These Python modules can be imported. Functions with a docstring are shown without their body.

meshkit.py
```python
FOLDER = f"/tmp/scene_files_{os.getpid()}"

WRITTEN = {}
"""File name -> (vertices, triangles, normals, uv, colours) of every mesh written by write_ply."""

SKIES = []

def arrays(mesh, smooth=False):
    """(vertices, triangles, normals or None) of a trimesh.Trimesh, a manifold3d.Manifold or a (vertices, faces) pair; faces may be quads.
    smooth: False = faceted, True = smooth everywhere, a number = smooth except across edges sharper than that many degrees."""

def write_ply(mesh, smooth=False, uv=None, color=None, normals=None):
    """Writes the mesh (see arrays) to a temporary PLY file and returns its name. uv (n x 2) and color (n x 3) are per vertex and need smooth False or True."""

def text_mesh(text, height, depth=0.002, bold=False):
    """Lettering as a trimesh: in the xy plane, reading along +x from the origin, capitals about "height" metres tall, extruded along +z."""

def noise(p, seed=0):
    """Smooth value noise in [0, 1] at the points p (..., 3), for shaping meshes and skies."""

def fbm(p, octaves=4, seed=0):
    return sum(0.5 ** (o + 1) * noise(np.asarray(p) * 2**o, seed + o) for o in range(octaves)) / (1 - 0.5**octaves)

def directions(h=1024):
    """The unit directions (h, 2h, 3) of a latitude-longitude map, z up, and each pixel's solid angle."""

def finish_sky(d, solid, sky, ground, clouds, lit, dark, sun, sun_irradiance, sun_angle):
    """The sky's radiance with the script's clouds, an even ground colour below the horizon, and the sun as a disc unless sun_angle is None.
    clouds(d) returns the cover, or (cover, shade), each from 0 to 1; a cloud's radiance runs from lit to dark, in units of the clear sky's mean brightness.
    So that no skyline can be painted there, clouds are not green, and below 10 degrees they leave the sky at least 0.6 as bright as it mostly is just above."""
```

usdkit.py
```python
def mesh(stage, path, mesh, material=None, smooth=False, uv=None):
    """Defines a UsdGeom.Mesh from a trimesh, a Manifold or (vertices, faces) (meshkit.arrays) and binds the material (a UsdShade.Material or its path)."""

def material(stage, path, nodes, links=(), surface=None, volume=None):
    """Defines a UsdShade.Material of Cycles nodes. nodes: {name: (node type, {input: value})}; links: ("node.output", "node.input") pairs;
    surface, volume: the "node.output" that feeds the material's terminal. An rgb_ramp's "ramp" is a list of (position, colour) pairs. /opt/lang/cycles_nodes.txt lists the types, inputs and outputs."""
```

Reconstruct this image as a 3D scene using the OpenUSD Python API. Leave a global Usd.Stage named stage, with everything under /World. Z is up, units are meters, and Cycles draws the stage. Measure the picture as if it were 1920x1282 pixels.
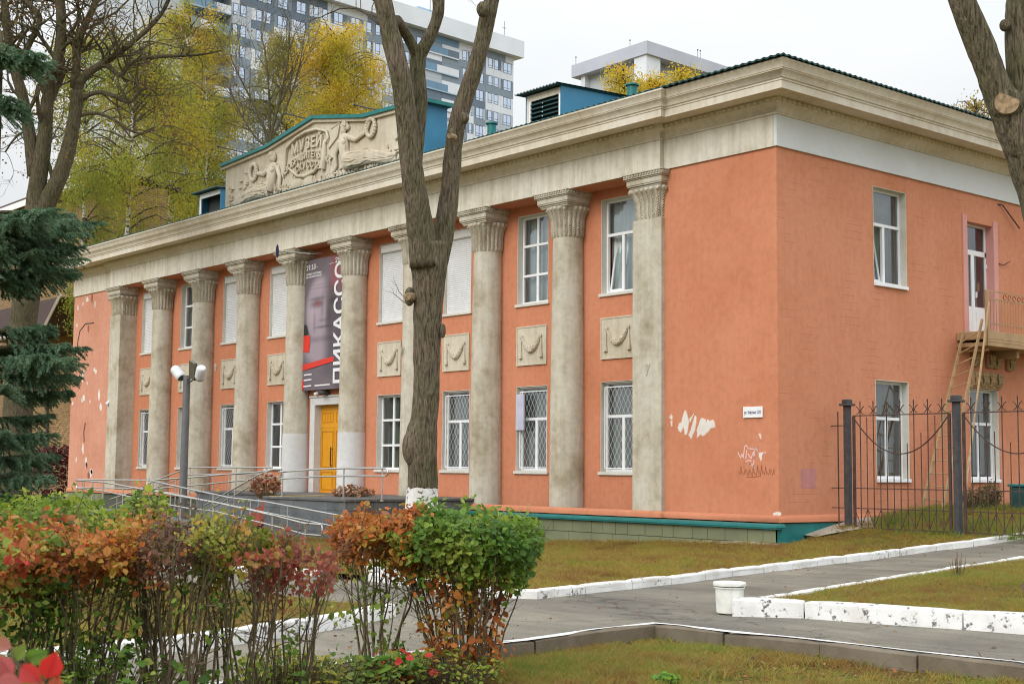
import math, random
import numpy as np, trimesh
from pxr import Usd, UsdGeom, UsdLux, UsdShade, Gf, Sdf, Vt
import usdkit, meshkit
from shapely.geometry import Polygon, LineString, Point, box as sbox
from shapely.ops import unary_union
from scipy.interpolate import RBFInterpolator

stage = Usd.Stage.CreateInMemory()
UsdGeom.SetStageUpAxis(stage, 'Z'); UsdGeom.SetStageMetersPerUnit(stage, 1.0)
UsdGeom.Xform.Define(stage, '/World'); UsdGeom.Scope.Define(stage, '/World/Looks')
rng = np.random.default_rng(7); rnd = random.Random(7)

# ---------------------------------------------------------------- camera
CAM = np.array([18.9665, -23.4267, 0.9597]); YAW, PITCH, ROLL, FPX = 2.4383, 0.0914, 0.0094, 2610.5
Fw = np.array([math.cos(PITCH)*math.cos(YAW), math.cos(PITCH)*math.sin(YAW), math.sin(PITCH)])
Rt = np.array([math.sin(YAW), -math.cos(YAW), 0.0]); Up = np.cross(Rt, Fw)
Rr = math.cos(ROLL)*Rt + math.sin(ROLL)*Up; Ur = -math.sin(ROLL)*Rt + math.cos(ROLL)*Up
cam = UsdGeom.Camera.Define(stage, '/World/camera')
m4 = Gf.Matrix4d(*[float(x) for x in [*Rr, 0, *Ur, 0, *(-Fw), 0, *CAM, 1]])
cam.AddTransformOp().Set(m4)
cam.CreateHorizontalApertureAttr(36.0); cam.CreateVerticalApertureAttr(36.0*683/1024)
cam.CreateFocalLengthAttr(36.0*FPX/1920); cam.CreateFStopAttr(7.0); cam.CreateFocusDistanceAttr(28.0)
cam.CreateClippingRangeAttr(Gf.Vec2f(0.1, 3000))
cam.CreateExposureAttr(0.30)

# ---------------------------------------------------------------- sky and soft sun (overcast)
SUN = np.array([0.08, -0.80, 0.52]); SUN /= np.linalg.norm(SUN)
dome = UsdLux.DomeLight.Define(stage, '/World/sky'); dome.CreateIntensityAttr(1.0)
skym = usdkit.material(stage, '/World/Looks/overcast_sky', {
    'sky': ('sky_texture', {'sky_type': 'single_scattering', 'sun_disc': False, 'sun_elevation': float(math.asin(SUN[2])), 'sun_rotation': float(math.atan2(SUN[0], SUN[1])), 'aerosol_density': 2.0}),
    'tc': ('geometry', {}),
    'map': ('mapping', {'scale': (1.4, 1.4, 3.2)}),
    'n': ('noise_texture', {'scale': 2.6, 'detail': 5.0, 'roughness': 0.55}),
    'r': ('rgb_ramp', {'ramp': [(0.28, (.955, .955, .955)), (0.6, (.995, .995, .995))]}),
    'cl': ('rgb_ramp', {'ramp': [(0.25, (9.2, 9.75, 10.2)), (0.7, (10.0, 10.15, 10.25))]}),
    'mx': ('mix_color', {'blend_type': 'mix', 'use_clamp': False}),
    'sx': ('separate_xyz', {}), 'mr': ('map_range', {'from_min': 0.0, 'from_max': 1.0, 'to_min': 0.052, 'to_max': 0.15, 'clamp': True}),
    'bg': ('background_shader', {})},
    [('tc.position', 'map.vector'), ('map.vector', 'n.vector'), ('n.fac', 'r.fac'), ('n.fac', 'cl.fac'), ('r.color', 'mx.fac'), ('sky.color', 'mx.a'), ('cl.color', 'mx.b'), ('mx.result', 'bg.color'), ('tc.position', 'sx.vector'), ('sx.z', 'mr.value'), ('mr.result', 'bg.strength')], surface='bg.background')
UsdShade.MaterialBindingAPI.Apply(dome.GetPrim()).Bind(skym)
dome.GetPrim().SetCustomDataByKey('kind', 'structure'); dome.GetPrim().SetCustomDataByKey('label', 'pale overcast sky'); dome.GetPrim().SetCustomDataByKey('category', 'sky')
sun = UsdLux.DistantLight.Define(stage, '/World/sun')
sun.CreateNormalizeAttr(True); sun.CreateIntensityAttr(0.38); sun.CreateAngleAttr(35.0); sun.CreateColorAttr(Gf.Vec3f(1.0, 0.96, 0.9))
zx = SUN; xx = np.cross([0, 0, 1], zx); xx /= np.linalg.norm(xx); yx = np.cross(zx, xx)
sun.AddTransformOp().Set(Gf.Matrix4d(*[float(v) for v in [*xx, 0, *yx, 0, *zx, 0, 0, -5, 40, 1]]))

# ---------------------------------------------------------------- helpers
COUNT, LOCS = {}, {}
def _name(parent, name):
    k = (parent, name); n = COUNT.get(k, 0); COUNT[k] = n + 1
    return f'{parent}/{name}' if n == 0 else f'{parent}/{name}_{n:03d}'
def cd(prim, **kw):
    for k, v in kw.items():
        if v: prim.SetCustomDataByKey(k, v)
def loc_of(path):
    while path and path != '/World':
        if path in LOCS: return LOCS[path]
        path = path.rsplit('/', 1)[0]
    return np.zeros(3)
def obj(name, mesh, mat, parent='/World', smooth=False, label=None, category=None, group=None, kind=None, col=None):
    if isinstance(mesh, MB): mesh = mesh.mesh()
    v, f, nrm = meshkit.arrays(mesh, smooth)
    path = _name(parent, name); v = v - loc_of(parent)
    m = UsdGeom.Mesh.Define(stage, path)
    m.CreatePointsAttr(Vt.Vec3fArray.FromNumpy(np.ascontiguousarray(v, np.float32)))
    m.CreateFaceVertexCountsAttr(Vt.IntArray.FromNumpy(np.full(len(f), 3, np.int32)))
    m.CreateFaceVertexIndicesAttr(Vt.IntArray.FromNumpy(np.ascontiguousarray(f, np.int32).ravel()))
    m.CreateSubdivisionSchemeAttr('none')
    if nrm is not None:
        m.CreateNormalsAttr(Vt.Vec3fArray.FromNumpy(nrm.astype(np.float32))); m.SetNormalsInterpolation('vertex')
    if col is not None:
        UsdGeom.PrimvarsAPI(m).CreatePrimvar('tint', Sdf.ValueTypeNames.Color3fArray, 'vertex').Set(Vt.Vec3fArray.FromNumpy(np.ascontiguousarray(col, np.float32)))
    UsdShade.MaterialBindingAPI.Apply(m.GetPrim()).Bind(mat)
    cd(m.GetPrim(), label=label, category=category, group=group, kind=kind)
    return path
def thing(name, label, category, loc=(0, 0, 0), group=None, kind=None):
    path = _name('/World', name); x = UsdGeom.Xform.Define(stage, path)
    x.AddTranslateOp().Set(Gf.Vec3d(*[float(a) for a in loc])); LOCS[path] = np.array(loc, float)
    cd(x.GetPrim(), label=label, category=category, group=group, kind=kind)
    return path
def ref(src, name, label, category, loc, rz=0, scale=(1, 1, 1), group=None):
    path = _name('/World', name); x = UsdGeom.Xform.Define(stage, path)
    p = x.GetPrim(); p.GetReferences().AddInternalReference(src); x.ClearXformOpOrder()
    x.AddTranslateOp(opSuffix='at').Set(Gf.Vec3d(*[float(a) for a in loc])); x.AddRotateZOp(opSuffix='turn').Set(float(rz)); x.AddScaleOp(opSuffix='size').Set(Gf.Vec3f(*scale))
    p.SetInstanceable(True); cd(p, label=label, category=category, group=group)
    return path

class MB:
    def __init__(s): s.v, s.f, s.n = [], [], 0
    def add(s, v, f):
        v = np.asarray(v, float); f = np.asarray(f, int)
        if f.shape[1] == 4: f = np.vstack([f[:, [0, 1, 2]], f[:, [0, 2, 3]]])
        s.v.append(v); s.f.append(f + s.n); s.n += len(v); return s
    def tm(s, m): return s.add(m.vertices, m.faces)
    def box(s, x0, x1, y0, y1, z0, z1):
        v = [(x, y, z) for x in (x0, x1) for y in (y0, y1) for z in (z0, z1)]
        return s.add(v, [(0, 1, 3, 2), (4, 6, 7, 5), (0, 4, 5, 1), (2, 3, 7, 6), (0, 2, 6, 4), (1, 5, 7, 3)])
    def bbox(s, x0, x1, y0, y1, z0, z1, b=.01):
        # box with chamfered edges
        c = np.array([(x0+x1)/2, (y0+y1)/2, (z0+z1)/2]); h = np.array([abs(x1-x0), abs(y1-y0), abs(z1-z0)])/2; b = min(b, h.min()*.45)
        P = []
        for sx in (-1, 1):
            for sy in (-1, 1):
                for sz in (-1, 1):
                    q = np.array([sx, sy, sz])
                    for k in range(3):
                        d = h - b; d[k] = h[k]; P.append(c + q*d)
        hull = trimesh.convex.convex_hull(np.array(P)); return s.tm(hull)
    def tube(s, pts, r, k=6, cap=True):
        p = np.asarray(pts, float); n = len(p); r = np.broadcast_to(r, (n,))
        t = np.gradient(p, axis=0); t /= np.linalg.norm(t, axis=1, keepdims=True) + 1e-12
        a = np.zeros_like(t); ref_ = np.array([0, 0, 1.0]) if abs(t[0, 2]) < .9 else np.array([1.0, 0, 0])
        a[0] = np.cross(t[0], ref_); a[0] /= np.linalg.norm(a[0])
        for i in range(1, n):
            q = a[i-1] - t[i]*(a[i-1] @ t[i]); a[i] = q/(np.linalg.norm(q)+1e-12)
        b = np.cross(t, a); ang = np.arange(k)*2*np.pi/k
        v = p[:, None] + r[:, None, None]*(np.cos(ang)[None, :, None]*a[:, None] + np.sin(ang)[None, :, None]*b[:, None])
        i, j = np.meshgrid(np.arange(n-1), np.arange(k), indexing='ij')
        q = np.stack([i*k+j, i*k+(j+1) % k, (i+1)*k+(j+1) % k, (i+1)*k+j], -1).reshape(-1, 4)
        f = np.vstack([q[:, [0, 1, 2]], q[:, [0, 2, 3]]]); v = v.reshape(-1, 3)
        if cap:
            v = np.vstack([v, p[0], p[-1]]); c0, c1 = n*k, n*k+1; jj = np.arange(k); nn = (jj+1) % k
            f = np.vstack([f, np.stack([np.full(k, c0), nn, jj], 1), np.stack([np.full(k, c1), (n-1)*k+jj, (n-1)*k+nn], 1)])
        return s.add(v, f)
    def lathe(s, prof, k=24, c=(0, 0, 0)):
        # prof: (radius, z)
        prof = np.asarray(prof, float); n = len(prof); ang = np.arange(k)*2*np.pi/k
        v = np.stack([prof[:, 0, None]*np.cos(ang), prof[:, 0, None]*np.sin(ang), np.repeat(prof[:, 1, None], k, 1)], -1).reshape(-1, 3) + np.asarray(c)
        i, j = np.meshgrid(np.arange(n-1), np.arange(k), indexing='ij')
        q = np.stack([i*k+j, i*k+(j+1) % k, (i+1)*k+(j+1) % k, (i+1)*k+j], -1).reshape(-1, 4)
        return s.add(v, q)
    def poly(s, pts2, y0, y1, plane='xz'):
        m = trimesh.creation.extrude_polygon(pts2 if isinstance(pts2, Polygon) else Polygon(pts2), abs(y1-y0), engine='earcut')
        v = np.array(m.vertices)
        if plane == 'xz': v = np.stack([v[:, 0], max(y0, y1) - v[:, 2], v[:, 1]], 1)
        elif plane == 'yz': v = np.stack([min(y0, y1) + v[:, 2], v[:, 0], v[:, 1]], 1)
        else: v[:, 2] += min(y0, y1)
        return s.add(v, m.faces)
    def ell(s, c, r, sub=2, rot=None):
        m = trimesh.creation.icosphere(sub); v = m.vertices*np.asarray(r)
        if rot is not None: v = v @ np.asarray(rot).T
        return s.add(v + np.asarray(c), m.faces)
    def mesh(s): return trimesh.Trimesh(np.vstack(s.v), np.vstack(s.f), process=False)
    def map(s, fn):
        s.v = [fn(v) for v in s.v]; return s

def look(name, nodes, links, surface='p.BSDF', **kw): return usdkit.material(stage, '/World/Looks/'+name, nodes, links, surface=surface, **kw)
def plain(name, c, rough=.6, metal=0., spec=.4, var=.12, scale=3., bump=0., bscale=40.):
    c = np.array(c); lo, hi = c*(1-var), np.minimum(c*(1+var), .95)
    nodes = {'g': ('geometry', {}), 'n': ('noise_texture', {'scale': scale, 'detail': 4.0}), 'r': ('rgb_ramp', {'ramp': [(.3, tuple(lo)), (.7, tuple(hi))]}),
             'p': ('principled_bsdf', {'roughness': rough, 'metallic': metal, 'specular_ior_level': spec})}
    links = [('g.position', 'n.vector'), ('n.fac', 'r.fac'), ('r.color', 'p.base_color')]
    if bump:
        nodes['bn'] = ('noise_texture', {'scale': bscale, 'detail': 4.0}); nodes['b'] = ('bump', {'strength': bump, 'distance': .02})
        links += [('g.position', 'bn.vector'), ('bn.fac', 'b.height'), ('b.normal', 'p.normal')]
    return look(name, nodes, links)

def stucco(name, c, stain, streak=0., fade=None, cracks=False, bump=.25, dark=.75, nscale=.55):
    """painted or bare plaster: large blotches, finer mottling, optional vertical rain streaks and fine horizontal fissures"""
    c = np.array(c); s = np.array(stain)
    nodes = {'g': ('geometry', {}), 'n1': ('noise_texture', {'scale': nscale, 'detail': 6.0, 'roughness': .6}),
             'r1': ('rgb_ramp', {'ramp': [(.32, tuple(s)), (.5, tuple(c)), (.72, tuple(np.minimum(np.array(fade) if fade is not None else c*1.12, .9)))]}),
             'n2': ('noise_texture', {'scale': 6.0, 'detail': 6.0, 'roughness': .65}), 'r2': ('rgb_ramp', {'ramp': [(.28, (dark,)*3), (.55, (1, 1, 1))]}),
             'm1': ('mix_color', {'blend_type': 'multiply', 'fac': .55}),
             'p': ('principled_bsdf', {'roughness': .88, 'specular_ior_level': .2}),
             'bn': ('noise_texture', {'scale': 55.0, 'detail': 5.0}), 'b': ('bump', {'strength': bump, 'distance': .012})}
    links = [('g.position', 'n1.vector'), ('n1.fac', 'r1.fac'), ('g.position', 'n2.vector'), ('n2.fac', 'r2.fac'), ('r1.color', 'm1.a'), ('r2.color', 'm1.b'),
             ('g.position', 'bn.vector'), ('bn.fac', 'b.height'), ('b.normal', 'p.normal')]
    out = 'm1.result'
    if streak:
        nodes.update({'ms': ('mapping', {'scale': (7., 7., .55)}), 'n3': ('noise_texture', {'scale': 1.0, 'detail': 5.0, 'roughness': .6}), 'r3': ('rgb_ramp', {'ramp': [(.36, (.62, .58, .52)), (.56, (1, 1, 1))]}), 'm2': ('mix_color', {'blend_type': 'multiply', 'fac': streak})})
        links += [('g.position', 'ms.vector'), ('ms.vector', 'n3.vector'), ('n3.fac', 'r3.fac'), (out, 'm2.a'), ('r3.color', 'm2.b')]; out = 'm2.result'
    if cracks:
        nodes.update({'mc': ('mapping', {'scale': (.5, .5, 1.9)}), 'wv': ('wave_texture', {'bands_direction': 'z', 'scale': 1.0, 'distortion': .55, 'detail': 3.0, 'detail_scale': 1.2}), 'rc': ('rgb_ramp', {'ramp': [(0.0, (.42, .34, .3)), (.004, (1, 1, 1)), (1, (1, 1, 1))]}),
                      'nm': ('noise_texture', {'scale': 1.3, 'detail': 3.0}), 'rm': ('rgb_ramp', {'ramp': [(.55, (0, 0, 0)), (.60, (1, 1, 1))]}), 'm3': ('mix_color', {'blend_type': 'multiply'})})
        links += [('g.position', 'mc.vector'), ('mc.vector', 'wv.vector'), ('wv.fac', 'rc.fac'), ('g.position', 'nm.vector'), ('nm.fac', 'rm.fac'), ('rm.color', 'm3.fac'), (out, 'm3.a'), ('rc.color', 'm3.b')]; out = 'm3.result'
    links.append((out, 'p.base_color'))
    return look(name, nodes, links)

def island(name, stops, rough=.6, trans=.25, clump=None, spec=.3):
    """leaves: colour by leaf, leaning with a slow noise so that clumps differ"""
    nodes = {'g': ('geometry', {}), 'n': ('noise_texture', {'scale': clump or 2.0, 'detail': 2.0}), 'a': ('math', {'math_type': 'multiply', 'value2': .45}), 'b': ('math', {'math_type': 'multiply_add', 'value2': 1.3, 'value3': -.35}), 'c': ('math', {'math_type': 'add'}),
             'r': ('rgb_ramp', {'ramp': stops}), 'p': ('principled_bsdf', {'roughness': rough, 'specular_ior_level': spec}), 't': ('translucent_bsdf', {}), 'm': ('mix_closure', {'fac': trans})}
    return look(name, nodes, [('g.position', 'n.vector'), ('g.random_per_island', 'a.value1'), ('n.fac', 'b.value1'), ('a.value', 'c.value1'), ('b.value', 'c.value2'), ('c.value', 'r.fac'), ('r.color', 'p.base_color'), ('r.color', 't.color'), ('p.BSDF', 'm.closure1'), ('t.BSDF', 'm.closure2')], surface='m.closure')

def bark(name, c0, c1, scale=1.0, bump=.9):
    nodes = {'g': ('geometry', {}), 'mp': ('mapping', {'scale': (30*scale, 30*scale, 4.2*scale)}), 'n': ('noise_texture', {'scale': 1.0, 'detail': 8.0, 'roughness': .72, 'distortion': .6}), 'r': ('rgb_ramp', {'ramp': [(.36, c0), (.62, c1)]}),
             'n2': ('noise_texture', {'scale': 1.4, 'detail': 3.0}), 'r2': ('rgb_ramp', {'ramp': [(.35, (1.1, 1.05, 1.0)), (.7, (.66, .78, .5))]}), 'mm': ('mix_color', {'blend_type': 'multiply', 'fac': .8}),
             'b': ('bump', {'strength': bump, 'distance': .05}), 'p': ('principled_bsdf', {'roughness': .95, 'specular_ior_level': .15})}
    return look(name, nodes, [('g.position', 'mp.vector'), ('mp.vector', 'n.vector'), ('n.fac', 'r.fac'), ('g.position', 'n2.vector'), ('n2.fac', 'r2.fac'), ('r.color', 'mm.a'), ('r2.color', 'mm.b'), ('mm.result', 'p.base_color'), ('n.fac', 'b.height'), ('b.normal', 'p.normal')])

# ---------------------------------------------------------------- materials
ORANGE = (.57, .228, .128)
M = {}
M['orange_front'] = stucco('orange_stucco', ORANGE, (.535, .205, .11), fade=(.60, .25, .145), streak=.10)
M['orange_side'] = stucco('orange_stucco_side', (.58, .238, .135), (.545, .215, .115), fade=(.61, .26, .155), cracks=True, streak=.10)
M['orange_recess'] = stucco('orange_stucco_recess', (.57, .225, .125), (.51, .195, .10), fade=(.60, .25, .145), streak=.12)
M['orange_pale'] = stucco('pale_weathered_stucco', (.60, .285, .195), (.55, .25, .16), fade=(.63, .32, .22), streak=.15)
M['stone'] = stucco('weathered_plaster', (.53, .485, .39), (.35, .30, .21), streak=.30, fade=(.60, .575, .49), dark=.62, nscale=.95)
M['frieze'] = stucco('streaked_plaster', (.68, .645, .55), (.60, .555, .45), streak=.45, fade=(.73, .705, .63))
M['cornice'] = stucco('cornice_plaster', (.68, .625, .52), (.59, .525, .41), streak=.22, fade=(.72, .68, .59))
M['relief'] = stucco('relief_plaster', (.58, .52, .415), (.48, .42, .31), streak=.3, fade=(.63, .58, .47))
M['white_band'] = stucco('white_painted_frieze', (.64, .67, .68), (.61, .63, .64), fade=(.68, .70, .72), dark=.92, bump=.1)
M['whitewash'] = stucco('white_wall_paint', (.60, .60, .585), (.52, .51, .48), fade=(.65, .65, .64), dark=.82)
M['reveal'] = stucco('window_reveal_paint', (.62, .60, .54), (.52, .49, .41), fade=(.68, .67, .63), dark=.8)
M['frame'] = plain('white_window_frame', (.78, .79, .80), .35, var=.04)
M['shutter'] = plain('white_shutter', (.70, .71, .72), .45, var=.05)
M['pink'] = plain('pink_paint', (.60, .29, .255), .8, var=.05)
M['pinkdark'] = plain('dark_pink_paint', (.50, .16, .13), .8, var=.05)
M['teal'] = plain('teal_sheet_metal', (.012, .155, .150), .45, var=.18)
M['tealdark'] = plain('dark_green_metal', (.012, .05, .05), .5, var=.3)
M['blue'] = plain('blue_sheet_metal', (.035, .185, .31), .5, var=.12, scale=1.2)
M['plinth'] = plain('green_plinth_tile', (.17, .185, .105), .6, var=.12, scale=1.5, bump=.2)
M['mortar'] = plain('dark_joint', (.075, .085, .06), .9)
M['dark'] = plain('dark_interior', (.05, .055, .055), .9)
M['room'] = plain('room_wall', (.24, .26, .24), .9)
M['curtain'] = plain('grey_green_curtain', (.36, .40, .34), .9, var=.25, scale=2.)
M['net'] = plain('pale_curtain', (.62, .68, .68), .9, var=.12, scale=2.)
M['door'] = plain('yellow_door_paint', (.66, .29, .008), .45, var=.06)
M['doorline'] = plain('door_moulding_paint', (.52, .205, .006), .5, var=.05)
M['steel'] = plain('brushed_steel', (.66, .66, .65), .3, metal=1., var=.06)
M['iron'] = plain('dark_grey_iron', (.045, .045, .048), .55, var=.3, scale=8)
M['rust'] = plain('rust_brown_iron', (.060, .032, .025), .7, var=.35, scale=8)
M['granite'] = plain('grey_stone_cladding', (.125, .135, .145), .55, var=.3, scale=1.6)
M['coping'] = plain('dark_stone_coping', (.10, .10, .10), .6, var=.2)
M['redtile'] = plain('red_floor_tile', (.30, .07, .045), .7, var=.2)
M['yellow'] = plain('yellow_paint', (.72, .52, .06), .6)
M['wood'] = plain('tan_painted_wood', (.38, .26, .135), .7, var=.2, scale=6)
M['concrete'] = stucco('rough_concrete', (.36, .33, .27), (.27, .24, .19), fade=(.42, .39, .33))
M['bucket'] = plain('white_plastic', (.68, .68, .63), .45, var=.12, scale=9)
M['signblue'] = plain('sign_letter_blue', (.03, .05, .14), .5)
M['black'] = plain('black_paint', (.02, .02, .02), .5)
M['graffiti_white'] = plain('pale_graffiti', (.70, .46, .44), .8)
M['graffiti_dark'] = plain('brown_graffiti', (.30, .095, .045), .8)
M['patch'] = plain('mauve_patch', (.48, .20, .185), .85)
M['chip'] = stucco('bare_plaster_chip', (.70, .67, .62), (.64, .56, .5), dark=.85)
M['tan'] = plain('tan_balcony_paint', (.36, .235, .12), .75, var=.15)
M['glass'] = look('window_glass', {'f': ('fresnel', {'IOR': 1.75}), 't': ('transparent_bsdf', {'color': (.80, .85, .84)}), 'gl': ('glossy_bsdf', {'roughness': .015, 'color': (.92, .95, 1)}), 'a': ('math', {'math_type': 'multiply_add', 'value2': 1.0, 'value3': .09}), 'm': ('mix_closure', {})},
                  [('f.fac', 'a.value1'), ('a.value', 'm.fac'), ('t.BSDF', 'm.closure1'), ('gl.BSDF', 'm.closure2')], surface='m.closure')
def kerb_paint(name, wear):
    return look(name, {'g': ('geometry', {}), 'n': ('noise_texture', {'scale': 9.0, 'detail': 8.0, 'roughness': .7}), 'r': ('rgb_ramp', {'ramp': [(wear-.04, (.15, .135, .12)), (wear+.02, (.74, .74, .73))]}),
        'n2': ('noise_texture', {'scale': 3.0, 'detail': 4.0}), 'r2': ('rgb_ramp', {'ramp': [(.3, (.78, .76, .72)), (.6, (1, 1, 1))]}), 'm': ('mix_color', {'blend_type': 'multiply', 'fac': 1.0}),
        'b': ('bump', {'strength': .5, 'distance': .02}), 'p': ('principled_bsdf', {'roughness': .8, 'specular_ior_level': .25})},
        [('g.position', 'n.vector'), ('n.fac', 'r.fac'), ('g.position', 'n2.vector'), ('n2.fac', 'r2.fac'), ('r.color', 'm.a'), ('r2.color', 'm.b'), ('m.result', 'p.base_color'), ('n.fac', 'b.height'), ('b.normal', 'p.normal')])
M['kerb'] = kerb_paint('whitewashed_kerb', .36); M['kerb_worn'] = kerb_paint('worn_whitewashed_kerb', .43)
M['kerb_bare'] = stucco('bare_kerb_concrete', (.15, .12, .085), (.07, .054, .036), fade=(.22, .19, .15), dark=.55)
M['asphalt'] = look('asphalt', {'g': ('geometry', {}), 'n': ('noise_texture', {'scale': .5, 'detail': 7.0, 'roughness': .65}), 'r': ('rgb_ramp', {'ramp': [(.3, (.12, .112, .097)), (.52, (.195, .178, .145)), (.72, (.26, .235, .19))]}),
    'mp': ('mapping', {'rotation': (0, 0, .55), 'scale': (.5, 2.2, 1)}), 'n3': ('noise_texture', {'scale': 1.1, 'detail': 5.0, 'distortion': .6}), 'r3': ('rgb_ramp', {'ramp': [(.38, (.55, .54, .53)), (.55, (1, 1, 1))]}),
    'v': ('voronoi_texture', {'scale': .42, 'feature': 'distance_to_edge'}), 'nv': ('noise_texture', {'scale': 3.0, 'detail': 5.0}), 'mv': ('mix_color', {'fac': .35}), 'rv': ('rgb_ramp', {'ramp': [(0, (.35, .34, .33)), (.006, (1, 1, 1))]}),
    'n2': ('noise_texture', {'scale': 75.0, 'detail': 5.0, 'roughness': .7}), 'r2': ('rgb_ramp', {'ramp': [(.34, (.55, .55, .55)), (.66, (1.38, 1.36, 1.32))]}),
    'm': ('mix_color', {'blend_type': 'multiply', 'fac': 1.0}), 'm2': ('mix_color', {'blend_type': 'multiply', 'fac': .5}), 'm4': ('mix_color', {'blend_type': 'multiply', 'fac': .8}), 'b': ('bump', {'strength': .5, 'distance': .01}), 'p': ('principled_bsdf', {'roughness': .82, 'specular_ior_level': .3})},
    [('g.position', 'n.vector'), ('n.fac', 'r.fac'), ('g.position', 'n2.vector'), ('n2.fac', 'r2.fac'), ('r.color', 'm.a'), ('r2.color', 'm.b'), ('g.position', 'mp.vector'), ('mp.vector', 'n3.vector'), ('n3.fac', 'r3.fac'), ('m.result', 'm2.a'), ('r3.color', 'm2.b'),
     ('g.position', 'nv.vector'), ('g.position', 'mv.a'), ('nv.color', 'mv.b'), ('mv.result', 'v.vector'), ('v.distance', 'rv.fac'), ('m2.result', 'm4.a'), ('rv.color', 'm4.b'), ('m4.result', 'p.base_color'), ('n2.fac', 'b.height'), ('b.normal', 'p.normal')])
def turf(name, a, b, c, soil):
    return look(name, {'g': ('geometry', {}), 'n': ('noise_texture', {'scale': 1.3, 'detail': 8.0, 'roughness': .74}), 'r': ('rgb_ramp', {'ramp': [(.3, soil), (.42, a), (.55, b), (.72, c)]}),
        'n2': ('noise_texture', {'scale': 20.0, 'detail': 7.0, 'roughness': .75}), 'r2': ('rgb_ramp', {'ramp': [(.34, (.30, .27, .25)), (.66, (1.5, 1.45, 1.3))]}), 'm': ('mix_color', {'blend_type': 'multiply', 'fac': 1.0}),
        'b': ('bump', {'strength': 1.0, 'distance': .06}), 'p': ('principled_bsdf', {'roughness': .95, 'specular_ior_level': .1})},
        [('g.position', 'n.vector'), ('n.fac', 'r.fac'), ('g.position', 'n2.vector'), ('n2.fac', 'r2.fac'), ('r.color', 'm.a'), ('r2.color', 'm.b'), ('m.result', 'p.base_color'), ('n2.fac', 'b.height'), ('b.normal', 'p.normal')])
M['turf_near'] = turf('near_turf', (.15, .095, .03), (.16, .14, .03), (.13, .165, .022), (.10, .058, .03))
M['turf_far'] = turf('far_turf', (.16, .115, .03), (.165, .145, .03), (.125, .15, .025), (.12, .078, .03))
M['grass'] = island('grass_blades', [(.1, (.22, .125, .035)), (.35, (.27, .20, .04)), (.6, (.20, .205, .03)), (.85, (.125, .18, .022))], rough=.7, trans=.3, clump=1.2)
M['grass_green'] = island('green_grass_blades', [(.1, (.20, .20, .04)), (.5, (.12, .19, .025)), (.9, (.07, .15, .02))], rough=.7, trans=.3, clump=1.2)
# ---------------------------------------------------------------- terrain
_cp = np.array([(19,-23.4,-.65),(13,-13,-.66),(8.3,-11.1,-.65),(5.3,-11.4,-.68),(10,-16.4,-.67),(0.6,-.6,-.63),(-3.7,-.4,-.76),(-7.5,-.4,-.90),(-12,-3,-.93),(-12,-7,-.86),(-2,-8,-.74),(-20,-8,-1.0),(-22,-2,-1.0),(-37,0,-1.02),(-42,-12,-1.1),
 (.35,.18,-.60),(.4,1.85,-.27),(.3,2.8,-.16),(.4,5.1,.06),(.3,8.2,.05),(.3,9.5,.08),(0,25,.2),(3.0,2.0,-.37),(1.2,2.2,-.30),(8,4,-.2),(14,7,0),(22,12,.1),(12,-4,-.45),(22,-4,-.4),(27,-15,-.6),(5,-25,-.78),(0,-20,-.85),(-10,-20,-1.0),(-40,30,-1.0),(-15,40,-.6)])
_rbf = RBFInterpolator(_cp[:, :2], _cp[:, 2], kernel='thin_plate_spline', smoothing=.02)
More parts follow.
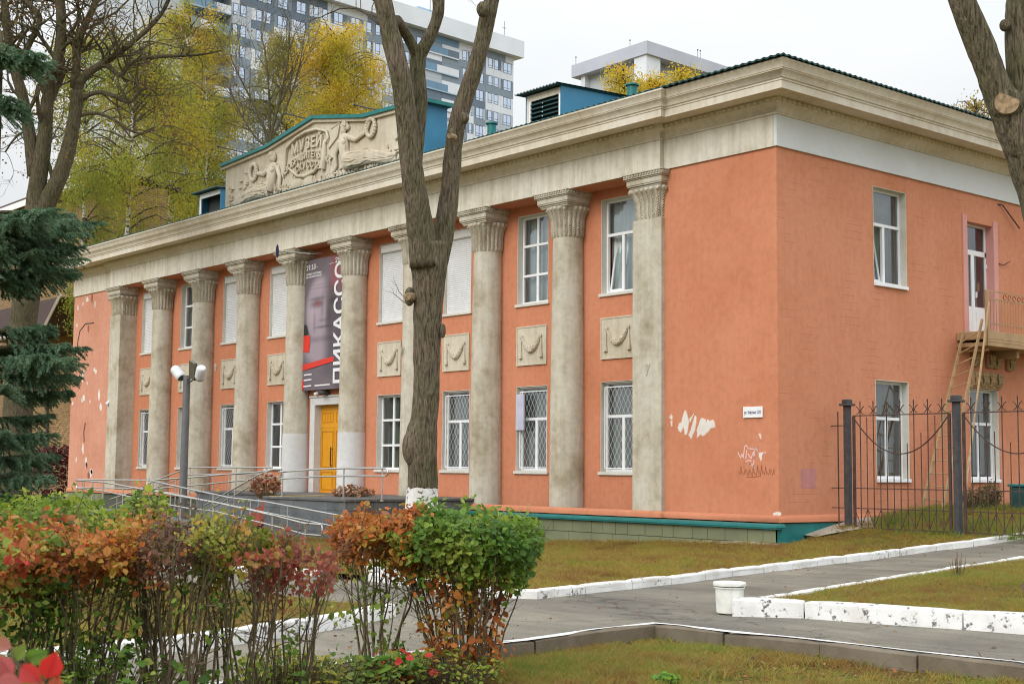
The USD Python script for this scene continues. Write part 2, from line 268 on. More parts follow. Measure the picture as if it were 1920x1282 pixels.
def T(x, y):
    x = np.atleast_1d(np.asarray(x, float)); y = np.atleast_1d(np.asarray(y, float)); sh = x.shape
    p = np.stack([np.clip(x.ravel(), -46, 28), np.clip(y.ravel(), -27, 42)], 1)
    return np.clip(_rbf(p), -1.2, .35).reshape(sh)
def T1(x, y): return float(T(x, y)[0])
def ray(u, v): return Fw + Rr*(u-960)/FPX - Ur*(v-641)/FPX
def at(u, v, ax, val):
    d = ray(u, v); return CAM + d*((val-CAM[ax])/d[ax])
def deep(u, v, D): return CAM + ray(u, v)*D
def G(u, v, off=0.):
    d = ray(u, v); t = 8.0
    for _ in range(60):
        p = CAM + d*t; z = T1(p[0], p[1]) + off
        tn = (z-CAM[2])/d[2] if d[2] < -1e-4 else t
        if not 2 < tn < 70: tn = min(max(tn, 2), 70)
        if abs(tn-t) < 1e-4: break
        t = .5*t + .5*tn
    return (CAM + d*t)[:2]
def Gs(pts, off=0.): return np.array([G(u, v, off) for u, v in pts])
def extend(line, a=0., b=0.):
    L = [np.asarray(p, float) for p in line]
    if a: d = L[0]-L[1]; L.insert(0, L[0]+d/np.linalg.norm(d)*a)
    if b: d = L[-1]-L[-2]; L.append(L[-1]+d/np.linalg.norm(d)*b)
    return np.array(L)
def sheet(poly, off, cell=.35, wob=0., seed=0):
    x0, y0, x1, y1 = poly.bounds; V, Fc, n = [], [], 0
    from shapely.prepared import prep
    pp = prep(poly)
    for x in np.arange(math.floor(x0/cell)*cell, x1, cell):
        for y in np.arange(math.floor(y0/cell)*cell, y1, cell):
            c = sbox(x, y, x+cell, y+cell)
            if pp.contains(c):
                V += [(x, y), (x+cell, y), (x+cell, y+cell), (x, y+cell)]; Fc += [(n, n+1, n+2), (n, n+2, n+3)]; n += 4
            elif pp.intersects(c):
                g = poly.intersection(c)
                for q in getattr(g, 'geoms', [g]):
                    if q.geom_type == 'Polygon' and q.area > 1e-6:
                        vv, ff = trimesh.creation.triangulate_polygon(q, engine='earcut')
                        a = vv[ff]; cr = (a[:, 1, 0]-a[:, 0, 0])*(a[:, 2, 1]-a[:, 0, 1])-(a[:, 1, 1]-a[:, 0, 1])*(a[:, 2, 0]-a[:, 0, 0])
                        ff = np.where((cr < 0)[:, None], ff[:, ::-1], ff)
                        V += [tuple(p) for p in vv]; Fc += [tuple(t+n) for t in ff]; n += len(vv)
    V = np.array(V); z = T(V[:, 0], V[:, 1]) + off
    if wob: z = z + wob*(meshkit.fbm(np.stack([V[:, 0]*1.1, V[:, 1]*1.1, np.zeros(len(V))], 1), 3, seed)-.5)*2
    m = trimesh.Trimesh(np.column_stack([V, z]), np.array(Fc), process=False); m.merge_vertices(digits_vertex=4); return m

def axis_(lo, hi, step):
    a = list(np.arange(lo, hi+1e-6, step)); d = step
    while a[-1] < 900: d *= 1.5; a.append(a[-1]+d)
    d = step
    while a[0] > -900: d *= 1.5; a.insert(0, a[0]-d)
    return np.array(a)
gx, gy = axis_(-44, 26, .5), axis_(-26, 40, .5)
GX, GY = np.meshgrid(gx, gy, indexing='ij'); GZ = T(GX, GY) - .13
GZ += .05*(meshkit.fbm(np.stack([GX*.9, GY*.9, GX*0], -1), 4, 3)-.5)
nx, ny = GX.shape; ii, jj = np.meshgrid(np.arange(nx-1), np.arange(ny-1), indexing='ij'); q = (ii*ny+jj)
gq = np.stack([q, q+ny, q+ny+1, q+1], -1).reshape(-1, 4)
obj('ground', (np.stack([GX, GY, GZ], -1).reshape(-1, 3), gq), M['turf_near'], smooth=True, kind='structure', label='mossy brownish ground around the museum')

# ---- lines of the paths, taken from the ground itself
k_far = extend(Gs([(690,1089),(760,1099),(888,1117),(969,1122),(1009,1123),(1127,1110),(1280,1093),(1349,1083.5),(1458,1070),(1565,1056),(1676,1043),(1750,1033),(1920,1010)]), 0, 9)
k_near = extend(Gs([(400,1281),(493,1264),(700,1230),(888,1208),(976,1199),(1110,1180),(1224,1167.5),(1280,1172.5),(1364,1182.5),(1522,1198),(1700,1219),(1920,1242)], .03), 9, 6)
k_isl_near = extend(Gs([(1372,1154),(1434,1156),(1508,1158),(1649,1169),(1800,1180),(1920,1189)]), 0, 7)
k_isl_far = extend(Gs([(1397,1131),(1511,1112),(1616,1095),(1797,1066),(1920,1047)], .05), 0, 8)
k_left_near = extend(Gs([(131,1245),(336,1224),(503,1199),(640,1177.5),(684,1168),(742,1156)]), 9, 0)
k_left_far = extend(Gs([(450,1110),(550,1121),(640,1130),(700,1137.5),(738,1143)], .04), 10, 0)
pathW = extend(Gs([(600,1082),(470,1074)]), 0, 14)
apoly = Polygon(list(k_near) + list(k_far[::-1]) + [tuple(p) for p in pathW] + [tuple(k_left_far[0]+np.array([-4, -3])), tuple(k_left_near[0]+np.array([-3, -3]))]).buffer(0)
obj('asphalt_path', sheet(apoly, 0., .4, .012, 4), M['asphalt'], smooth=True, kind='structure', label='patched grey asphalt path')
# lawns, a little above the path, behind their kerbs
lawn_far = Polygon(list(k_far) + [(30, 9), (14, 12), (1.0, 12), (.25, 2.0), (.25, -.12), (-10.0, -.1), (-10.0, -4.1), (-36.5, -4.1)] + [tuple(p) for p in pathW[::-1]]).buffer(0)
obj('lawn', sheet(lawn_far, .07, .4, .03, 5), M['turf_far'], smooth=True, kind='structure', label='olive brown lawn in front of the plinth')
lawn_right = Polygon(list(k_isl_near) + list(k_isl_far[::-1])).buffer(-.05)
lr = sheet(lawn_right, .06, .3, .03, 6)
obj('lawn', lr, M['turf_far'], smooth=True, kind='structure', label='olive brown lawn between the two paths on the right')
lawn_left = Polygon(list(k_left_near) + list(k_left_far[::-1])).buffer(-.05)
obj('lawn', sheet(lawn_left, .06, .4, .03, 7), M['turf_far'], smooth=True, kind='structure', label='strip of lawn behind the hedge')

# ---- kerbs: every stone is a part
def kerb(name, label, line, width, zb, zt, side, stone, mats, jitter=.008, seed=0):
    """stones laid end to end along the line, the body on the given side of it (+1 = left)"""
    r = np.random.default_rng(seed); L = LineString(line); par = thing(name, label, 'kerb', (*line[0], T1(*line[0])), group='kerbs along the paths', kind='structure')
    cuts = [0.]; marks = [L.project(Point(p)) for p in line[1:-1]]
    while cuts[-1] < L.length - .2:
        nx_ = cuts[-1] + stone*(.9 + .2*r.random())
        nm = [m for m in marks if cuts[-1]+.25 < m < nx_+.3]
        sharp = [m for m in nm if turn(L, m) > .25]
        cuts.append(min(sharp[0] if sharp else nx_, L.length))
    for a, b in zip(cuts[:-1], cuts[1:]):
        n = 7; ss = np.linspace(a+.008, b-.008, n); P = np.array([L.interpolate(s).coords[0] for s in ss])
        t = P[-1]-P[0]; t /= np.linalg.norm(t); nn = np.array([-t[1], t[0]])*side
        dz = (r.random()-.5)*2*jitter; dz2 = (r.random()-.5)*2*jitter; dn = (r.random()-.5)*jitter
        base = T(P[:, 0], P[:, 1])
        prof = [(0, zb), (0, zt-.03), (.012, zt-.008), (.04, zt), (width-.03, zt), (width-.005, zt-.02), (width, zb)]
        V = []
        for i in range(n):
            bl = .012*(1 if i in (0, n-1) else 0)
            for (o, z) in prof:
                top = z > zb
                wn = .005*(r.random()-.5) if top else 0
                V.append((*(P[i]+nn*(o+dn+wn)), base[i]+z-(bl if top and z > zt-.02 else 0)+(dz*(1-i/(n-1))+dz2*i/(n-1) if top else 0)+(.004*(r.random()-.5) if top else 0)))
        k = len(prof); Q = []
        for i in range(n-1):
            for j in range(k-1): Q.append((i*k+j, i*k+j+1, (i+1)*k+j+1, (i+1)*k+j))
        Fq = [t3 for q4 in Q for t3 in ((q4[0], q4[1], q4[2]), (q4[0], q4[2], q4[3]))]
        for i in (0, n-1): Fq += [(i*k, i*k+j, i*k+j+1) for j in range(1, k-1)]
        obj('kerb_stone', (np.array(V), np.array(Fq)), mats[r.integers(len(mats))], par, smooth=35)
def turn(L, s):
    a, b, c = (np.array(L.interpolate(max(0, min(L.length, s+d))).coords[0]) for d in (-.3, 0, .3))
    u, w = b-a, c-b; return abs(math.atan2(u[0]*w[1]-u[1]*w[0], u @ w))
kerb('kerb', 'long whitewashed kerb along the far side of the path below the museum lawn', k_far, .14, -.3, .125, 1, 1.0, [M['kerb'], M['kerb'], M['kerb_worn']], seed=1)
kerb('kerb', 'low worn kerb with bare grey face and white top edge nearest the viewer', k_near, .13, -.3, .03, -1, 1.0, [M['kerb_bare']], seed=2)
kerb('kerb', 'thick whitewashed kerb of large blocks running right from the white bucket', k_isl_near, .22, -.3, .2, 1, 1.9, [M['kerb'], M['kerb_worn']], .018, seed=3)
kerb('kerb', 'thin white kerb on the upper edge of the right hand lawn', k_isl_far, .12, -.3, .11, -1, 1.0, [M['kerb'], M['kerb_worn']], seed=4)
kerb('kerb', 'whitewashed kerb seen through the stems of the hedge', k_left_near, .14, -.3, .15, 1, 1.0, [M['kerb'], M['kerb'], M['kerb_worn']], seed=5)
kerb('kerb', 'thin white kerb on the back edge of the lawn strip behind the hedge', k_left_far, .1, -.3, .05, -1, 1.0, [M['kerb']], seed=6)
kerb('kerb', 'thin white kerb along the far edge of the path left of the red paving', pathW, .1, -.3, .11, -1, 1.0, [M['kerb']], seed=7)
# the whitewash that is left on top of the bare kerb
def topstrip(line, off, w, z):
    V = []; L = LineString(line); ss = np.arange(0, L.length, .06); r = np.random.default_rng(3)
    P = np.array([L.interpolate(s).coords[0] for s in ss]); t = np.gradient(P, axis=0); t /= np.linalg.norm(t, axis=1, keepdims=True); nn = np.stack([t[:, 1], -t[:, 0]], 1)
    base = T(P[:, 0], P[:, 1])
    w0 = off-.012+.008*r.random(len(P)); w1 = off + w*(.15+1.5*meshkit.noise(np.stack([ss*2.2, ss*0, ss*0], 1), 4)); dr = .02+.05*np.maximum(0, meshkit.noise(np.stack([ss*3.1, ss*0, ss*0+5], 1), 9)-.55)*(r.random(len(P)) > .3)
    rows = [np.column_stack([P+nn*w1[:, None], base+z+.006]), np.column_stack([P+nn*w0[:, None], base+z+.006]), np.column_stack([P+nn*(off-.022)[:, None] if np.ndim(off) else P+nn*(off-.02), base+z-dr])]
    V = np.stack(rows, 1); n = len(P); k = 3
    F_ = [((i*k+j), (i*k+j+1), ((i+1)*k+j+1), ((i+1)*k+j)) for i in range(n-1) for j in range(k-1)]
    return V.reshape(-1, 3), np.array(F_)
# ---------------------------------------------------------------- the museum
S, XP, LEN, YR = 3.2377, -3.784, 37.23, .685
ZE, ZF = 8.0, 8.71
MUS = thing('museum_building', 'two storey orange museum with pale half columns and sculpted pediment', 'museum', (-18.6, 8, -.9))
def colx(k): return XP - k*S           # 0 and 9 are the square pilasters
def bayx(k): return XP - (k-.5)*S      # bay 1 is the one nearest the right corner

# ---- walls with real openings
WW, WL0, WL1, WU0, WU1 = .62, .90, 3.16, 5.33, 7.74
holes_front = []
for b in range(1, 10):
    if b != 5:
        holes_front += [sbox(bayx(b)-WW, WL0, bayx(b)+WW, WL1), sbox(bayx(b)-WW, WU0, bayx(b)+WW, WU1)]
holes_front.append(sbox(bayx(5)-.82, .15, bayx(5)+.82, 2.98))
rec = Polygon([(colx(9)-.3, -.2), (colx(0)+.3, -.2), (colx(0)+.3, ZE+.02), (colx(9)-.3, ZE+.02)]).difference(unary_union(holes_front))
obj('wall', MB().poly(rec, YR, YR+.34), M['orange_recess'], MUS, label='deep orange wall between the columns')
xr, xl = colx(0)+.45, colx(9)-.45
obj('wall', MB().poly([(xr, 0), (-.004, 0), (-.004, ZE), (xr, ZE)], .12, .7), M['orange_front'], MUS, label='plain orange end wall with peeled patch and graffiti')
obj('wall', MB().poly([(-LEN, 0), (xl, 0), (xl, ZE), (-LEN, ZE)], .12, .7), M['orange_pale'], MUS, label='faded pinkish end wall at the far left')
DEPTH = 17.0
side_holes = [sbox(3.62, .80, 4.93, 3.10), sbox(7.53, .80, 8.86, 3.08), sbox(3.62, 5.33, 4.95, 7.62), sbox(7.55, 4.46, 8.78, 7.28)]
sidep = Polygon([(.124, 0), (DEPTH, 0), (DEPTH, ZE), (.12, ZE)]).difference(unary_union(side_holes))
obj('wall', MB().poly(sidep, -.36, 0, 'yz'), M['orange_side'], MUS, label='orange side wall with fine cracks')
obj('wall', MB().box(-LEN, -LEN+.35, .7, DEPTH, 0, ZE), M['orange_pale'], MUS)
obj('wall', MB().box(-LEN+.35, -.36, DEPTH-.35, DEPTH, 0, ZE), M['orange_front'], MUS)
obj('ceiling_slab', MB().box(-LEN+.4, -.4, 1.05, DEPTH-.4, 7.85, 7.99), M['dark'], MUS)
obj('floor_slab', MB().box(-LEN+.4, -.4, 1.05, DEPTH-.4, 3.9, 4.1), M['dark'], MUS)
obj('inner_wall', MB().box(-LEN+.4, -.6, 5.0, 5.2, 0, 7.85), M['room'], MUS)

# ---- entablature and cornice, mitred round the corner
JR, JL = colx(0)+.49, colx(9)-.49
def sweep(prof, path):
    """prof: (out, z); path: corner points (x, y, outward normals are to the right of travel)"""
    path = np.asarray(path, float); n = len(path); V = []
    for i in range(n):
        d0 = path[i]-path[i-1] if i else path[1]-path[0]; d1 = path[i+1]-path[i] if i < n-1 else d0
        n0 = np.array([d0[1], -d0[0]])/np.linalg.norm(d0); n1 = np.array([d1[1], -d1[0]])/np.linalg.norm(d1)
        m = n0+n1; m = m/(1+n0 @ n1)
        for o, z in prof: V.append((*(path[i]+m*o), z))
    k = len(prof); F_ = [(i*k+j, i*k+j+1, (i+1)*k+j+1, (i+1)*k+j) for i in range(n-1) for j in range(k-1)]
    F_ = [f[::-1] for f in F_]
    return np.array(V), np.array(F_)
PATH = [(-LEN, DEPTH), (-LEN, .07), (JL, .07), (JL, -.06), (JR, -.06), (JR, .07), (.05, .07), (.05, DEPTH)]
PF, PS = PATH[:7], [(.05, .07), (.05, DEPTH)]
fr = MB()
fr.box(JL, JR, -.06, 1.03, ZE, ZF); fr.box(-LEN-.02, JL-.002, .07, .72, ZE, ZF); fr.box(JR+.002, -.03, .07, .72, ZE, ZF)
obj('frieze', fr, M['frieze'], MUS, label='plain streaked plaster frieze')
obj('frieze', MB().box(-.028, .052, .075, DEPTH, ZE+.003, ZF-.002), M['white_band'], MUS, label='white painted frieze band on the side')
obj('soffit_board', MB().box(colx(9), colx(0), .0, YR-.003, ZE-.02, ZE-.003), M['orange_recess'], MUS)
prof_bed = [(0, ZF-.012), (.035, ZF-.012), (.035, ZF+.03), (.05, ZF+.03), (.05, ZF+.05), (.06, ZF+.07), (.075, ZF+.11), (.11, ZF+.15), (.17, ZF+.17), (.17, ZF+.175), (.205, ZF+.175), (.215, ZF+.19), (.215, ZF+.215), (.20, ZF+.225), (.2, ZF+.32)]
prof_cor = [(.2, 9.025), (.70, 9.005), (.70, 8.99), (.735, 8.99), (.735, 9.16), (.755, 9.165), (.755, 9.205), (.785, 9.215), (.80, 9.27), (.845, 9.33), (.885, 9.35), (.885, 9.37), (.90, 9.375), (.915, 9.43), (.965, 9.50), (.985, 9.515), (.985, 9.55), (.0, 9.555)]
obj('bed_moulding', sweep(prof_bed, PATH), M['cornice'], MUS, smooth=40)
obj('cornice', sweep(prof_cor, PATH), M['cornice'], MUS, smooth=40, label='deep projecting plaster cornice with stepped mouldings')
# egg and dart strip under the cornice
eg = MB(); ico = trimesh.creation.icosphere(1)
def eggs(p0, p1, nrm, z):
    p0, p1 = np.array(p0, float), np.array(p1, float); L_ = np.linalg.norm(p1-p0); n = int(L_/.17); d = (p1-p0)/L_
    for i in range(n):
        c = p0+d*(i+.5)*L_/n; R = np.array([[d[0], nrm[0], 0], [d[1], nrm[1], 0], [0, 0, 1]])
        V = (ico.vertices*np.array([.062, .035, .05])) @ R.T; eg.add(V+np.array([c[0]+nrm[0]*.203, c[1]+nrm[1]*.203, z]), ico.faces)
        e = c+d*.5*L_/n; a = np.array([[-.012, 0, .05], [.012, 0, .05], [.004, .03, -.02], [-.004, .03, -.02], [0, 0, -.05]])
        eg.add((a @ R.T)+np.array([e[0]+nrm[0]*.203, e[1]+nrm[1]*.203, z]), [(0, 1, 2), (0, 2, 3), (3, 2, 4)])
eggs((-LEN, .07), (JL, .07), (0, -1), ZF+.265); eggs((JL, -.06), (JR, -.06), (0, -1), ZF+.265); eggs((JR, .07), (.25, .07), (0, -1), ZF+.265); eggs((.05, .0), (.05, DEPTH), (1, 0), ZF+.265)
obj('egg_and_dart_strip', eg, M['cornice'], MUS, smooth=True, kind='stuff')

# ---- roof: low hipped sheet metal with a corrugated eaves edge
EV, ZR = 1.04, 9.565
def roof_face(p0, p1, inward, rise, run):
    p0, p1, inward = (np.array(a, float) for a in (p0, p1, inward)); L_ = np.linalg.norm(p1-p0); n = int(L_/.045); d = (p1-p0)/L_
    ss = np.linspace(0, L_, n); wv = .016*np.sin(ss*2*np.pi/.19)+.012*(meshkit.noise(np.stack([ss*.7, ss*0, ss*0], 1), 2)-.5)
    V = []
    for f_ in (0, .03, 1.0):
        for s, w in zip(ss, wv):
            hip = run*f_; s2 = min(max(s, hip), L_-hip); c = p0+d*s2+inward*run*f_
            V.append((*c, ZR+.03+rise*f_+w*(1-f_*.5)))
    for s, w in zip(ss, wv): V.append((*(p0+d*s+inward*.01), ZR-.006+w))
    rows = [3, 0, 1, 2]; F_ = []
    for a, b in zip(rows[:-1], rows[1:]):
        for i in range(n-1): F_.append((a*n+i, a*n+i+1, b*n+i+1, b*n+i))
    return np.array(V), np.array(F_)
hw = (DEPTH+1.0+EV)/2
x0r, x1r, y0r, y1r = -LEN-EV+.05, .05+EV, -EV+.03, DEPTH+1.0
RISE = hw*.195
roof = MB(); roof.add(*roof_face((x0r, y0r), (x1r, y0r), (0, 1), RISE, hw)); roof.add(*roof_face((x1r, y0r), (x1r, y1r), (-1, 0), RISE, hw)); roof.add(*roof_face((x1r, y1r), (x0r, y1r), (0, -1), RISE, hw)); roof.add(*roof_face((x0r, y1r), (x0r, y0r), (1, 0), RISE, hw))
obj('roof', roof, M['tealdark'], MUS, label='dark green corrugated sheet metal roof')
def roofz(y): return ZR+.03+RISE*(y-y0r)/hw

# ---- columns
def shaft_r(z): return .447-.052*max(0, (z-.6)/6.2)**1.3
ZC0 = 6.86
def capital(square):
    """bell with tall leaf strips, each strip ribbed like herring-bone; square for the pilasters"""
    NZ, NA = 26, 168; V = []
    for i in range(NZ+1):
        t = i/NZ; z = ZC0 + t*.76
        bell = .405+.03*t+.13*max(0, t-.55)**1.6/.45**1.6
        for j in range(NA):
            a = 2*np.pi*j/NA; lob = abs(math.sin(a*12)); env = min(1, (1-t)*9)*min(1, t*12+.35)
            rib = .012*math.sin((t*14+(abs(((a*24/(2*np.pi)) % 2)-1)*1.6))*2*np.pi)
            r = bell+env*(.040*lob**.8+1.9*rib*lob)-.012
            tip = .05*max(0, 1-abs(t-.93)/.08)*lob
            r += tip
            if square:
                c, s = math.cos(a), math.sin(a); k = (abs(c)**9+abs(s)**9)**(-1/9); r = r*k*.99
            V.append((r*math.cos(a), r*math.sin(a), z))
    F_ = [(i*NA+j, i*NA+(j+1) % NA, (i+1)*NA+(j+1) % NA, (i+1)*NA+j) for i in range(NZ) for j in range(NA)]
    return np.array(V), np.array(F_)
CAP_R, CAP_S = capital(False), capital(True)
def abacus(cx, cy, mb):
    # neck cyma, plain block, ornamented top moulding
    for (h, z0, z1) in ((.50, 7.60, 7.64), (.525, 7.64, 7.685), (.56, 7.685, 7.72)): mb.bbox(cx-h, cx+h, cy-h, cy+h, z0, z1, .012)
    mb.bbox(cx-.575, cx+.575, cy-.575, cy+.575, 7.72, 7.845, .008); mb.bbox(cx-.60, cx+.60, cy-.60, cy+.60, 7.845, 7.875, .006); mb.bbox(cx-.635, cx+.635, cy-.635, cy+.635, 7.875, 7.90, .006); mb.bbox(cx-.66, cx+.66, cy-.66, cy+.66, 7.965, 8.0-.004, .008); mb.bbox(cx-.625, cx+.625, cy-.625, cy+.625, 7.90, 7.965, .004)
    for i in range(14):
        o = -.585+i*.09
        for (dx, dy) in ((o, -.63), (.63, o), (-.63, o)): mb.ell((cx+dx, cy+dy, 7.932), (.034, .034, .03), 1)
for k in range(10):
    x = colx(k)
    if k in (0, 9):
        p = obj('pilaster', MB().bbox(x-.47, x+.47, 0, YR+.1, -.02, ZC0+.02, .012), M['stone'], MUS, label='square plaster pilaster at the %s end of the colonnade' % ('right' if k == 0 else 'left'))
        cy = .47; capv = CAP_S[0]*np.array([1.05, 1.05, 1])
    else:
        prof = [(shaft_r(z), z) for z in np.linspace(-.02, ZC0+.02, 22)]
        mb = MB().lathe(prof, 40, (x, .47, 0))
        p = obj('column', mb, M['stone'], MUS, smooth=True, label='round plaster half column with white painted foot beside the entrance' if k in (4, 5) else None)
        if k in (4, 5):
            obj('painted_foot', MB().lathe([(shaft_r(z)+.004, z) for z in np.linspace(.1, 2.05, 8)] + [(shaft_r(2.05)-.01, 2.052)], 40, (x, .47, 0)), M['whitewash'], p, smooth=40)
        cy = .47; capv = CAP_R[0]
    obj('capital', (capv+np.array([x, cy, 0]), CAP_R[1]), M['stone'], p, smooth=50)
    ab = MB(); abacus(x, cy, ab); obj('abacus', ab, M['stone'], p)

# ---- windows
def placer(kind, c):
    if kind == 'front': return lambda v: np.stack([c+v[:, 0], YR+v[:, 1], v[:, 2]], 1)
    return lambda v: np.stack([-v[:, 1], c+v[:, 0], v[:, 2]], 1)
def window(kind, c, w, z0, z1, style, inner='room', proud=.0, label=None):
    P = placer(kind, c); d0 = .17; h = w/2
    fr_ = MB(); t = .065; fd = (d0, d0+.07)
    fr_.box(-h+.012, -h+t, *fd, z0+.03, z1-.01); fr_.box(h-t, h-.012, *fd, z0+.03, z1-.01); fr_.box(-h+t, h-t, *fd, z0+.03, z0+.03+t); fr_.box(-h+t, h-t, *fd, z1-.01-t, z1-.01)
    H = z1-z0; mv = lambda x, a, b, tt=.035: fr_.box(x-tt, x+tt, fd[0]+.003, fd[1]-.003, a, b); mh = lambda z, a, b, tt=.035: fr_.box(a, b, fd[0]-.003, fd[1]+.003, z-tt, z+tt)
    a, b = z0+.03+t, z1-.01-t
    if style in ('grille', 'modern', 'tilt'):
        zt = z0+H*(.62 if style != 'tilt' else .63); mh(zt, -h+t, h-t); mv(0 if style != 'tilt' else -.02, a, zt-.035, .045)
    elif style in ('three', 'grid'):
        mv(0, a, b, .04)
        for q_ in (1/3, 2/3): mh(z0+H*q_, -h+t, h-t, .032)
    if kind == 'front' and style == 'shutter': pass
    fp = obj('window', fr_.map(P), M['frame'], MUS, label=label)
    # reveal lining and sill
    rv = MB(); dd = d0-.002 if style != 'shutter' else .10
    rv.box(-h+.001, -h+.012, -.006, dd, z0, z1); rv.box(h-.012, h-.001, -.006, dd, z0, z1); rv.box(-h+.012, h-.012, -.006, dd, z1-.011, z1-.001)
    obj('reveal', rv.map(P), M['reveal'], fp)
    ex = .06 if kind == 'front' else .0
    obj('sill', MB().add(*(lambda m: (m.vertices, m.faces))(MB().bbox(-h-ex, h+ex, -.055, d0+.02, z0-.05, z0+.028, .008).mesh())).map(P), M['frame'] if kind == 'side' else M['reveal'], fp)
    if style == 'shutter':
        sl = MB(); n = int((H-.26)/.058); zz = z0+.03
        for i in range(n):
            za, zb = zz+i*.058, zz+(i+1)*.058
            V = [(x, y, z) for x in (-h+.05, h-.05) for (y, z) in ((.135, za), (.118, za+.012), (.118, zb-.014), (.132, zb))]
            sl.add(V, [(0, 1, 5, 4), (1, 2, 6, 5), (2, 3, 7, 6)])
        obj('shutter', sl.map(P), M['shutter'], fp, label='white roller shutter, closed')
        obj('shutter_box', MB().bbox(-h+.012, h-.012, .02, .16, z1-.25, z1-.014, .02).map(P), M['frame'], fp)
        obj('shutter_rail', MB().box(-h+.012, -h+.05, .105, .16, z0+.03, z1-.25).box(h-.05, h-.012, .105, .16, z0+.03, z1-.25).map(P), M['frame'], fp)
        return fp
    gl = MB(); gd = d0+.035
    if style == 'tilt':
        zt = z0+H*.63
        gl.add([(-h+t, gd, zt), (h-t, gd, zt), (h-t, gd, b), (-h+t, gd, b)], [(0, 1, 2, 3)]); gl.add([(-.02, gd, a), (h-t, gd, a), (h-t, gd, zt), (-.02, gd, zt)], [(0, 1, 2, 3)])
    else:
        gl.add([(-h+.03, gd, z0+.05), (h-.03, gd, z0+.05), (h-.03, gd, z1-.03), (-h+.03, gd, z1-.03)], [(0, 1, 2, 3)])
    obj('pane', gl.map(P), M['glass'], fp)
    if style == 'tilt':
        # the narrow sash tips into the room at its top
        sa = MB(); x0_, x1_ = -h+t+.004, -.07; zt = z0+H*.63-.04
        sa.box(x0_, x0_+.05, 0, .05, 0, zt-a).box(x1_-.05, x1_, 0, .05, 0, zt-a).box(x0_+.05, x1_-.05, 0, .05, 0, .05).box(x0_+.05, x1_-.05, 0, .05, zt-a-.05, zt-a)
        ca, sn = math.cos(.16), math.sin(.16)
        tip = lambda v: np.stack([v[:, 0], d0+.06+v[:, 1]*ca+v[:, 2]*sn, a+.01+v[:, 2]*ca-v[:, 1]*sn], 1)
        obj('sash', sa.map(tip).map(P), M['frame'], fp, label='sash tilted open')
        obj('sash_pane', MB().add([(x0_+.04, .02, .04), (x1_-.04, .02, .04), (x1_-.04, .02, zt-a-.04), (x0_+.04, .02, zt-a-.04)], [(0, 1, 2, 3)]).map(tip).map(P), M['glass'], fp)
    if inner in ('curtain', 'net'):
        xs = np.linspace(-h-.05, h+.05, 60); ys = .42+.03*np.sin(xs*38)+.02*np.sin(xs*17+c)
        V = np.concatenate([np.stack([xs, ys, np.full(60, z0-.1)], 1), np.stack([xs, ys, np.full(60, z1+.1)], 1)])
        obj('curtain', MB().add(V, [(i, i+1, 61+i, 60+i) for i in range(59)]).map(P), M['curtain' if inner == 'curtain' else 'net'], fp, smooth=True)
    if style == 'grille':
        gr = MB(); yb = .045; x0_, x1_, za, zb = -h+.10, h-.06, z0+.12, z1-.14; p_ = .15; sl_ = 1.9
        gr.box(x0_, x1_, yb-.008, yb+.008, za-.012, za+.012).box(x0_, x1_, yb-.008, yb+.008, zb-.012, zb+.012).box(x0_-.012, x0_+.012, yb-.008, yb+.008, za, zb).box(x1_-.012, x1_+.012, yb-.008, yb+.008, za, zb)
        gr.box(x0_, x1_, yb-.007, yb+.007, zb+.10, zb+.118)
        rect = sbox(x0_, za, x1_, zb)
        for sg in (1, -1):
            for q_ in np.arange(-4, 8, p_):
                ln = LineString([(x0_+q_-3, za-3*sl_*sg+(0 if sg > 0 else 0)), (x0_+q_+3, za+3*sl_*sg)]).intersection(rect)
                if ln.is_empty or ln.length < .05: continue
                (xa, zaa), (xb, zbb) = ln.coords[0], ln.coords[-1]; d = np.array([xb-xa, zbb-zaa]); d /= np.linalg.norm(d); nn = np.array([-d[1], d[0]])*.0032
                yq = yb+(.003 if sg > 0 else -.003)
                gr.add([(xa+nn[0], yq, zaa+nn[1]), (xb+nn[0], yq, zbb+nn[1]), (xb-nn[0], yq, zbb-nn[1]), (xa-nn[0], yq, zaa-nn[1])], [(0, 1, 2, 3)])
        obj('window_grille', gr.map(P), M['frame'], fp, label='pale metal lattice grille')
    return fp
low = {1: 'grille', 2: 'grille', 3: 'grille', 4: 'three', 6: 'three', 7: 'grille', 8: 'three', 9: 'grille'}
upp = {1: 'tilt', 2: 'grid', 3: 'shutter', 4: 'shutter', 6: 'shutter', 7: 'shutter', 8: 'three', 9: 'shutter'}
for b in range(1, 10):
    if b == 5: continue
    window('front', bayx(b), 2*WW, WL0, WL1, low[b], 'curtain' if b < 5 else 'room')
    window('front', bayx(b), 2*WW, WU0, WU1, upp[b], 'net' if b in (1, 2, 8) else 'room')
obj('notice_board', MB().bbox(bayx(2)-.62, bayx(2)-.30, YR-.03, YR+.03, 2.0, 2.95, .01), plain('lilac_board', (.46, .47, .58), .6), MUS, label='pale lilac board fixed over the left of a grille window')
window('side', 4.275, 1.31, .80, 3.10, 'modern', 'curtain'); window('side', 8.195, 1.33, .80, 3.08, 'modern', 'curtain')
window('side', 4.285, 1.33, 5.33, 7.62, 'tilt', 'curtain')

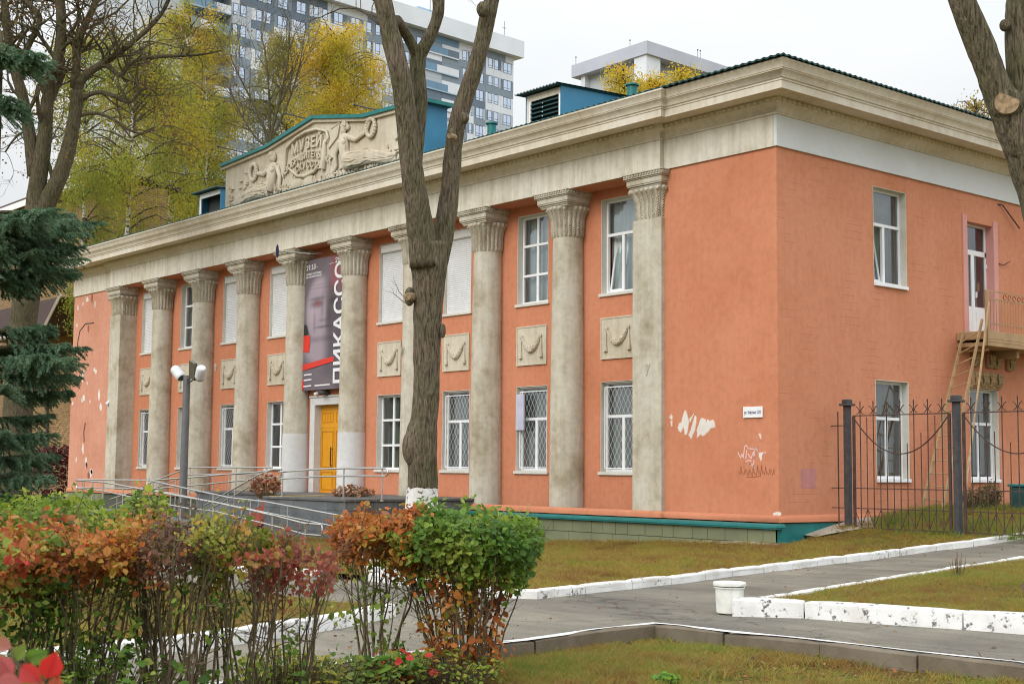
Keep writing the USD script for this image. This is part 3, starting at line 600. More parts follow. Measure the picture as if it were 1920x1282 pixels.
# ---- balcony door on the side
P = placer('side', 8.165); hw_, z0_, z1_ = .615, 4.46, 7.28
pk = MB().box(-hw_-.19, -hw_+.006, -.03, .20, z0_, z1_+.16).box(hw_-.006, hw_+.2, -.03, .20, z0_, z1_+.13).box(-hw_+.006, hw_-.006, .01, .2, z1_-.005, z1_+.05)
obj('door_surround', pk.map(P), M['pink'], MUS, label='pink painted surround of the balcony door')
bd = MB().box(-hw_, hw_, .2, .26, z0_+2.03, z0_+2.16).box(-hw_, -hw_+.06, .2, .26, z0_, z1_).box(hw_-.06, hw_, .2, .26, z0_, z1_).box(-.09, .05, .2, .26, z0_, z0_+2.03).box(-hw_+.06, hw_-.06, .2, .26, z1_-.06, z1_)
bd.box(-hw_+.06, -.09, .205, .25, z0_, z0_+.72).box(.05, hw_-.06, .205, .25, z0_, z0_+.72)
bp = obj('balcony_door', bd.map(P), M['frame'], MUS, label='white glazed double door onto the balcony')
obj('pane', MB().add([(-hw_+.05, .23, z0_+.7), (hw_-.05, .23, z0_+.7), (hw_-.05, .23, z1_-.03), (-hw_+.05, .23, z1_-.03)], [(0, 1, 2, 3)]).map(P), M['glass'], bp)
obj('door_panel', MB().bbox(-hw_+.11, -.13, .195, .21, z0_+.08, z0_+.62, .006).map(P), M['frame'], bp); obj('door_panel', MB().bbox(.10, hw_-.11, .195, .21, z0_+.08, z0_+.62, .006).map(P), M['frame'], bp)
obj('handle', MB().bbox(.07, .09, .15, .2, z0_+.95, z0_+1.1, .005).map(P), M['frame'], bp)
obj('yellow_sticker', MB().ell((.28, .235, z0_+1.25), (.07, .004, .13), 1).map(P), M['yellow'], bp)
for zz in (.9, 1.75): obj('hinge', MB().bbox(hw_-.03, hw_+.03, .17, .2, z0_+zz, z0_+zz+.1, .005).map(P), M['frame'], bp)

# ---- relief panels with garlands
for b in (1, 2, 3, 4, 6, 7, 8, 9):
    x = bayx(b); z0_, z1_ = 3.71, 4.75
    p = obj('relief_panel', MB().bbox(x-.60, x+.60, YR-.03, YR+.02, z0_, z1_, .006), M['relief'], MUS)
    rim = MB().box(x-.60, x+.60, YR-.045, YR-.028, z0_, z0_+.035).box(x-.60, x+.60, YR-.045, YR-.028, z1_-.035, z1_).box(x-.60, x-.565, YR-.045, YR-.028, z0_+.035, z1_-.035).box(x+.565, x+.60, YR-.045, YR-.028, z0_+.035, z1_-.035)
    obj('rim', rim, M['relief'], p)
    ga = MB(); r_ = np.random.default_rng(b)
    ts = np.linspace(-1, 1, 25); pts = np.stack([x+.37*ts, np.full(25, YR-.045), 4.20+.34*(ts**2)-.08], 1); rad = .028+.062*(1-ts**2)**1.2
    ga.tube(pts, rad, 8)
    for t_ in np.linspace(-.92, .92, 34):
        rr = .028+.062*(1-t_*t_)**1.2
        for _ in range(2): ga.ell((x+.37*t_+r_.normal()*.01, YR-.05-rr*.75, 4.12+.34*t_*t_+r_.uniform(-1, 1)*rr*.7), (.02, .02, .02), 1)
    for sg in (-1, 1):
        for a in range(6): ga.ell((x+sg*.38+.036*math.cos(a*1.047), YR-.06, 4.47+.036*math.sin(a*1.047)), (.026, .022, .026), 1)
        ga.ell((x+sg*.38, YR-.07, 4.47), (.022, .02, .022), 1)
        ga.tube([(x+sg*.40, YR-.045, 4.45), (x+sg*.405, YR-.05, 4.2), (x+sg*.41, YR-.055, 4.02)], [.02, .03, .038], 6); ga.tube([(x+sg*.41, YR-.055, 4.03), (x+sg*.412, YR-.058, 3.9)], [.05, .062], 8)
    obj('garland', ga, M['relief'], p, smooth=45)

# ---- entrance door
xd = bayx(5); zd = .17
arch = MB().box(xd-1.07, xd-.80, YR-.05, YR+.2, zd, 3.2).box(xd+.80, xd+1.07, YR-.05, YR+.2, zd, 3.2).box(xd-.80, xd+.80, YR-.05, YR+.2, 2.96, 3.2).bbox(xd-1.10, xd+1.10, YR-.09, YR+.1, 3.2, 3.25, .01)
obj('door_surround', arch, M['whitewash'], MUS, label='white plaster surround of the entrance door')
dl = MB().box(xd-.80, xd+.80, YR+.2, YR+.25, 2.24, 2.955).box(xd-.80, xd-.008, YR+.205, YR+.25, zd, 2.235).box(xd+.008, xd+.80, YR+.205, YR+.25, zd, 2.235)
dp = obj('entrance_door', dl, M['door'], MUS, label='yellow wooden entrance door')
for (xa, xb) in ((xd-.72, xd-.08), (xd+.08, xd+.72)):
    for (za, zb) in ((zd+.1, .85), (.98, 2.14), (2.4, 2.72)):
        fr_ = MB().bbox(xa, xb, YR+.19, YR+.203 if zb < 2.3 else YR+.198, za, za+.03, .004).bbox(xa, xb, YR+.19, YR+.198, zb-.03, zb, .004).bbox(xa, xa+.03, YR+.19, YR+.198, za+.03, zb-.03, .004).bbox(xb-.03, xb, YR+.19, YR+.198, za+.03, zb-.03, .004)
        if za > 2.3:
            for i in range(1, 4): fr_.box(xa+i*(xb-xa)/4-.006, xa+i*(xb-xa)/4+.006, YR+.19, YR+.199, za+.03, zb-.03)
        obj('door_moulding', fr_, M['doorline'], dp)
obj('handle', MB().tube([(xd-.10, YR+.13, 1.0), (xd-.10, YR+.13, 1.62)], .018, 8).tube([(xd-.10, YR+.13, 1.05), (xd-.10, YR+.2, 1.05)], .012, 6).tube([(xd-.10, YR+.13, 1.57), (xd-.10, YR+.2, 1.57)], .012, 6), M['rust'], dp)
obj('entrance_lamp', MB().bbox(xd-.25, xd+.05, YR-.3, YR-.04, 3.28, 3.38, .03).tube([(xd-.1, YR, 3.42), (xd-.1, YR-.15, 3.36)], .02, 6), M['dark'], MUS); obj('security_camera', MB().tube([(xd-.6, YR-.2, 3.29), (xd-.42, YR-.05, 3.41)], .05, 8), M['frame'], MUS)

# ---- plinth: ledge, metal flashing, separate tiles
def ledge(path, mat, prof, name): obj(name, sweep(prof, path), mat, MUS, smooth=40)
PL = [(-LEN-.0, 1.5), (-LEN-.0, .12), (JL+.02, .12), (JL+.02, -.02), (JR-.02, -.02), (JR-.02, .12), (0, .12), (0, 2.9)]
PLR = [(JR-9.5, -.02), (JR-.02, -.02), (JR-.02, .05), (0, .05), (0, 2.9)]
ledge([(-LEN, .12), (JL+.03, .12), (JL+.03, -.01), (JR-.03, -.01), (JR-.03, .10), (0, .10), (0, 12)], M['orange_front'], [(0, .05), (.02, .04), (.05, .02), (.068, -.01), (.072, -.05), (.072, -.10), (.05, -.112), (0, -.114)], 'plinth_ledge')
obj('plinth_core', MB().box(-LEN+.0, 0, .1, .9, -1.6, -.1).box(JL, JR, 0, .95, -1.6, -.1).box(-.4, 0, .9, DEPTH, -1.6, -.1).box(-LEN, -LEN+.4, .9, DEPTH, -1.6, .0), M['mortar'], MUS)
obj('plinth_flashing', sweep([(0, -.125), (.11, -.13), (.15, -.15), (.158, -.20), (.145, -.215), (.145, -.235), (.06, -.24)], [(-11.5, -.01), (.0, -.01), (.0, .14)]), M['teal'], MUS, smooth=40, label='teal metal flashing along the plinth')
def tile_row(x0, x1, y, z0, z1, mn, mx):
    x = x0
    while x < x1-.02:
        w = min(rnd.uniform(mn, mx), x1-x); w = w if x1-(x+w) > .15 else x1-x
        p = .006*rnd.random()
        obj('plinth_tile', MB().bbox(x+.005, x+w-.005, y-.022-p, y+.03, z0+.005, z1-.005, .006), M['plinth'], MUS); x += w
tile_row(-11.5, .06, -.045, -.53, -.24, .32, .72); tile_row(-11.5, .06, -.045, -.84, -.53, .45, .95); tile_row(-11.5, -.5, -.045, -1.15, -.84, .5, .95)
tile_row(-LEN-.05, JL, .09, -.42, -.13, .4, .7); tile_row(-LEN-.05, JL, .09, -.74, -.42, .4, .8); tile_row(-LEN-.05, JL, .09, -1.1, -.74, .4, .8)
obj('plinth_side_sheet', MB().box(.0, .035, .16, 2.0, -1.0, -.13).box(.0, .055, -.06, .16, -1.0, -.26), M['teal'], MUS, label='flat teal metal sheet on the side plinth')
aw = Polygon([(.04, .9), (.45, .8), (.7, 1.4), (.9, 2.3), (.6, 3.0), (.04, 3.2)])
obj('concrete_apron', sheet(aw, .085, .3, .03, 8), M['concrete'], smooth=True, kind='structure', label='broken concrete apron at the corner of the museum')
obj('concrete_apron', sheet(sbox(-10.0, -.42, .2, -.05), .085, .3, .03, 9), M['concrete'], smooth=True, kind='structure', label='narrow concrete strip below the plinth tiles')
# ---------------------------------------------------------------- attic with the sculpted pediment
XC, YP = -18.32, -.1
pedp = [(XC-5.75, 9.6), (XC+5.75, 9.6), (XC+5.75, 11.36), (XC+2.85, 11.42), (XC, 11.95), (XC-2.85, 11.50), (XC-5.75, 11.36)]
PED = obj('pediment', MB().poly(pedp, YP, YP+.35), M['relief'], MUS, label='pale attic wall carrying the sculpted relief and lettering')
def strip(mb, pts, y0, y1, th):
    for (a, b) in zip(pts[:-1], pts[1:]):
        a, b = np.array(a), np.array(b); mb.poly([tuple(a), tuple(b), (b[0], b[1]+th), (a[0], a[1]+th)], y0, y1)
top = [(XC-5.95, 11.40), (XC-2.85, 11.545), (XC, 12.0), (XC+2.85, 11.50), (XC+5.95, 11.40)]
rf = MB(); strip(rf, top, YP-.16, YP+.95, .11)
obj('attic_roof', rf, M['teal'], PED, label='teal sheet metal roof edge of the attic')
obj('attic_cornice', (lambda m: (strip(m, [(x, z-.10) for x, z in top], YP-.09, YP-.001, .098), m)[1])(MB()), M['relief'], PED)
for sx_ in (XC+5.75, XC-5.80): obj('attic_side', MB().box(sx_, sx_+.05, YP+.02, .72, 9.6, 11.38), M['blue'], PED, label='blue metal side wall of the attic')
def on(x, z, y=0.): return np.array([XC+x, YP-y, z])
def letters(text, x, z, h, R, spread, depth):
    mb = MB(); W_ = []
    for ch in text: m_ = meshkit.text_mesh(ch, h, depth, bold=True); W_.append((m_, m_.bounds[1][0]-m_.bounds[0][0]))
    tot = sum(w for _, w in W_)+spread*(len(W_)-1); s = -tot/2
    for m_, w in W_:
        a = (s+w/2)/R; ca, sa = math.cos(-a), math.sin(-a); v = np.array(m_.vertices); v[:, 0] -= (m_.bounds[0][0]+w/2)
        X = v[:, 0]*ca-v[:, 1]*sa+R*math.sin(a); Z = v[:, 0]*sa+v[:, 1]*ca+R*(math.cos(a)-1)
        mb.add(np.stack([XC+x+X, YP-.012-v[:, 2], z+Z], 1), m_.faces[:, ::-1]); s += w+spread
    return mb
obj('lettering', letters('МУЗЕЙ', -.42, 11.12, .36, 5.5, .06, .06), M['relief'], PED)
obj('lettering', letters('ИЗОБРАЗИТЕЛЬНЫХ', -.42, 10.80, .215, 2.6, .02, .06), M['relief'], PED)
obj('lettering', letters('ИСКУССТВ', -.42, 10.48, .215, 2.2, .03, .06), M['relief'], PED)
sc = MB()
sc.tube([on(-1.75, 10.5, .05), on(-1.7, 10.9, .06), on(-1.62, 11.34, .07), on(-1.0, 11.58, .08), on(-.42, 11.66, .09), on(.2, 11.64, .08), on(.75, 11.48, .07), on(.86, 11.25, .06), on(.74, 11.12, .06), on(.62, 11.22, .06)], [.035, .04, .045, .05, .055, .05, .045, .04, .03, .02], 8)
sc.tube([on(-1.45, 10.62, .04), on(-.9, 10.30, .06), on(-.42, 10.22, .07), on(.1, 10.3, .06), on(.55, 10.62, .04)], [.04, .06, .07, .06, .04], 8)
sc.tube([on(.62, 11.2, .05), on(.66, 10.7, .07), on(.58, 10.3, .07)], [.05, .09, .11], 8)
sc.ell(on(-.30, 10.05, .02), (.30, .09, .26), 2); sc.ell(on(-.95, 10.05, .02), (.42, .10, .2), 2); sc.tube([on(1.0, 11.5, .06), on(1.5, 11.62, .05)], .02, 6)
sc.poly([(XC+.85, 10.9), (XC+1.35, 11.2), (XC+1.5, 11.66), (XC+1.05, 11.56)], YP-.05, YP-.001)
obj('scroll', sc, M['relief'], PED, smooth=50)
fo = MB(); r_ = np.random.default_rng(5)
for _ in range(330):
    x = r_.uniform(-5.4, 5.2); z = 9.88+abs(r_.normal())*(.13 if abs(x) < 2 else .2+.03*abs(x))
    a = r_.uniform(0, np.pi); R_ = np.array([[math.cos(a), 0, -math.sin(a)], [0, 1, 0], [math.sin(a), 0, math.cos(a)]])
    fo.ell(on(x, z, .03), (.10, .05, .034), 1, R_)
obj('acanthus_leaves', fo, M['relief'], PED, smooth=True)
def figure(s, hx, hz, wx, wz, base):
    """reclining draped figure in relief; s = side its body lies to"""
    mb = MB()
    mb.ell(on(hx, hz, .10), (.135, .12, .18), 2); mb.ell(on(hx+s*.05, hz+.06, .09), (.17, .13, .16), 2); mb.ell(on(hx+s*.19, hz+.0, .08), (.09, .08, .09), 2); mb.ell(on(hx-s*.13, hz-.02, .1), (.035, .04, .04), 1)
    mb.tube([on(hx, hz-.14, .07), on(hx+s*.02, hz-.28, .07)], [.075, .09], 8)
    mb.tube([on(hx-s*.20, hz-.32, .06), on(hx+s*.02, hz-.27, .1), on(hx+s*.26, hz-.32, .06)], [.10, .13, .11], 10)
    mb.tube([on(hx+s*.02, hz-.25, .09), on(hx+s*.02, hz-.5, .12), on(hx+s*.06, hz-.78, .10), on(hx+s*.22, hz-1.02, .09)], [.17, .225, .20, .25], 12)
    mb.ell(on(hx-s*.09, hz-.46, .24), (.095, .09, .10), 2); mb.ell(on(hx+s*.13, hz-.47, .24), (.095, .09, .10), 2)
    mb.tube([on(hx+s*.24, hz-.32, .08), on(hx+s*.62, hz-.46, .1), on(wx-s*.25, wz-.12, .08), on(wx-s*.02, wz+.24, .08)], [.10, .085, .07, .05], 8)      # arm to the wreath
    mb.tube([on(hx-s*.22, hz-.34, .08), on(hx-s*.46, hz-.72, .11), on(hx-s*.40, hz-1.12, .09), on(hx-s*.55, base+.1, .07)], [.10, .085, .07, .055], 8)      # leaning arm
    leg = [on(hx+s*.15, hz-1.0, .11), on(hx+s*.75, base+.34, .16), on(hx+s*1.5, base+.30, .15), on(hx+s*2.3, base+.14, .1), on(hx+s*2.75, base+.1, .07)]
    mb.tube(leg, [.23, .20, .155, .09, .06], 12); mb.tube([p+np.array([0, .02, -.14]) for p in leg], [.21, .19, .15, .10, .05], 12)
    for k in range(13):                                                      # folds of the drapery
        t = k/12; a = on(hx+s*(.1+1.9*t), base+.52-.3*t, .22-.08*t); mb.tube([a, a+np.array([s*.14, .0, -.18]), a+np.array([s*.34, .05, -.36+.12*t])], [.02, .036, .022], 6)
    for k in range(26):                                                      # hair
        a = r_.uniform(0, 2*np.pi); e = r_.uniform(.3, 1); mb.ell(on(hx+s*.06+.17*e*math.cos(a), hz+.08+.15*e*abs(math.sin(a))-.03, .17+.05*(1-e)), (.04, .04, .035), 1)
    for k in range(34):                                                      # long folds over the legs and the hip
        t0 = r_.uniform(0, .7); o = r_.uniform(-.2, .26); P_ = []
        for t in np.linspace(t0, min(1, t0+.35), 6):
            i = t*(len(leg)-1); j = min(int(i), len(leg)-2); c_ = leg[j]+(leg[j+1]-leg[j])*(i-j); w_ = (1-t)*.9+.25
            P_.append(c_+np.array([0, -.20*w_*math.sqrt(max(.05, 1-(o*3)**2*.7)), o*w_-.07+.03*math.sin(t*17+k)]))
        mb.tube(P_, [.012, .024, .028, .026, .02, .01], 5)
    for k in range(12):
        a0 = on(hx+s*r_.uniform(-.16, .2), hz-.32, .26); mb.tube([a0, a0+np.array([s*.03, .03, -.25]), a0+np.array([s*r_.uniform(.0, .25), .03, -.62])], [.012, .022, .012], 5)
    for k in range(22): mb.ell(on(hx+s*(1.2+1.6*r_.random()), base+.02+.3*r_.random(), .07), (.13, .05, .045), 1)
    return mb.map(lambda v: np.stack([v[:, 0], YP+(v[:, 1]-YP)*.68, v[:, 2]], 1))
obj('relief_figure', figure(-1, -2.45, 11.17, -3.75, 10.92, 9.9), M['relief'], PED, smooth=60, label='carved reclining draped figure reaching left with a wreath'); obj('relief_figure', figure(1, 1.75, 11.38, 3.2, 11.18, 10.02), M['relief'], PED, smooth=60, label='carved reclining draped figure reaching right with a wreath')
for wx, wz in ((-3.75, 10.88), (3.2, 11.14)):
    mb = MB()
    for a in np.linspace(0, 2*np.pi, 19)[:-1]: mb.ell(on(wx+.22*math.cos(a), wz+.27*math.sin(a), .07), (.075, .06, .075), 1)
    obj('wreath', mb, M['relief'], PED, smooth=True)

# ---- dormers, vent pipes and wires on the roof
def dormer(x0, x1, yf, zt, louvre):
    zb = roofz(yf)-.05; back = 6.0
    side = [(yf, zb), (yf, zt), (yf+back, zt+.25), (yf+back, roofz(yf+back)-.05)]
    mb = MB().poly(side, x1-.03, x1, 'yz').poly(side, x0, x0+.03, 'yz')
    p = obj('roof_dormer', mb, M['blue'], MUS, label='blue dormer with louvred front near the right end of the roof' if louvre else 'small blue dormer with an open dark hatch near the left end of the roof')
    n = 40; xs = np.linspace(x0-.22, x1+.06, n); w = .018*np.sin(xs*2*np.pi/.13)
    V = np.concatenate([np.stack([xs, np.full(n, y), z+w], 1) for y, z in ((yf-.22, zt+.0), (yf+back, zt+.27), (yf+back, zt+.31), (yf-.22, zt+.035))])
    F_ = [(a*n+i, a*n+i+1, b*n+i+1, b*n+i) for a, b in ((0, 1), (2, 3), (3, 0)) for i in range(n-1)]
    obj('dormer_roof', MB().add(V, F_), M['tealdark'], p)
    fr_ = MB().box(x0+.03, x1-.03, yf+.01, yf+.06, zt-.2, zt-.02).box(x0+.03, x0+.14, yf+.01, yf+.06, zb, zt-.2)
    obj('dormer_front', fr_, M['cornice'] if louvre else M['frame'], p)
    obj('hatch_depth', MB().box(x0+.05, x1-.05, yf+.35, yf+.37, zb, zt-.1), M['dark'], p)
    if louvre:
        obj('louvre_frame', MB().box(x0+.14, x0+.2, yf+.0, yf+.05, zb, zt-.2).box(x1-.09, x1-.03, yf+.0, yf+.05, zb, zt-.2), M['frame'], p)
        n = 8; h = (zt-.22-zb)/n
        for i in range(n):
            z = zb+h*i
            obj('louvre_slat', MB().add([(x0+.2, yf-.015, z+.01), (x1-.09, yf-.015, z+.01), (x1-.09, yf+.1, z+h*.95), (x0+.2, yf+.1, z+h*.95), (x0+.2, yf-.012, z+.035), (x1-.09, yf-.012, z+.035)], [(0, 1, 2, 3), (0, 4, 5, 1), (4, 3, 2, 5)]), M['tealdark'], p)
        for i in range(n-1): obj('rivet', MB().ell(((x0+x1)/2, yf-.02, zb+h*(i+1)), (.02, .02, .025), 1), M['steel'], p)
dormer(-9.12, -7.70, .8, 11.07, True); dormer(-27.75, -26.1, .8, 11.08, False)
for x, y, h in ((-13.25, 3.0, 1.05), (-15.88, 3.0, .95), (-7.25, 3.0, 1.0)):
    p = obj('vent_pipe', MB().tube([(x, y, roofz(y)-.05), (x, y, roofz(y)+h)], .14, 14), M['teal'], MUS, smooth=40)
    obj('pipe_cap', MB().lathe([(0, roofz(y)+h+.1), (.19, roofz(y)+h+.04), (.19, roofz(y)+h), (.14, roofz(y)+h-.01)], 14, (x, y, 0)), M['teal'], p)
for (u0, v0, u1, v1) in ((535, 213, 590, 226), (665, 197, 722, 210), (410, 275, 465, 288)):
    a, b = at(u0, v0, 1, -.25), at(u1, v1, 1, .2); obj('roof_bracket_arm', MB().tube([a, b], .022, 5).ell(a, (.05, .05, .05), 1), M['iron'], MUS)

# ---- exhibition banner in the entrance bay
bx0, bx1, bz0, bz1, by = -19.55, -16.75, 3.42, 7.62, .40
BAN = thing('exhibition_banner', 'tall exhibition banner with grey portrait and red stripes above the yellow door', 'banner', ((bx0+bx1)/2, by, bz0))
NX, NZ_ = 90, 140; us, vs = np.linspace(0, 1, NX), np.linspace(0, 1, NZ_); UU, VV = np.meshgrid(us, vs, indexing='ij')
def sstep(a, b, x): t = np.clip((x-a)/(b-a), 0, 1); return t*t*(3-2*t)
def blob(cx, cy, rx, ry, s=.5): return sstep(1+s, 1-s, np.sqrt(((UU-cx)/rx)**2+((VV-cy)/ry)**2))
lum = .125+.03*UU+.02*np.sin(VV*9)
face = blob(.37, .60, .34, .26, .16); neck = blob(.36, .33, .34, .14, .3)
fl = .34-.25*sstep(.34, .60, UU); lum = lum*(1-np.maximum(face, neck*.9))+fl*np.maximum(face, neck*.9)
lum *= 1-.62*blob(.27, .655, .12, .026, .8)*1; lum *= 1+.5*blob(.28, .645, .05, .010, .8); lum *= 1-.3*blob(.40, .62, .03, .09, .9); lum *= 1-.4*blob(.64, .665, .10, .026, .8); lum *= 1-.5*blob(.28, .695, .15, .012, .9); lum *= 1+.18*blob(.36, .80, .22, .05, .9); lum *= 1-.25*blob(.36, .775, .24, .006, .9); lum *= 1-.25*blob(.36, .80, .22, .005, .9)
lum *= 1+.35*blob(.44, .58, .045, .10, .9); lum *= 1-.35*blob(.52, .55, .05, .09, .9); lum *= 1-.55*blob(.41, .475, .15, .009, .9); lum *= 1-.30*blob(.41, .525, .09, .012, .9); lum *= 1-.30*blob(.22, .52, .025, .08, .9)
lum *= 1-.30*blob(.36, .385, .35, .02, .9); lum *= 1+.2*blob(.20, .60, .10, .08, .9); lum *= 1-.35*blob(.62, .16, .22, .07, .8)
col = np.stack([lum*.98, lum*.80, lum*.93], -1)
redb = sstep(.50, .62, UU)*sstep(.70, .82, VV); col = col*(1-.55*redb[..., None])+np.array([.30, .05, .06])*.55*redb[..., None]
eye = blob(.30, .655, .07, .022, .6); col = col*(1-.5*eye[..., None])+np.array([.28, .04, .045])*.5*eye[..., None]
dk = sstep(.62, .72, UU)*sstep(.86, .55, VV); col = col*(1-.6*dk[..., None])+np.array([.065, .05, .07])*.6*dk[..., None]
wv = .03*np.sin(UU*5+VV*3)*(.3+VV)
V = np.stack([bx0+(bx1-bx0)*UU, by+wv, bz0+(bz1-bz0)*VV], -1).reshape(-1, 3); I, J = np.meshgrid(np.arange(NX-1), np.arange(NZ_-1), indexing='ij'); q = I*NZ_+J
prn = look('banner_print', {'a': ('attribute', {'attribute': 'tint'}), 'p': ('principled_bsdf', {'roughness': .55, 'specular_ior_level': .3})}, [('a.color', 'p.base_color')])
obj('banner_sheet', (V, np.stack([q, q+NZ_, q+NZ_+1, q+1], -1).reshape(-1, 4)), prn, BAN, smooth=True, col=col.reshape(-1, 3))
def bw(u, v, o=.012): return (bx0+(bx1-bx0)*u, by+.03*math.sin(u*5+v*3)*(.3+v)-o, bz0+(bz1-bz0)*v)
M['print_red'] = plain('banner_red', (.62, .035, .02), .55, var=.04); M['print_white'] = plain('banner_white', (.74, .73, .74), .55, var=.03)
def flat(pts, mat, name, o=.012):
    pl = Polygon(pts); vv, ff = trimesh.creation.triangulate_polygon(pl, engine='earcut'); obj(name, (np.array([bw(a, b, o) for a, b in vv]), ff[:, ::-1]), mat, BAN)
flat([(.0, .30), (.12, .29), (.14, .36), (.13, .42), (.0, .425)], M['print_red'], 'red_shape'); flat([(.0, .155), (.66, .205), (.66, .235), (.60, .24), (.0, .20)], M['print_red'], 'red_stripe'); flat([(.0, .425), (.10, .43), (.06, .5), (.0, .51)], M['black'], 'black_shape'); flat([(0, .0), (.05, .03), (0, .10)], M['print_red'], 'red_corner')
flat([(.02, .921), (.02, .9225), (.0, .9225), (.0, .921)], M['print_white'], 'line'); flat([(.20, .936), (.62, .944), (.62, .947), (.20, .939)], M['print_white'], 'line')
def btext(t, u, v, h, vert=False, bold=True):
    m_ = meshkit.text_mesh(t, h, .003, bold); vv = np.array(m_.vertices); a = vv[:, 0]/(bx1-bx0); b = vv[:, 1]/(bz1-bz0)
    if vert: P_ = np.array([bw(u-y/(bx1-bx0), v+x/(bz1-bz0), .012+z) for x, y, z in vv])
    else: P_ = np.array([bw(u+x/(bx1-bx0), v+y/(bz1-bz0), .012+z) for x, y, z in vv])
    obj('lettering', (P_, m_.faces[:, ::-1]), M['print_white'], BAN)
btext('ПИКАССО', .85, .025, .56, True); btext('19.10', .03, .925, .16); btext('25.12', .64, .945, .16)
btext('ГРАФИКА И КЕРАМИКА', .03, .885, .062); btext('ИЗ СОБРАНИЙ МУЗЕЕВ', .03, .863, .062)
for i, (u, v) in enumerate(((.03, .115), (.03, .075), (.03, .028), (.26, .028), (.42, .028))): flat([(u, v), (u+.16, v+.002), (u+.16, v+.012), (u, v+.01)], M['print_white'], 'small_print')

# ---- raised entrance platform, stair and ramp
zp = .19
PLT = thing('entrance_platform', 'raised entrance platform clad in grey stone with dark coping, stair and ramp', 'platform', (-15, -2, -.9))
def T_(x, y): return T1(x, y)
xR = -10.25
def cladding(p0, p1, zb, zt, wmin, wmax, out):
    p0, p1 = np.array(p0, float), np.array(p1, float); L_ = np.linalg.norm(p1-p0); d = (p1-p0)/L_; s = 0
    while s < L_-.05:
        w = min(rnd.uniform(wmin, wmax), L_-s); zz = zb
        for hh in (.55, .55, .55):
            zz2 = min(zz+hh, zt)
            if zz2-zz < .05: break
            o = .02+.006*rnd.random(); a, b = p0+d*(s+.004), p0+d*(s+w-.004); n = np.array(out)
            P8 = [(*(q_+n*oo), z) for oo in (-.03, o) for q_ in (a, b) for z in (zz+.004, zz2-.004)]
            obj('stone_slab', trimesh.convex.convex_hull(np.array(P8)), M['granite'], PLT); zz = zz2
        s += w
obj('platform_core', MB().box(-21.8, xR, -2.05, .66, -1.7, zp-.07).box(-14.2, xR, -4.0, -2.05, -1.7, zp-.07), M['mortar'], PLT)
obj('coping', MB().bbox(-21.85, xR+.06, -2.1, .66, zp-.068, zp, .01).bbox(-14.25, xR+.06, -4.06, -2.102, zp-.068, zp, .01), M['coping'], PLT, label='dark stone coping and floor of the platform')
cladding((-14.2, -4.0), (xR, -4.0), -1.2, zp-.075, .6, .95, (0, -1)); cladding((xR, -4.0), (xR, .05), -1.2, zp-.075, .7, 1.0, (1, 0)); cladding((-21.8, -2.05), (-14.2, -2.05), -1.2, zp-.075, .6, .95, (0, -1))
nst = 7
for i in range(nst):
    x1 = -14.2-.36*i; zt = zp-.16*(i+1)
    obj('step', MB().bbox(x1-.36, x1, -3.9, -2.1, zt-.5, zt, .01), M['redtile'], PLT)
obj('warning_strip', MB().box(-15.3, -14.3, -3.9, -2.15, zp-.158, zp-.15).box(-14.18, -13.9, -3.9, -2.2, zp+.004, zp+.009), M['yellow'], PLT, label='yellow warning strip at the stair head')
# rails measured on vertical planes parallel to the front
def rail_line(pts, y): return [at(u, v, 1, y) for u, v in pts]
def rails(label, tops, y, posts, floor, lows, extra=()):
    par = thing('handrail', label, 'handrail', tuple(rail_line(tops[:1], y)[0]-np.array([0, 0, .9])), group='steel handrails of the ramp and stair')
    def smoothp(P):
        P = [np.array(p) for p in P]; Q = [P[0]]
        for a, b, c in zip(P[:-2], P[1:-1], P[2:]): Q += [b+(a-b)*min(.3, .08/np.linalg.norm(a-b)), b+(c-b)*min(.3, .08/np.linalg.norm(c-b))]
        return Q+[P[-1]]
    tp = rail_line(tops, y); obj('top_rail', MB().tube(smoothp(tp), .025, 8), M['steel'], par, smooth=50)
    lp = rail_line(lows, y) if lows else None
    if lp: obj('lower_rail', MB().tube(smoothp(lp), .022, 8), M['steel'], par, smooth=50)
    for e in extra: obj('end_loop', MB().tube(smoothp(rail_line(e, y)), .022, 8), M['steel'], par, smooth=50)
    xs = [p[0] for p in tp]; zs = [p[2] for p in tp]
    for u in posts:
        # the point of the top rail over pixel column u
        best = None
        for a, b, (ua, va), (ub, vb) in zip(tp[:-1], tp[1:], tops[:-1], tops[1:]):
            if min(ua, ub) <= u <= max(ua, ub) and ua != ub: t = (u-ua)/(ub-ua); best = at(u, va+(vb-va)*t, 1, y); break
        if best is None: continue
        zf = floor(best); obj('post', MB().tube([(best[0], best[1], zf), (best[0], best[1], best[2])], .022, 8).lathe([(.05, zf+.012), (.05, zf-.02)], 10, (best[0], best[1], 0)), M['steel'], par, smooth=50)
RB_t = [(143, 900), (194, 903.6), (400, 941), (452, 952), (511, 965.5), (572, 981), (603, 983)]; RB_l = [(145, 915), (194, 920), (289, 941), (356, 953), (402, 958), (524, 988), (572, 1001.5), (603, 1003.5)]
RA_t = [(287, 902), (400, 926), (432, 933), (496, 940), (626, 964), (700, 980)]; RA_l = [(284, 918), (400, 940), (502, 961), (626, 986), (700, 1001)]
rampB = [at(u, v, 1, -5.75) for u, v in RB_t]; rampA = [at(u, v, 1, -4.45) for u, v in RA_t]
def interp_z(line, x): L_ = sorted((p[0], p[2]) for p in line); return float(np.interp(x, [a for a, _ in L_], [b for _, b in L_]))
xr0, xr1 = rampB[0][0]-.1, rampB[-1][0]
xs_ = np.linspace(xr0, xr1, 24)
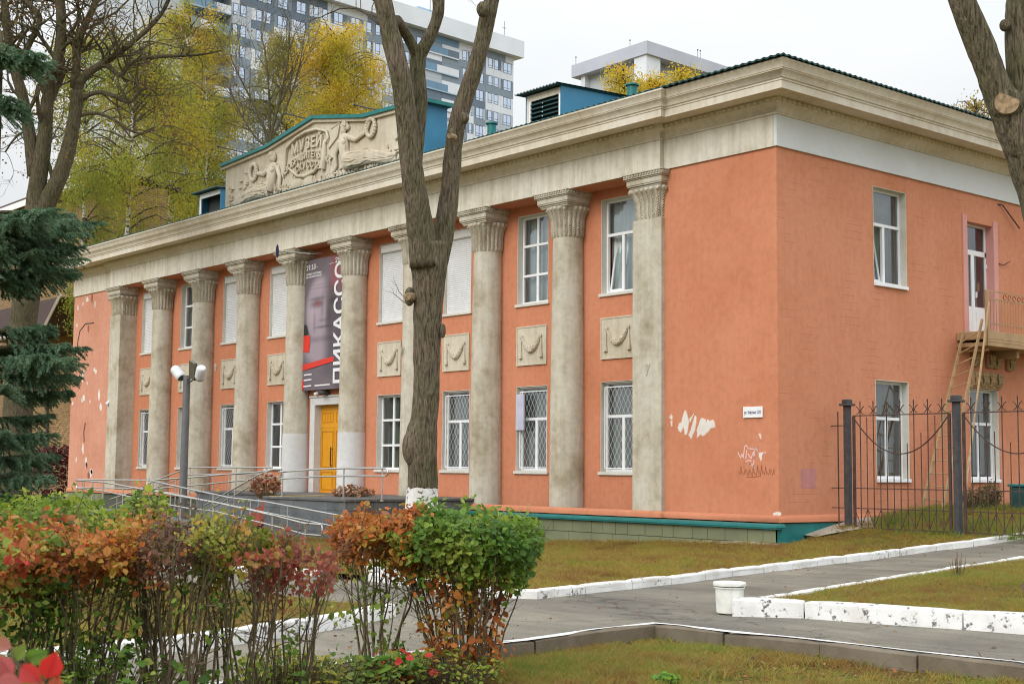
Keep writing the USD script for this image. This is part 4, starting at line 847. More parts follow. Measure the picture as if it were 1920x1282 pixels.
for name_, (ya, yb), mat_, dz in (('ramp_floor', (-5.9, -4.3), M['granite'], 0),):
    V = []; F_ = []
    for i, x in enumerate(xs_):
        z = interp_z(rampB, x)-.88; V += [(x, ya, z), (x, yb, z), (x, ya, -1.9), (x, yb, -1.9)]
    for i in range(len(xs_)-1):
        b = i*4; F_ += [(b, b+4, b+5, b+1), (b, b+2, b+6, b+4), (b+1, b+5, b+7, b+3)]
    e = (len(xs_)-1)*4; F_ += [(0, 1, 3, 2), (e, e+2, e+3, e+1)]
    obj(name_, (np.array(V), np.array(F_)), mat_, PLT, label='sloping ramp in front of the platform')
rails('steel ramp handrail nearest the viewer, ending in a loop at the right', RB_t, -5.75, (144, 174, 194, 231, 320, 358, 400, 453, 511, 573), lambda p: interp_z(rampB, p[0])-.9, RB_l, [[(603, 983), (604.5, 993), (603, 1003.5)], [(143, 900), (142.5, 908), (145, 915)]])
rails('steel ramp handrail on the inner side of the ramp, running behind the orange bush', RA_t, -4.45, (287, 340, 400, 470, 540, 626), lambda p: interp_z(rampA, p[0])-.9, RA_l)
rails('thin steel handrail climbing along the museum wall behind the lamp pole', [(206, 936), (260, 918), (287, 902), (337, 883), (357, 876), (511, 876)], -.9, (220, 262, 300, 357, 400, 443, 500), lambda p: max(T1(p[0], p[1]), p[2]-.9), [(206, 950), (262, 926), (290, 915), (357, 889), (511, 888)])
rails('level steel handrail at the left end of the ramp landing', [(146, 899), (290, 900), (400, 891), (490, 884), (525, 880), (529, 886)], -2.6, (155, 250, 330, 429, 490), lambda p: max(T1(p[0], p[1]), p[2]-.95), [(146, 914), (290, 916), (400, 906), (490, 897), (525, 893), (529, 886)])
rails('steel stair handrail rising to the entrance platform', [(385, 947), (484, 890), (511, 880), (528, 880)], -3.0, (400, 440, 487), lambda p: p[2]-.92, [(385, 960), (487, 901), (528, 893)])
rails('level steel handrail along the platform in front of the yellow door', [(522, 885), (580, 880), (645, 877.5), (723, 877.5)], -3.9, (530, 645, 717), lambda p: zp, [(522, 898), (580, 894), (645, 892), (723, 892)], [[(723, 877.5), (727, 880), (727, 889), (723, 892)]])
# red tiled strip and white blocks where the path to the stair begins
red = Polygon(Gs([(560, 1040), (640, 1052), (700, 1066), (740, 1070), (700, 1078), (660, 1074), (560, 1056)])).buffer(.02)
obj('red_path', sheet(red, .085, .3), M['redtile'], kind='structure', label='strip of red paving by the white kerb blocks')
for a, b, w_, h_, lb in (((650, 1052), (716, 1066), .28, .16, 'sloping white kerb block behind the red paving'), ((676, 1084), (726, 1090), .24, .2, 'white kerb block with stepped end in front of the red paving'), ((722, 1058), (770, 1062), .2, .16, 'white kerb block half hidden by the orange leaved bush')):
    p, q_ = G(*a), G(*b); d = (q_-p)/np.linalg.norm(q_-p); n = np.array([-d[1], d[0]])*w_; zb = T1(*p)
    P8 = [(*c, z) for c in (p, q_) for z in (zb-.1, zb+h_)]+[(*(c+n), z) for c in (p, q_) for z in (zb-.1, zb+h_*.9)]
    obj('kerb_block', trimesh.convex.convex_hull(np.array(P8)), M['kerb'], label=lb, category='kerb')

# ---- street number plate, paint marks
SG = thing('address_sign', 'small white street name plate on the orange corner wall', 'sign', (-.68, .12, 2.13))
obj('plate', MB().bbox(-.95, -.41, .085, .118, 2.13, 2.37, .006), M['frame'], SG)
tm_ = meshkit.text_mesh('ул. Кирова 120', .072, .003, False); v = np.array(tm_.vertices); wtxt = tm_.bounds[1][0]; k = .47/wtxt
obj('lettering', (np.stack([-.915+v[:, 0]*k, .083-v[:, 2], 2.215+v[:, 1]], 1), tm_.faces[:, ::-1]), M['signblue'], SG)
def wallpoly(pts, mat, name, o=.003, parent=MUS, label=None):
    W3 = [at(u, v, 1, .12) for u, v in pts]; pl = Polygon([(p[0], p[2]) for p in W3]).buffer(0)
    mb = MB()
    for g in getattr(pl, 'geoms', [pl]): mb.poly(g, .12-o, .125)
    obj(name, mb, mat, parent, label=label)
M['tornpaint'] = plain('torn_paint', (.66, .40, .30), .85, var=.15, scale=20)
def ring(pts, w, seed):
    pl = Polygon(pts).buffer(0); pl = max(getattr(pl, 'geoms', [pl]), key=lambda q_: q_.area).buffer(w, resolution=2); r = np.random.default_rng(seed+50); return [(a+r.normal()*.45, b+r.normal()*.45) for a, b in pl.exterior.coords[:-1]]
z6 = lambda x, y: (1230+x/7.12, 740+y/7.12)
def jag(pts, n=3, amp=5, seed=0):
    r = np.random.default_rng(seed); o = []
    for a, b in zip(pts, pts[1:]+pts[:1]):
        for t in np.linspace(0, 1, n+1)[:-1]: o.append((a[0]+(b[0]-a[0])*t+r.normal()*amp*(t > 0), a[1]+(b[1]-a[1])*t+r.normal()*amp*(t > 0)))
    return [z6(*p) for p in o]
for i, pts in enumerate(([(290, 440), (320, 375), (345, 370), (385, 205), (400, 215), (440, 350), (415, 520), (390, 530), (365, 410), (335, 500), (300, 470)], [(520, 280), (540, 300), (520, 470), (470, 585), (440, 540), (480, 420)], [(600, 320), (660, 320), (665, 385), (690, 330), (720, 350), (770, 340), (790, 430), (730, 440), (690, 500), (620, 550), (600, 520), (550, 575), (545, 480)], [(185, 290), (205, 262), (225, 290), (215, 325), (190, 320)], [(200, 345), (220, 350), (212, 420)], [(445, 330), (500, 250), (490, 290), (460, 360)], [(1370, 510), (1395, 520), (1402, 590)], [(1375, 790), (1430, 770), (1400, 880)])):
    wallpoly(jag(pts, 3, 4, i), M['chip'], 'paint_chip', .0045); wallpoly(list(ring(jag(pts, 3, 4, i), .9, i)), M['tornpaint'], 'torn_paint_edge', .0025)
wallpoly([(1449, 962), (1456, 959), (1464, 960), (1465, 965), (1458, 969), (1450, 966)], M['chip'], 'paint_chip')
def stroke(pts, mat, wd, name):
    P_ = [at(*z6(*p), 1, .12) for p in pts]; ln = LineString([(p[0], p[2]) for p in P_]).buffer(wd, resolution=2); mb = MB()
    for g in getattr(ln, 'geoms', [ln]): mb.poly(g, .117, .122)
    obj(name, mb, mat, MUS)
for pts in ([(1095, 770), (1130, 840), (1150, 790), (1165, 840), (1185, 690), (1205, 670), (1230, 710)], [(1210, 740), (1200, 850)], [(1235, 715), (1300, 725), (1330, 700), (1355, 745)], [(1230, 790), (1270, 850), (1300, 760), (1310, 850)], [(1325, 705), (1300, 960), (1250, 920)], [(1200, 890), (1240, 870), (1270, 885)], [(1370, 775), (1465, 770)], [(1240, 920), (1290, 930), (1312, 970)]): stroke(pts, M['graffiti_white'], .012, 'pale_graffiti_stroke')
for i in range(9): x = 1095+i*55; stroke([(x, 1010+20*math.sin(i*2.1)), (x+25, 1075-15*math.cos(i)), (x+40, 960+30*math.sin(i)), (x+52, 1060)], M['graffiti_dark'], .006, 'brown_graffiti_stroke')
stroke([(1210, 1095), (1300, 1100), (1400, 1080)], M['graffiti_dark'], .006, 'brown_graffiti_stroke')
obj('mauve_patch', MB().box(.0, .003, .87, 1.39, .62, 1.04), M['patch'], MUS, label='mauve paint patch near the corner of the side wall')
# flaked paint on the far left wall
r_ = np.random.default_rng(11)
for i in range(26):
    u, v_ = r_.uniform(136, 190), r_.choice([560, 572, 610, 700, 715, 745, 760, 850, 870, 880])+r_.normal()*9
    c = at(u, v_, 1, .12)
    if c[0] < -LEN+.1 or c[0] > xl-.15: continue
    a, b = .05+.1*r_.random(), .08+.22*r_.random(); n = 9
    pl = Polygon([(c[0]+a*math.cos(t)*(.6+.6*r_.random()), c[2]+b*math.sin(t)*(.6+.6*r_.random())) for t in np.linspace(0, 2*np.pi, n+1)[:-1]]).buffer(0)
    if pl.geom_type == 'Polygon': obj('paint_flake', MB().poly(pl, .116, .124), M['chip'] if r_.random() < .7 else M['graffiti_dark'], MUS)
def wire(name, pts, r0, mat, parent=MUS, label=None): obj(name, MB().tube(pts, r0, 5), mat, parent, label=label)
wire('wall_crack', [at(u, v_, 1, .113) for u, v_ in ((176, 605), (160, 607), (150, 620), (146, 640), (144, 662))], .02, M['dark']); wire('wall_crack', [at(u, v_, 1, .113) for u, v_ in ((160, 792), (157, 810), (158, 828))], .02, M['dark'])
wire('flag_holder', [at(519, 470, 1, -.6), at(580, 476, 1, -.2), at(606, 474, 1, .3)], .022, M['steel'], label='thin metal arm sticking out beside the banner'); obj('flag_remnant', MB().ell(at(520, 471, 1, -.6), (.05, .05, .22), 2), plain('dark_blue_cloth', (.03, .03, .08), .9), MUS)
for u, v_ in ((1212, 693), (751, 658), (404, 690)):
    c = at(u, v_, 1, -.012); obj('flag_socket', MB().tube([c+np.array([-.09, .01, .13]), c+np.array([0, .01, -.12]), c+np.array([.09, .01, .13])], .022, 6).tube([c+np.array([0, .0, .15]), c+np.array([0, .0, -.12])], .02, 6), M['stone'], MUS)
wire('wall_hook', [(0.0, 9.05, 7.9), (.06, 9.2, 7.88), (.12, 9.9, 7.35)], .018, M['rust']); wire('wall_hook', [(0, 9.0, 6.35), (.05, 9.2, 6.32), (.05, 9.5, 6.45)], .012, M['rust'])
# small grey camera boxes on the left pilaster
obj('security_camera', MB().tube([at(199, 758, 1, -.1), at(206, 752, 1, .05)], .06, 8), M['frame'], MUS)

# ---- balcony with carved brackets, and the two ladders leaning on it
BAL = obj('balcony', MB().bbox(.0, .86, 7.02, 10.6, 4.22, 4.42, .01).bbox(.0, .86, 7.02, 10.6, 4.05, 4.15, .01).bbox(.78, .86, 7.02, 10.6, 4.15, 4.22, .004).bbox(.0, .70, 7.2, 7.32, 3.95, 4.05, .01).bbox(0, .7, 8.6, 8.72, 3.85, 4.05, .01), M['tan'], MUS, label='tan painted balcony slab')
rl = MB().box(.79, .83, 7.06, 7.14, 4.42, 5.42)
obj('railing_post', MB().bbox(.77, .85, 7.04, 7.12, 4.42, 5.42, .006), M['tan'], BAL)
obj('railing_rail', MB().box(.80, .82, 7.12, 10.6, 5.39, 5.42), M['tan'], BAL); obj('railing_rail', MB().box(.80, .82, 7.12, 10.6, 5.20, 5.23), M['tan'], BAL); obj('railing_rail', MB().box(.80, .82, 7.12, 10.6, 4.60, 4.63), M['tan'], BAL)
for i in range(26): y = 7.24+i*.13; obj('baluster', MB().box(.803, .817, y-.007, y+.007, 4.42, 5.2), M['tan'], BAL)
for i in range(12): y = 7.9+i*.22; obj('scroll_ornament', MB().tube([(.81, y+.07*math.cos(a), 5.30+.06*math.sin(a)) for a in np.linspace(0, 5.2, 12)], .008, 5), M['rust'], BAL)
for (y, z) in [(7.62, 3.62), (8.30, 3.62), (8.62, 3.62), (9.25, 3.60), (7.62, 3.14), (7.98, 3.14), (8.30, 3.14), (8.66, 3.14)]:
    mb = MB().bbox(.0, .10, y, y+.27, z, z+.36, .02).bbox(.1, .16, y+.02, y+.25, z+.2, z+.34, .02)
    for k in range(3): mb.tube([(.10, y+.06+.075*k, z+.03), (.15, y+.06+.075*k, z+.12), (.13, y+.06+.075*k, z+.22)], [.02, .03, .02], 6)
    mb.ell((.17, y+.08, z+.28), (.03, .045, .04), 1).ell((.17, y+.19, z+.28), (.03, .045, .04), 1)
    obj('carved_bracket', mb, M['wood'], MUS, smooth=45)
obj('lintel_board', MB().bbox(.0, .05, 7.45, 8.95, 3.10, 3.17, .006), M['wood'], MUS)
def ladder(label, a0, b0, a1, b1, wd, n, mat, dp):
    p = thing('ladder', label, 'ladder', tuple(np.array(a0)))
    for (s, e) in ((a0, a1), (b0, b1)):
        s, e = np.array(s, float), np.array(e, float); d = (e-s)/np.linalg.norm(e-s); nn = np.cross(d, np.array(b0, float)-np.array(a0, float)); nn /= np.linalg.norm(nn); sd = np.cross(d, nn)
        P8 = [q_+nn*x*dp+sd*y*wd for q_ in (s, e) for x in (-.5, .5) for y in (-.5, .5)]; obj('rail', trimesh.convex.convex_hull(np.array(P8)), mat, p)
    for i in range(1, n):
        t = i/n; q0 = np.array(a0)+(np.array(a1)-np.array(a0))*t; q1 = np.array(b0)+(np.array(b1)-np.array(b0))*t; obj('rung', MB().tube([q0, q1], .016, 6), mat, p)
ladder('tan painted ladder with broad side rail leaning on the balcony edge', (.22, 5.05, .1), (.78, 5.0, .02), (.22, 7.0, 4.45), (.72, 7.0, 4.7), .03, 15, M['wood'], .08)
ladder('narrow wooden ladder standing at the balcony corner, nearest the viewer', (1.22, 5.15, .0), (1.0, 5.45, .02), (.92, 6.98, 5.1), (.86, 6.99, 4.6), .028, 13, M['wood'], .04)

# ---- iron fence and gate
FY = 1.95
FEN = thing('iron_fence', 'wrought iron fence with dark square posts beside the orange side wall', 'fence', (.43, FY, -.3))
for x in (.43, 3.12, 5.85):
    zb = T1(x, FY)-.25; p = obj('post', MB().bbox(x-.065, x+.065, FY-.065, FY+.065, zb, 2.42, .008), M['iron'], FEN)
    obj('post_cap', MB().bbox(x-.13, x+.13, FY-.13, FY+.13, 2.42, 2.47, .008).bbox(x-.085, x+.085, FY-.085, FY+.085, 2.47, 2.56, .01), M['iron'], p)
for (x0, x1) in ((.60, 2.95), (3.28, 5.68)):
    b = .012; ft = -.22
    for (xx_, w) in ((x0, .03), (x1, .03)): obj('gate_stile', MB().box(xx_-w, xx_+w, FY-.02, FY+.02, ft-.02, 2.2), M['rust'], FEN)
    for z, t in ((2.2, .012), (.63, .01), (.20, .01), (ft, .015)): obj('rail', MB().box(x0, x1, FY-t, FY+t, z-t, z+t), M['rust'], FEN)
    n = 7; sp = (x1-x0)/n; arc = lambda x: 2.17-.80*(1-((2*(x-x0)/(x1-x0))-1)**2)
    aa = np.linspace(x0+.03, x1-.03, 28); obj('arc', MB().tube([(x, FY-.015, arc(x)) for x in aa], .014, 6), M['rust'], FEN)
    for i in range(n):
        x = x0+sp*(i+.5)
        p = obj('bar', MB().box(x-.009, x+.009, FY-.007, FY+.007, ft, 2.48), M['rust'], FEN)
        orn = MB()
        for s in (-1, 1):
            orn.tube([(x+s*.02, FY, 2.30), (x+s*.05, FY, 2.36), (x+s*.10, FY, 2.40)], .010, 5); orn.tube([(x+s*.015, FY, 2.30), (x+s*.05, FY, 2.25), (x+s*.09, FY, 2.235)], .010, 5)
        obj('spear_ornament', orn.ell((x, FY, 2.47), (.016, .012, .05), 1), M['rust'], p)
        if i < n-1:
            x2 = x+sp*.5; ht = arc(x2)+.22*(abs(i-2.5)/2.5)+.16; obj('bar', MB().box(x2-.008, x2+.008, FY-.006, FY+.006, ft, ht), M['rust'], FEN)
        for s in (-1, 1): obj('zigzag', MB().tube([(x, FY, ft+.02), (x+s*sp*.5, FY, .19)], .008, 5), M['rust'], FEN)
obj('wall_stub', MB().box(.17, .19, FY-.01, FY+.01, -.2, 2.3).box(.0, .35, FY-.01, FY+.01, .62, .64).box(.0, .35, FY-.01, FY+.01, .19, .21).box(.0, .35, FY-.01, FY+.01, 1.98, 2.0), M['rust'], FEN)

# ---- floodlight pole, bucket, green container
lb = at(341, 930, 1, -3.95); lt = at(350.5, 704, 1, -3.95)
LP = thing('floodlight_pole', 'grey steel pole carrying three floodlights in front of the columns', 'lamp post', (lb[0], lb[1], T1(lb[0], lb[1])))
obj('pole', MB().tube([(lt[0]-.03, lt[1], -1.2), (lt[0], lt[1], lt[2])], [.125, .105], 16), plain('grey_pole_paint', (.13, .13, .135), .5), LP, smooth=40)
M['lampwhite'] = plain('white_lamp_housing', (.66, .68, .70), .4, var=.05); M['lampdark'] = plain('dark_lamp_glass', (.09, .085, .06), .3)
for du, dv, tilt, mt, nm in ((-18, -6, -1, 'lampwhite', 'left'), (26, -6, 1, 'lampwhite', 'right')):
    c = at(350.5+du, 704+dv, 1, -4.1); d = np.array([tilt*.75, -.25, .75]); d /= np.linalg.norm(d)
    p = obj('floodlight', MB().tube([c-d*.24, c-d*.18, c+d*.14, c+d*.2], [.12, .155, .15, .11], 12), M[mt], LP, smooth=40, label='white floodlight housing'); obj('lamp_glass', MB().tube([c-d*.26, c-d*.245], .125, 12), M['lampdark'], p)
    obj('arm', MB().tube([(lt[0], lt[1], lt[2]-.25), c-d*.12], .022, 6), M['iron'], LP)
c = at(362, 694, 1, -4.15); d = np.array([.35, -.2, .8]); d /= np.linalg.norm(d); sx = np.cross(d, [0, 1, .2]); sx /= np.linalg.norm(sx); nz = np.cross(sx, d)
P8 = np.array([c+d*a*.27+sx*b*.15+nz*e*.05 for a in (-1, 1) for b in (-1, 1) for e in (-1, 1)]); obj('floodlight', trimesh.convex.convex_hull(P8), M['lampdark'], LP, label='dark flat floodlight'); obj('arm', MB().tube([(lt[0], lt[1], lt[2]-.15), c-d*.2], .022, 6), M['iron'], LP)

bc = G(1368, 1149); bz = T1(*bc)
BK = thing('bucket', 'white plastic bucket with lid standing at the end of the thick kerb', 'bucket', (bc[0], bc[1], bz))
obj('body', MB().lathe([(0, bz+.004), (.142, bz+.004), (.15, bz+.015), (.163, bz+.26), (.168, bz+.30)], 32, (*bc, 0)), M['bucket'], BK, smooth=40); obj('rim', MB().lathe([(.166, bz+.285), (.178, bz+.287), (.178, bz+.30), (.168, bz+.302)], 32, (*bc, 0)), M['bucket'], BK, smooth=40)
obj('lid', MB().lathe([(.165, bz+.31), (.185, bz+.312), (.19, bz+.335), (.186, bz+.352), (.172, bz+.356), (.165, bz+.343), (0, bz+.34)], 32, (*bc, 0)).bbox(bc[0]+.16, bc[0]+.2, bc[1]-.03, bc[1]+.03, bz+.325, bz+.35, .008), M['bucket'], BK, smooth=40)
obj('handle', MB().tube([(bc[0]+.175*math.cos(a)*Rt[0], bc[1]+.175*math.cos(a)*Rt[1], bz+.30-.10*math.sin(a)) for a in np.linspace(0, np.pi, 14)]+[], .004, 5), M['steel'], BK)
GB = thing('green_container', 'dark green metal box standing by the side wall at the right edge', 'container', (2.2, 6.6, .2))
obj('body', MB().bbox(1.62, 3.0, 6.5, 7.3, T1(2, 6.6)-.1, .68, .02), M['tealdark'], GB); obj('lid', MB().bbox(1.59, 3.03, 6.46, 7.34, .68, .74, .015), M['teal'], GB)
# ---------------------------------------------------------------- towers behind
TG = {'w': plain('tower_white_panel', (.64, .67, .70), .6, var=.05, scale=.3), 'l': plain('tower_light_grey_panel', (.42, .46, .50), .6, var=.06, scale=.3), 'm': plain('tower_grey_panel', (.205, .25, .295), .6, var=.06, scale=.3), 'd': plain('tower_slate_panel', (.125, .17, .22), .6, var=.06, scale=.3), 'b': plain('tower_blue_panel', (.14, .25, .36), .5, var=.08, scale=.3), 'bl': plain('tower_pale_blue_panel', (.32, .45, .57), .5, var=.08, scale=.3)}
M['tframe'] = plain('tower_window_frame', (.03, .033, .04), .4)
M['tglass'] = look('tower_glass', {'p': ('principled_bsdf', {'base_color': (.50, .58, .70), 'roughness': .12, 'specular_ior_level': 1.0, 'metallic': .75})}, [])
R0 = np.array([-165.0, 134.0, 0]); e1 = np.array([-.077, .997, 0.]); e1 /= np.linalg.norm(e1); en = np.array([e1[1], -e1[0], 0.])
R0 = np.array([*(deep(963, 82, 247.1)[:2]), 0.])
def TP(v):  # local (s to the near end, depth inwards, height)
    v = np.asarray(v, float); return R0 - v[:, :1]*e1 - v[:, 1:2]*en + v[:, 2:]*np.array([0, 0, 1.])
TOW = thing('apartment_tower', 'tall grey and white chequered apartment tower behind the museum with blue loggias', 'tower', tuple(R0))
SL = 72.0
obj('tower_wall', MB().box(0, 13.2, 0, 18, -2, 73.6).box(20.7, 58.6, 0, 18, -2, 73.6).box(13.2, 20.7, 2.2, 18, -2, 73.6).box(58.6, 66.5, 2.2, 18, -2, 73.6).box(66.5, SL, 0, 18, -2, 73.6).map(TP), TG['l'], TOW)
obj('parapet', MB().box(-1.4, SL+1, -1.3, 19, 73.6, 76.6).map(TP), TG['w'], TOW, label='white overhanging parapet')
obj('roof_room', MB().box(14, 19, 4, 9, 76.6, 79.3).map(TP), TG['bl'], TOW)
for s, h in ((.4, 4), (16, 6.5), (18, 5), (40, 4)): obj('antenna', MB().tube(TP([(s, 2, 76.6), (s, 2, 76.6+h)]), .06, 4).tube(TP([(s-.5, 2, 76.2+h*.8), (s+.5, 2, 76.2+h*.8)]), .04, 4), M['tframe'], TOW)
cols = [(.55, 2.5, 'B'), (3.7, 4.75, 'S'), (5.2, 6.2, 'S'), (7.3, 9.05, 'B'), (9.9, 10.7, 'S'), (11.35, 12.3, 'S'), (21.6, 22.6, 'S'), (24.2, 25.9, 'B'), (27.5, 29.2, 'B'), (30.4, 31.4, 'S'), (32.2, 33.2, 'S'), (34.6, 36.4, 'B'), (38.0, 39.8, 'B'), (41.0, 42, 'S'), (42.8, 43.8, 'S'), (45.2, 47.0, 'B'), (48.6, 50.4, 'B'), (51.6, 52.6, 'S'), (53.2, 54.2, 'S'), (56.0, 57.0, 'S'), (57.4, 58.3, 'S')]
rt_ = np.random.default_rng(21); nw = 0
edges = [0]+[(a[1]+b[0])/2 for a, b in zip(cols[:-1], cols[1:])]+[58.6]
def vis(s, h):
    P_ = TP([(s, 0, h)])[0]-CAM; z = P_ @ Fw; u = 960+FPX*(P_ @ Rr)/z; v = 641-FPX*(P_ @ Ur)/z; return u, v
def roofline(u): return 108+.272*(1465-u)
pan, paneS = MB(), MB(); prevrow = {}
for f_ in range(17):
    zt = 72.3-3.1*f_
    run = 0; tone = 'w'
    for ci, (a, b, kd) in enumerate(cols):
        u, v = vis((a+b)/2, zt-1)
        if v < -25 or v > roofline(u)+15 or u > 980: continue
        hgt = 1.9 if kd == 'B' else 1.75
        if nw < 290:
            nw += 1; w = .07
            fr_ = MB().box(a, a+w, -.05, .06, zt-hgt, zt).box(b-w, b, -.05, .06, zt-hgt, zt).box(a+w, b-w, -.05, .06, zt-w, zt).box(a+w, b-w, -.05, .06, zt-hgt, zt-hgt+w).box(a+w, b-w, -.05, .06, zt-hgt+.42, zt-hgt+.48)
            if kd == 'B': fr_.box((a+b)/2-.04, (a+b)/2+.04, -.05, .06, zt-hgt+w, zt-w)
            p = obj('window', fr_.map(TP), M['tframe'], TOW); obj('pane', MB().add([(a+w, -.03, zt-hgt+w), (b-w, -.03, zt-hgt+w), (b-w, -.03, zt-w), (a+w, -.03, zt-w)], [(0, 3, 2, 1)]).map(TP), M['tglass'], p)
        if run <= 0: tone = rt_.choice(['w', 'w', 'm', 'd', 'l', 'm']); run = rt_.integers(1, 4)
        run -= 1
        x0_, x1_ = edges[ci]+.02, edges[ci+1]-.02
        obj('facade_panel', MB().box(x0_, x1_, -.04, -.003, zt-3.08, zt-hgt-.02).map(TP), TG[tone], TOW)
        t2 = rt_.choice(['w', 'l', 'm', 'd', 'w'])
        for (p0, p1) in ((x0_, a-.02), (b+.02, x1_)):
            if p1-p0 > .12: obj('facade_panel', MB().box(p0, p1, -.04, -.003, zt-hgt, zt+.0).map(TP), TG[t2 if rt_.random() < .7 else tone], TOW)
    for (l0, l1) in ((13.2, 20.7), (58.6, 66.5)):
        u, v = vis((l0+l1)/2, zt-1)
        if v < -40 or v > roofline(u)+20: continue
        obj('loggia_slab', MB().box(l0+.02, l1-.02, -.25, 2.2, zt-2.1, zt-1.9).map(TP), TG['w' if f_ % 3 == 0 else 'bl'], TOW)
        k = 3; xs = np.linspace(l0+.02, l1-.02, k+1)
        for i in range(k):
            tn = rt_.choice(['b', 'bl', 'w', 'b', 'd']); obj('loggia_panel', MB().box(xs[i], xs[i+1]-.03, -.22, -.14, zt-1.9, zt-.7).map(TP), TG[tn], TOW)
        obj('loggia_window', MB().box(l0+.8, l1-2.6, 2.05, 2.19, zt-1.5, zt+.8).map(TP), M['tglass'], TOW); obj('loggia_back', MB().box(l0+.02, l1-.02, 2.12, 2.195, zt-1.9, zt+.99).map(TP), TG['b'], TOW)
for i, (a, b) in enumerate(((0, 2.0), (2.1, 7.9), (8, 13.1), (13.2, 16), (16, 20.7), (20.8, 26), (26.1, 33), (33.1, 41), (41.1, 48), (48.1, 58))): obj('facade_panel', MB().box(a, b-.05, -.045, -.004, 72.35, 73.55).map(TP), TG[['w', 'm', 'w', 'b', 'b', 'm', 'm', 'w', 'd', 'm'][i]], TOW)
obj('tower_wall', MB().box(-.03, -.005, .05, 18, 0, 73.55).map(TP), TG['w'], TOW)

T2 = np.array([*deep(1213, 76, 200)[:2], 0.]); t2z = float(deep(1213, 76, 200)[2])
TW2 = thing('apartment_tower', 'top of a pale tower with an overhanging roof frame, rising right of the roof dormer', 'tower', tuple(T2))
a_ = np.array([-.999, .03, 0]); b_ = np.array([-.05, .999, 0])
def T2P(v): v = np.asarray(v, float); return T2 + v[:, :1]*a_ + v[:, 1:2]*b_ + v[:, 2:]*np.array([0, 0, 1.])
H2 = t2z
tgf = plain('tower_frame_panel', (.43, .45, .51), .6, var=.06, scale=.3); obj('roof_frame', MB().box(0, 16.5, 0, 24, H2-1.9, H2).map(T2P), tgf, TW2); obj('tower_wall', MB().box(2.0, 14.5, 1.6, 22, 0, H2-1.9).map(T2P), TG['l'], TW2)
obj('corner_pier', MB().box(.35, 2.9, .25, 3.3, 0, H2-1.9).map(T2P), TG['w'], TW2); obj('corner_pier', MB().box(14.0, 14.9, .6, 2.5, 0, H2-1.9).map(T2P), TG['w'], TW2); obj('corner_pier', MB().box(.4, 1.8, 17.6, 18.4, 0, H2-1.9).map(T2P), TG['w'], TW2)
lil = plain('tower_lilac_panel', (.33, .35, .44), .6, var=.05)
for i, (y0_, y1_) in enumerate(((3.4, 6.0), (6.05, 8.2), (8.25, 11.2), (11.25, 14.5), (14.55, 17.5), (18.5, 22))): obj('facade_panel', MB().box(1.9, 1.99, y0_, y1_, H2-12, H2-1.95).map(T2P), [lil, TG['l'], lil, TG['w'], lil, TG['m']][i], TW2)
for y0_ in (4.6, 6.9, 12):
    p = obj('window', MB().box(1.8, 1.9, y0_, y0_+.08, H2-8, H2-5.6).box(1.8, 1.9, y0_+1.3, y0_+1.38, H2-8, H2-5.6).box(1.8, 1.9, y0_+.08, y0_+1.3, H2-5.7, H2-5.6).box(1.8, 1.9, y0_+.08, y0_+1.3, H2-8, H2-7.9).box(1.8, 1.9, y0_+.65, y0_+.72, H2-7.9, H2-5.7).map(T2P), M['tframe'], TW2); obj('pane', MB().add([(1.86, y0_, H2-8), (1.86, y0_+1.38, H2-8), (1.86, y0_+1.38, H2-5.6), (1.86, y0_, H2-5.6)], [(0, 1, 2, 3)]).map(T2P), M['tglass'], p)
for s, y in ((4.5, 1), (.5, 12), (.5, 12.6), (16, .5)): obj('antenna', MB().tube(T2P([(s, y, H2), (s, y, H2+1.3)]), .04, 4).ell(T2P([(s, y, H2+1.3)])[0], (.12, .12, .12), 1), M['tframe'], TW2)

# ---------------------------------------------------------------- brick house at the left
M['brick_a'] = plain('ochre_brick', (.30, .19, .085), .85, var=.2, scale=5); M['brick_b'] = plain('tan_brick', (.36, .24, .115), .85, var=.2, scale=5); M['brick_c'] = plain('brown_brick', (.22, .13, .06), .85, var=.2, scale=5)
M['brickfar'] = look('brickwork', {'g': ('geometry', {}), 's': ('separate_xyz', {}), 'c': ('combine_xyz', {}), 'b': ('brick_texture', {'color1': (.31, .195, .085), 'color2': (.22, .13, .06), 'mortar': (.09, .065, .04), 'scale': 1.0, 'mortar_size': .012, 'brick_width': .26, 'row_height': .1, 'bias': -.1}), 'p': ('principled_bsdf', {'roughness': .9})}, [('g.position', 's.vector'), ('s.x', 'c.x'), ('s.z', 'c.y'), ('c.vector', 'b.vector'), ('b.color', 'p.base_color')])
M['brown'] = plain('dark_brown_metal', (.055, .03, .025), .5, var=.15)
HY = 6.0
HS = thing('brick_house', 'ochre brick house with dark brown roof left of the museum', 'house', (-55, HY, -1))
h0 = at(60, 366, 1, HY-.5); h1 = at(0, 386, 1, HY-.5)
zE2 = float(h1[2])
hx1 = float(at(178, 430, 1, HY)[0])
obj('wall', MB().box(-80, hx1, HY, HY+4, -1.5, zE2-.25), M['brickfar'], HS)
hx2 = hx1+.3
rp = [(-82, HY-.6, zE2-.3), (hx2, HY-.6, zE2-.3), (hx2-1, HY+2.2, zE2+.3), (-82, HY+2.2, zE2+.3), (-82, HY+4.6, zE2-.3), (hx2, HY+4.6, zE2-.3)]
obj('roof', MB().add([*rp, *[(x, y, z+.18) for x, y, z in rp]], [(0, 1, 2, 3), (3, 2, 5, 4), (6, 9, 8, 7), (9, 10, 11, 8), (0, 6, 7, 1), (1, 7, 8, 2), (2, 8, 11, 5), (4, 5, 11, 10), (0, 3, 9, 6)]), M['brown'], HS)
obj('bargeboard', MB().box(-82, hx2, HY-.7, HY-.62, zE2-.62, zE2-.28), M['frame'], HS)
br = np.random.default_rng(9); cnt = 0; rest = MB(); rowsz = .1
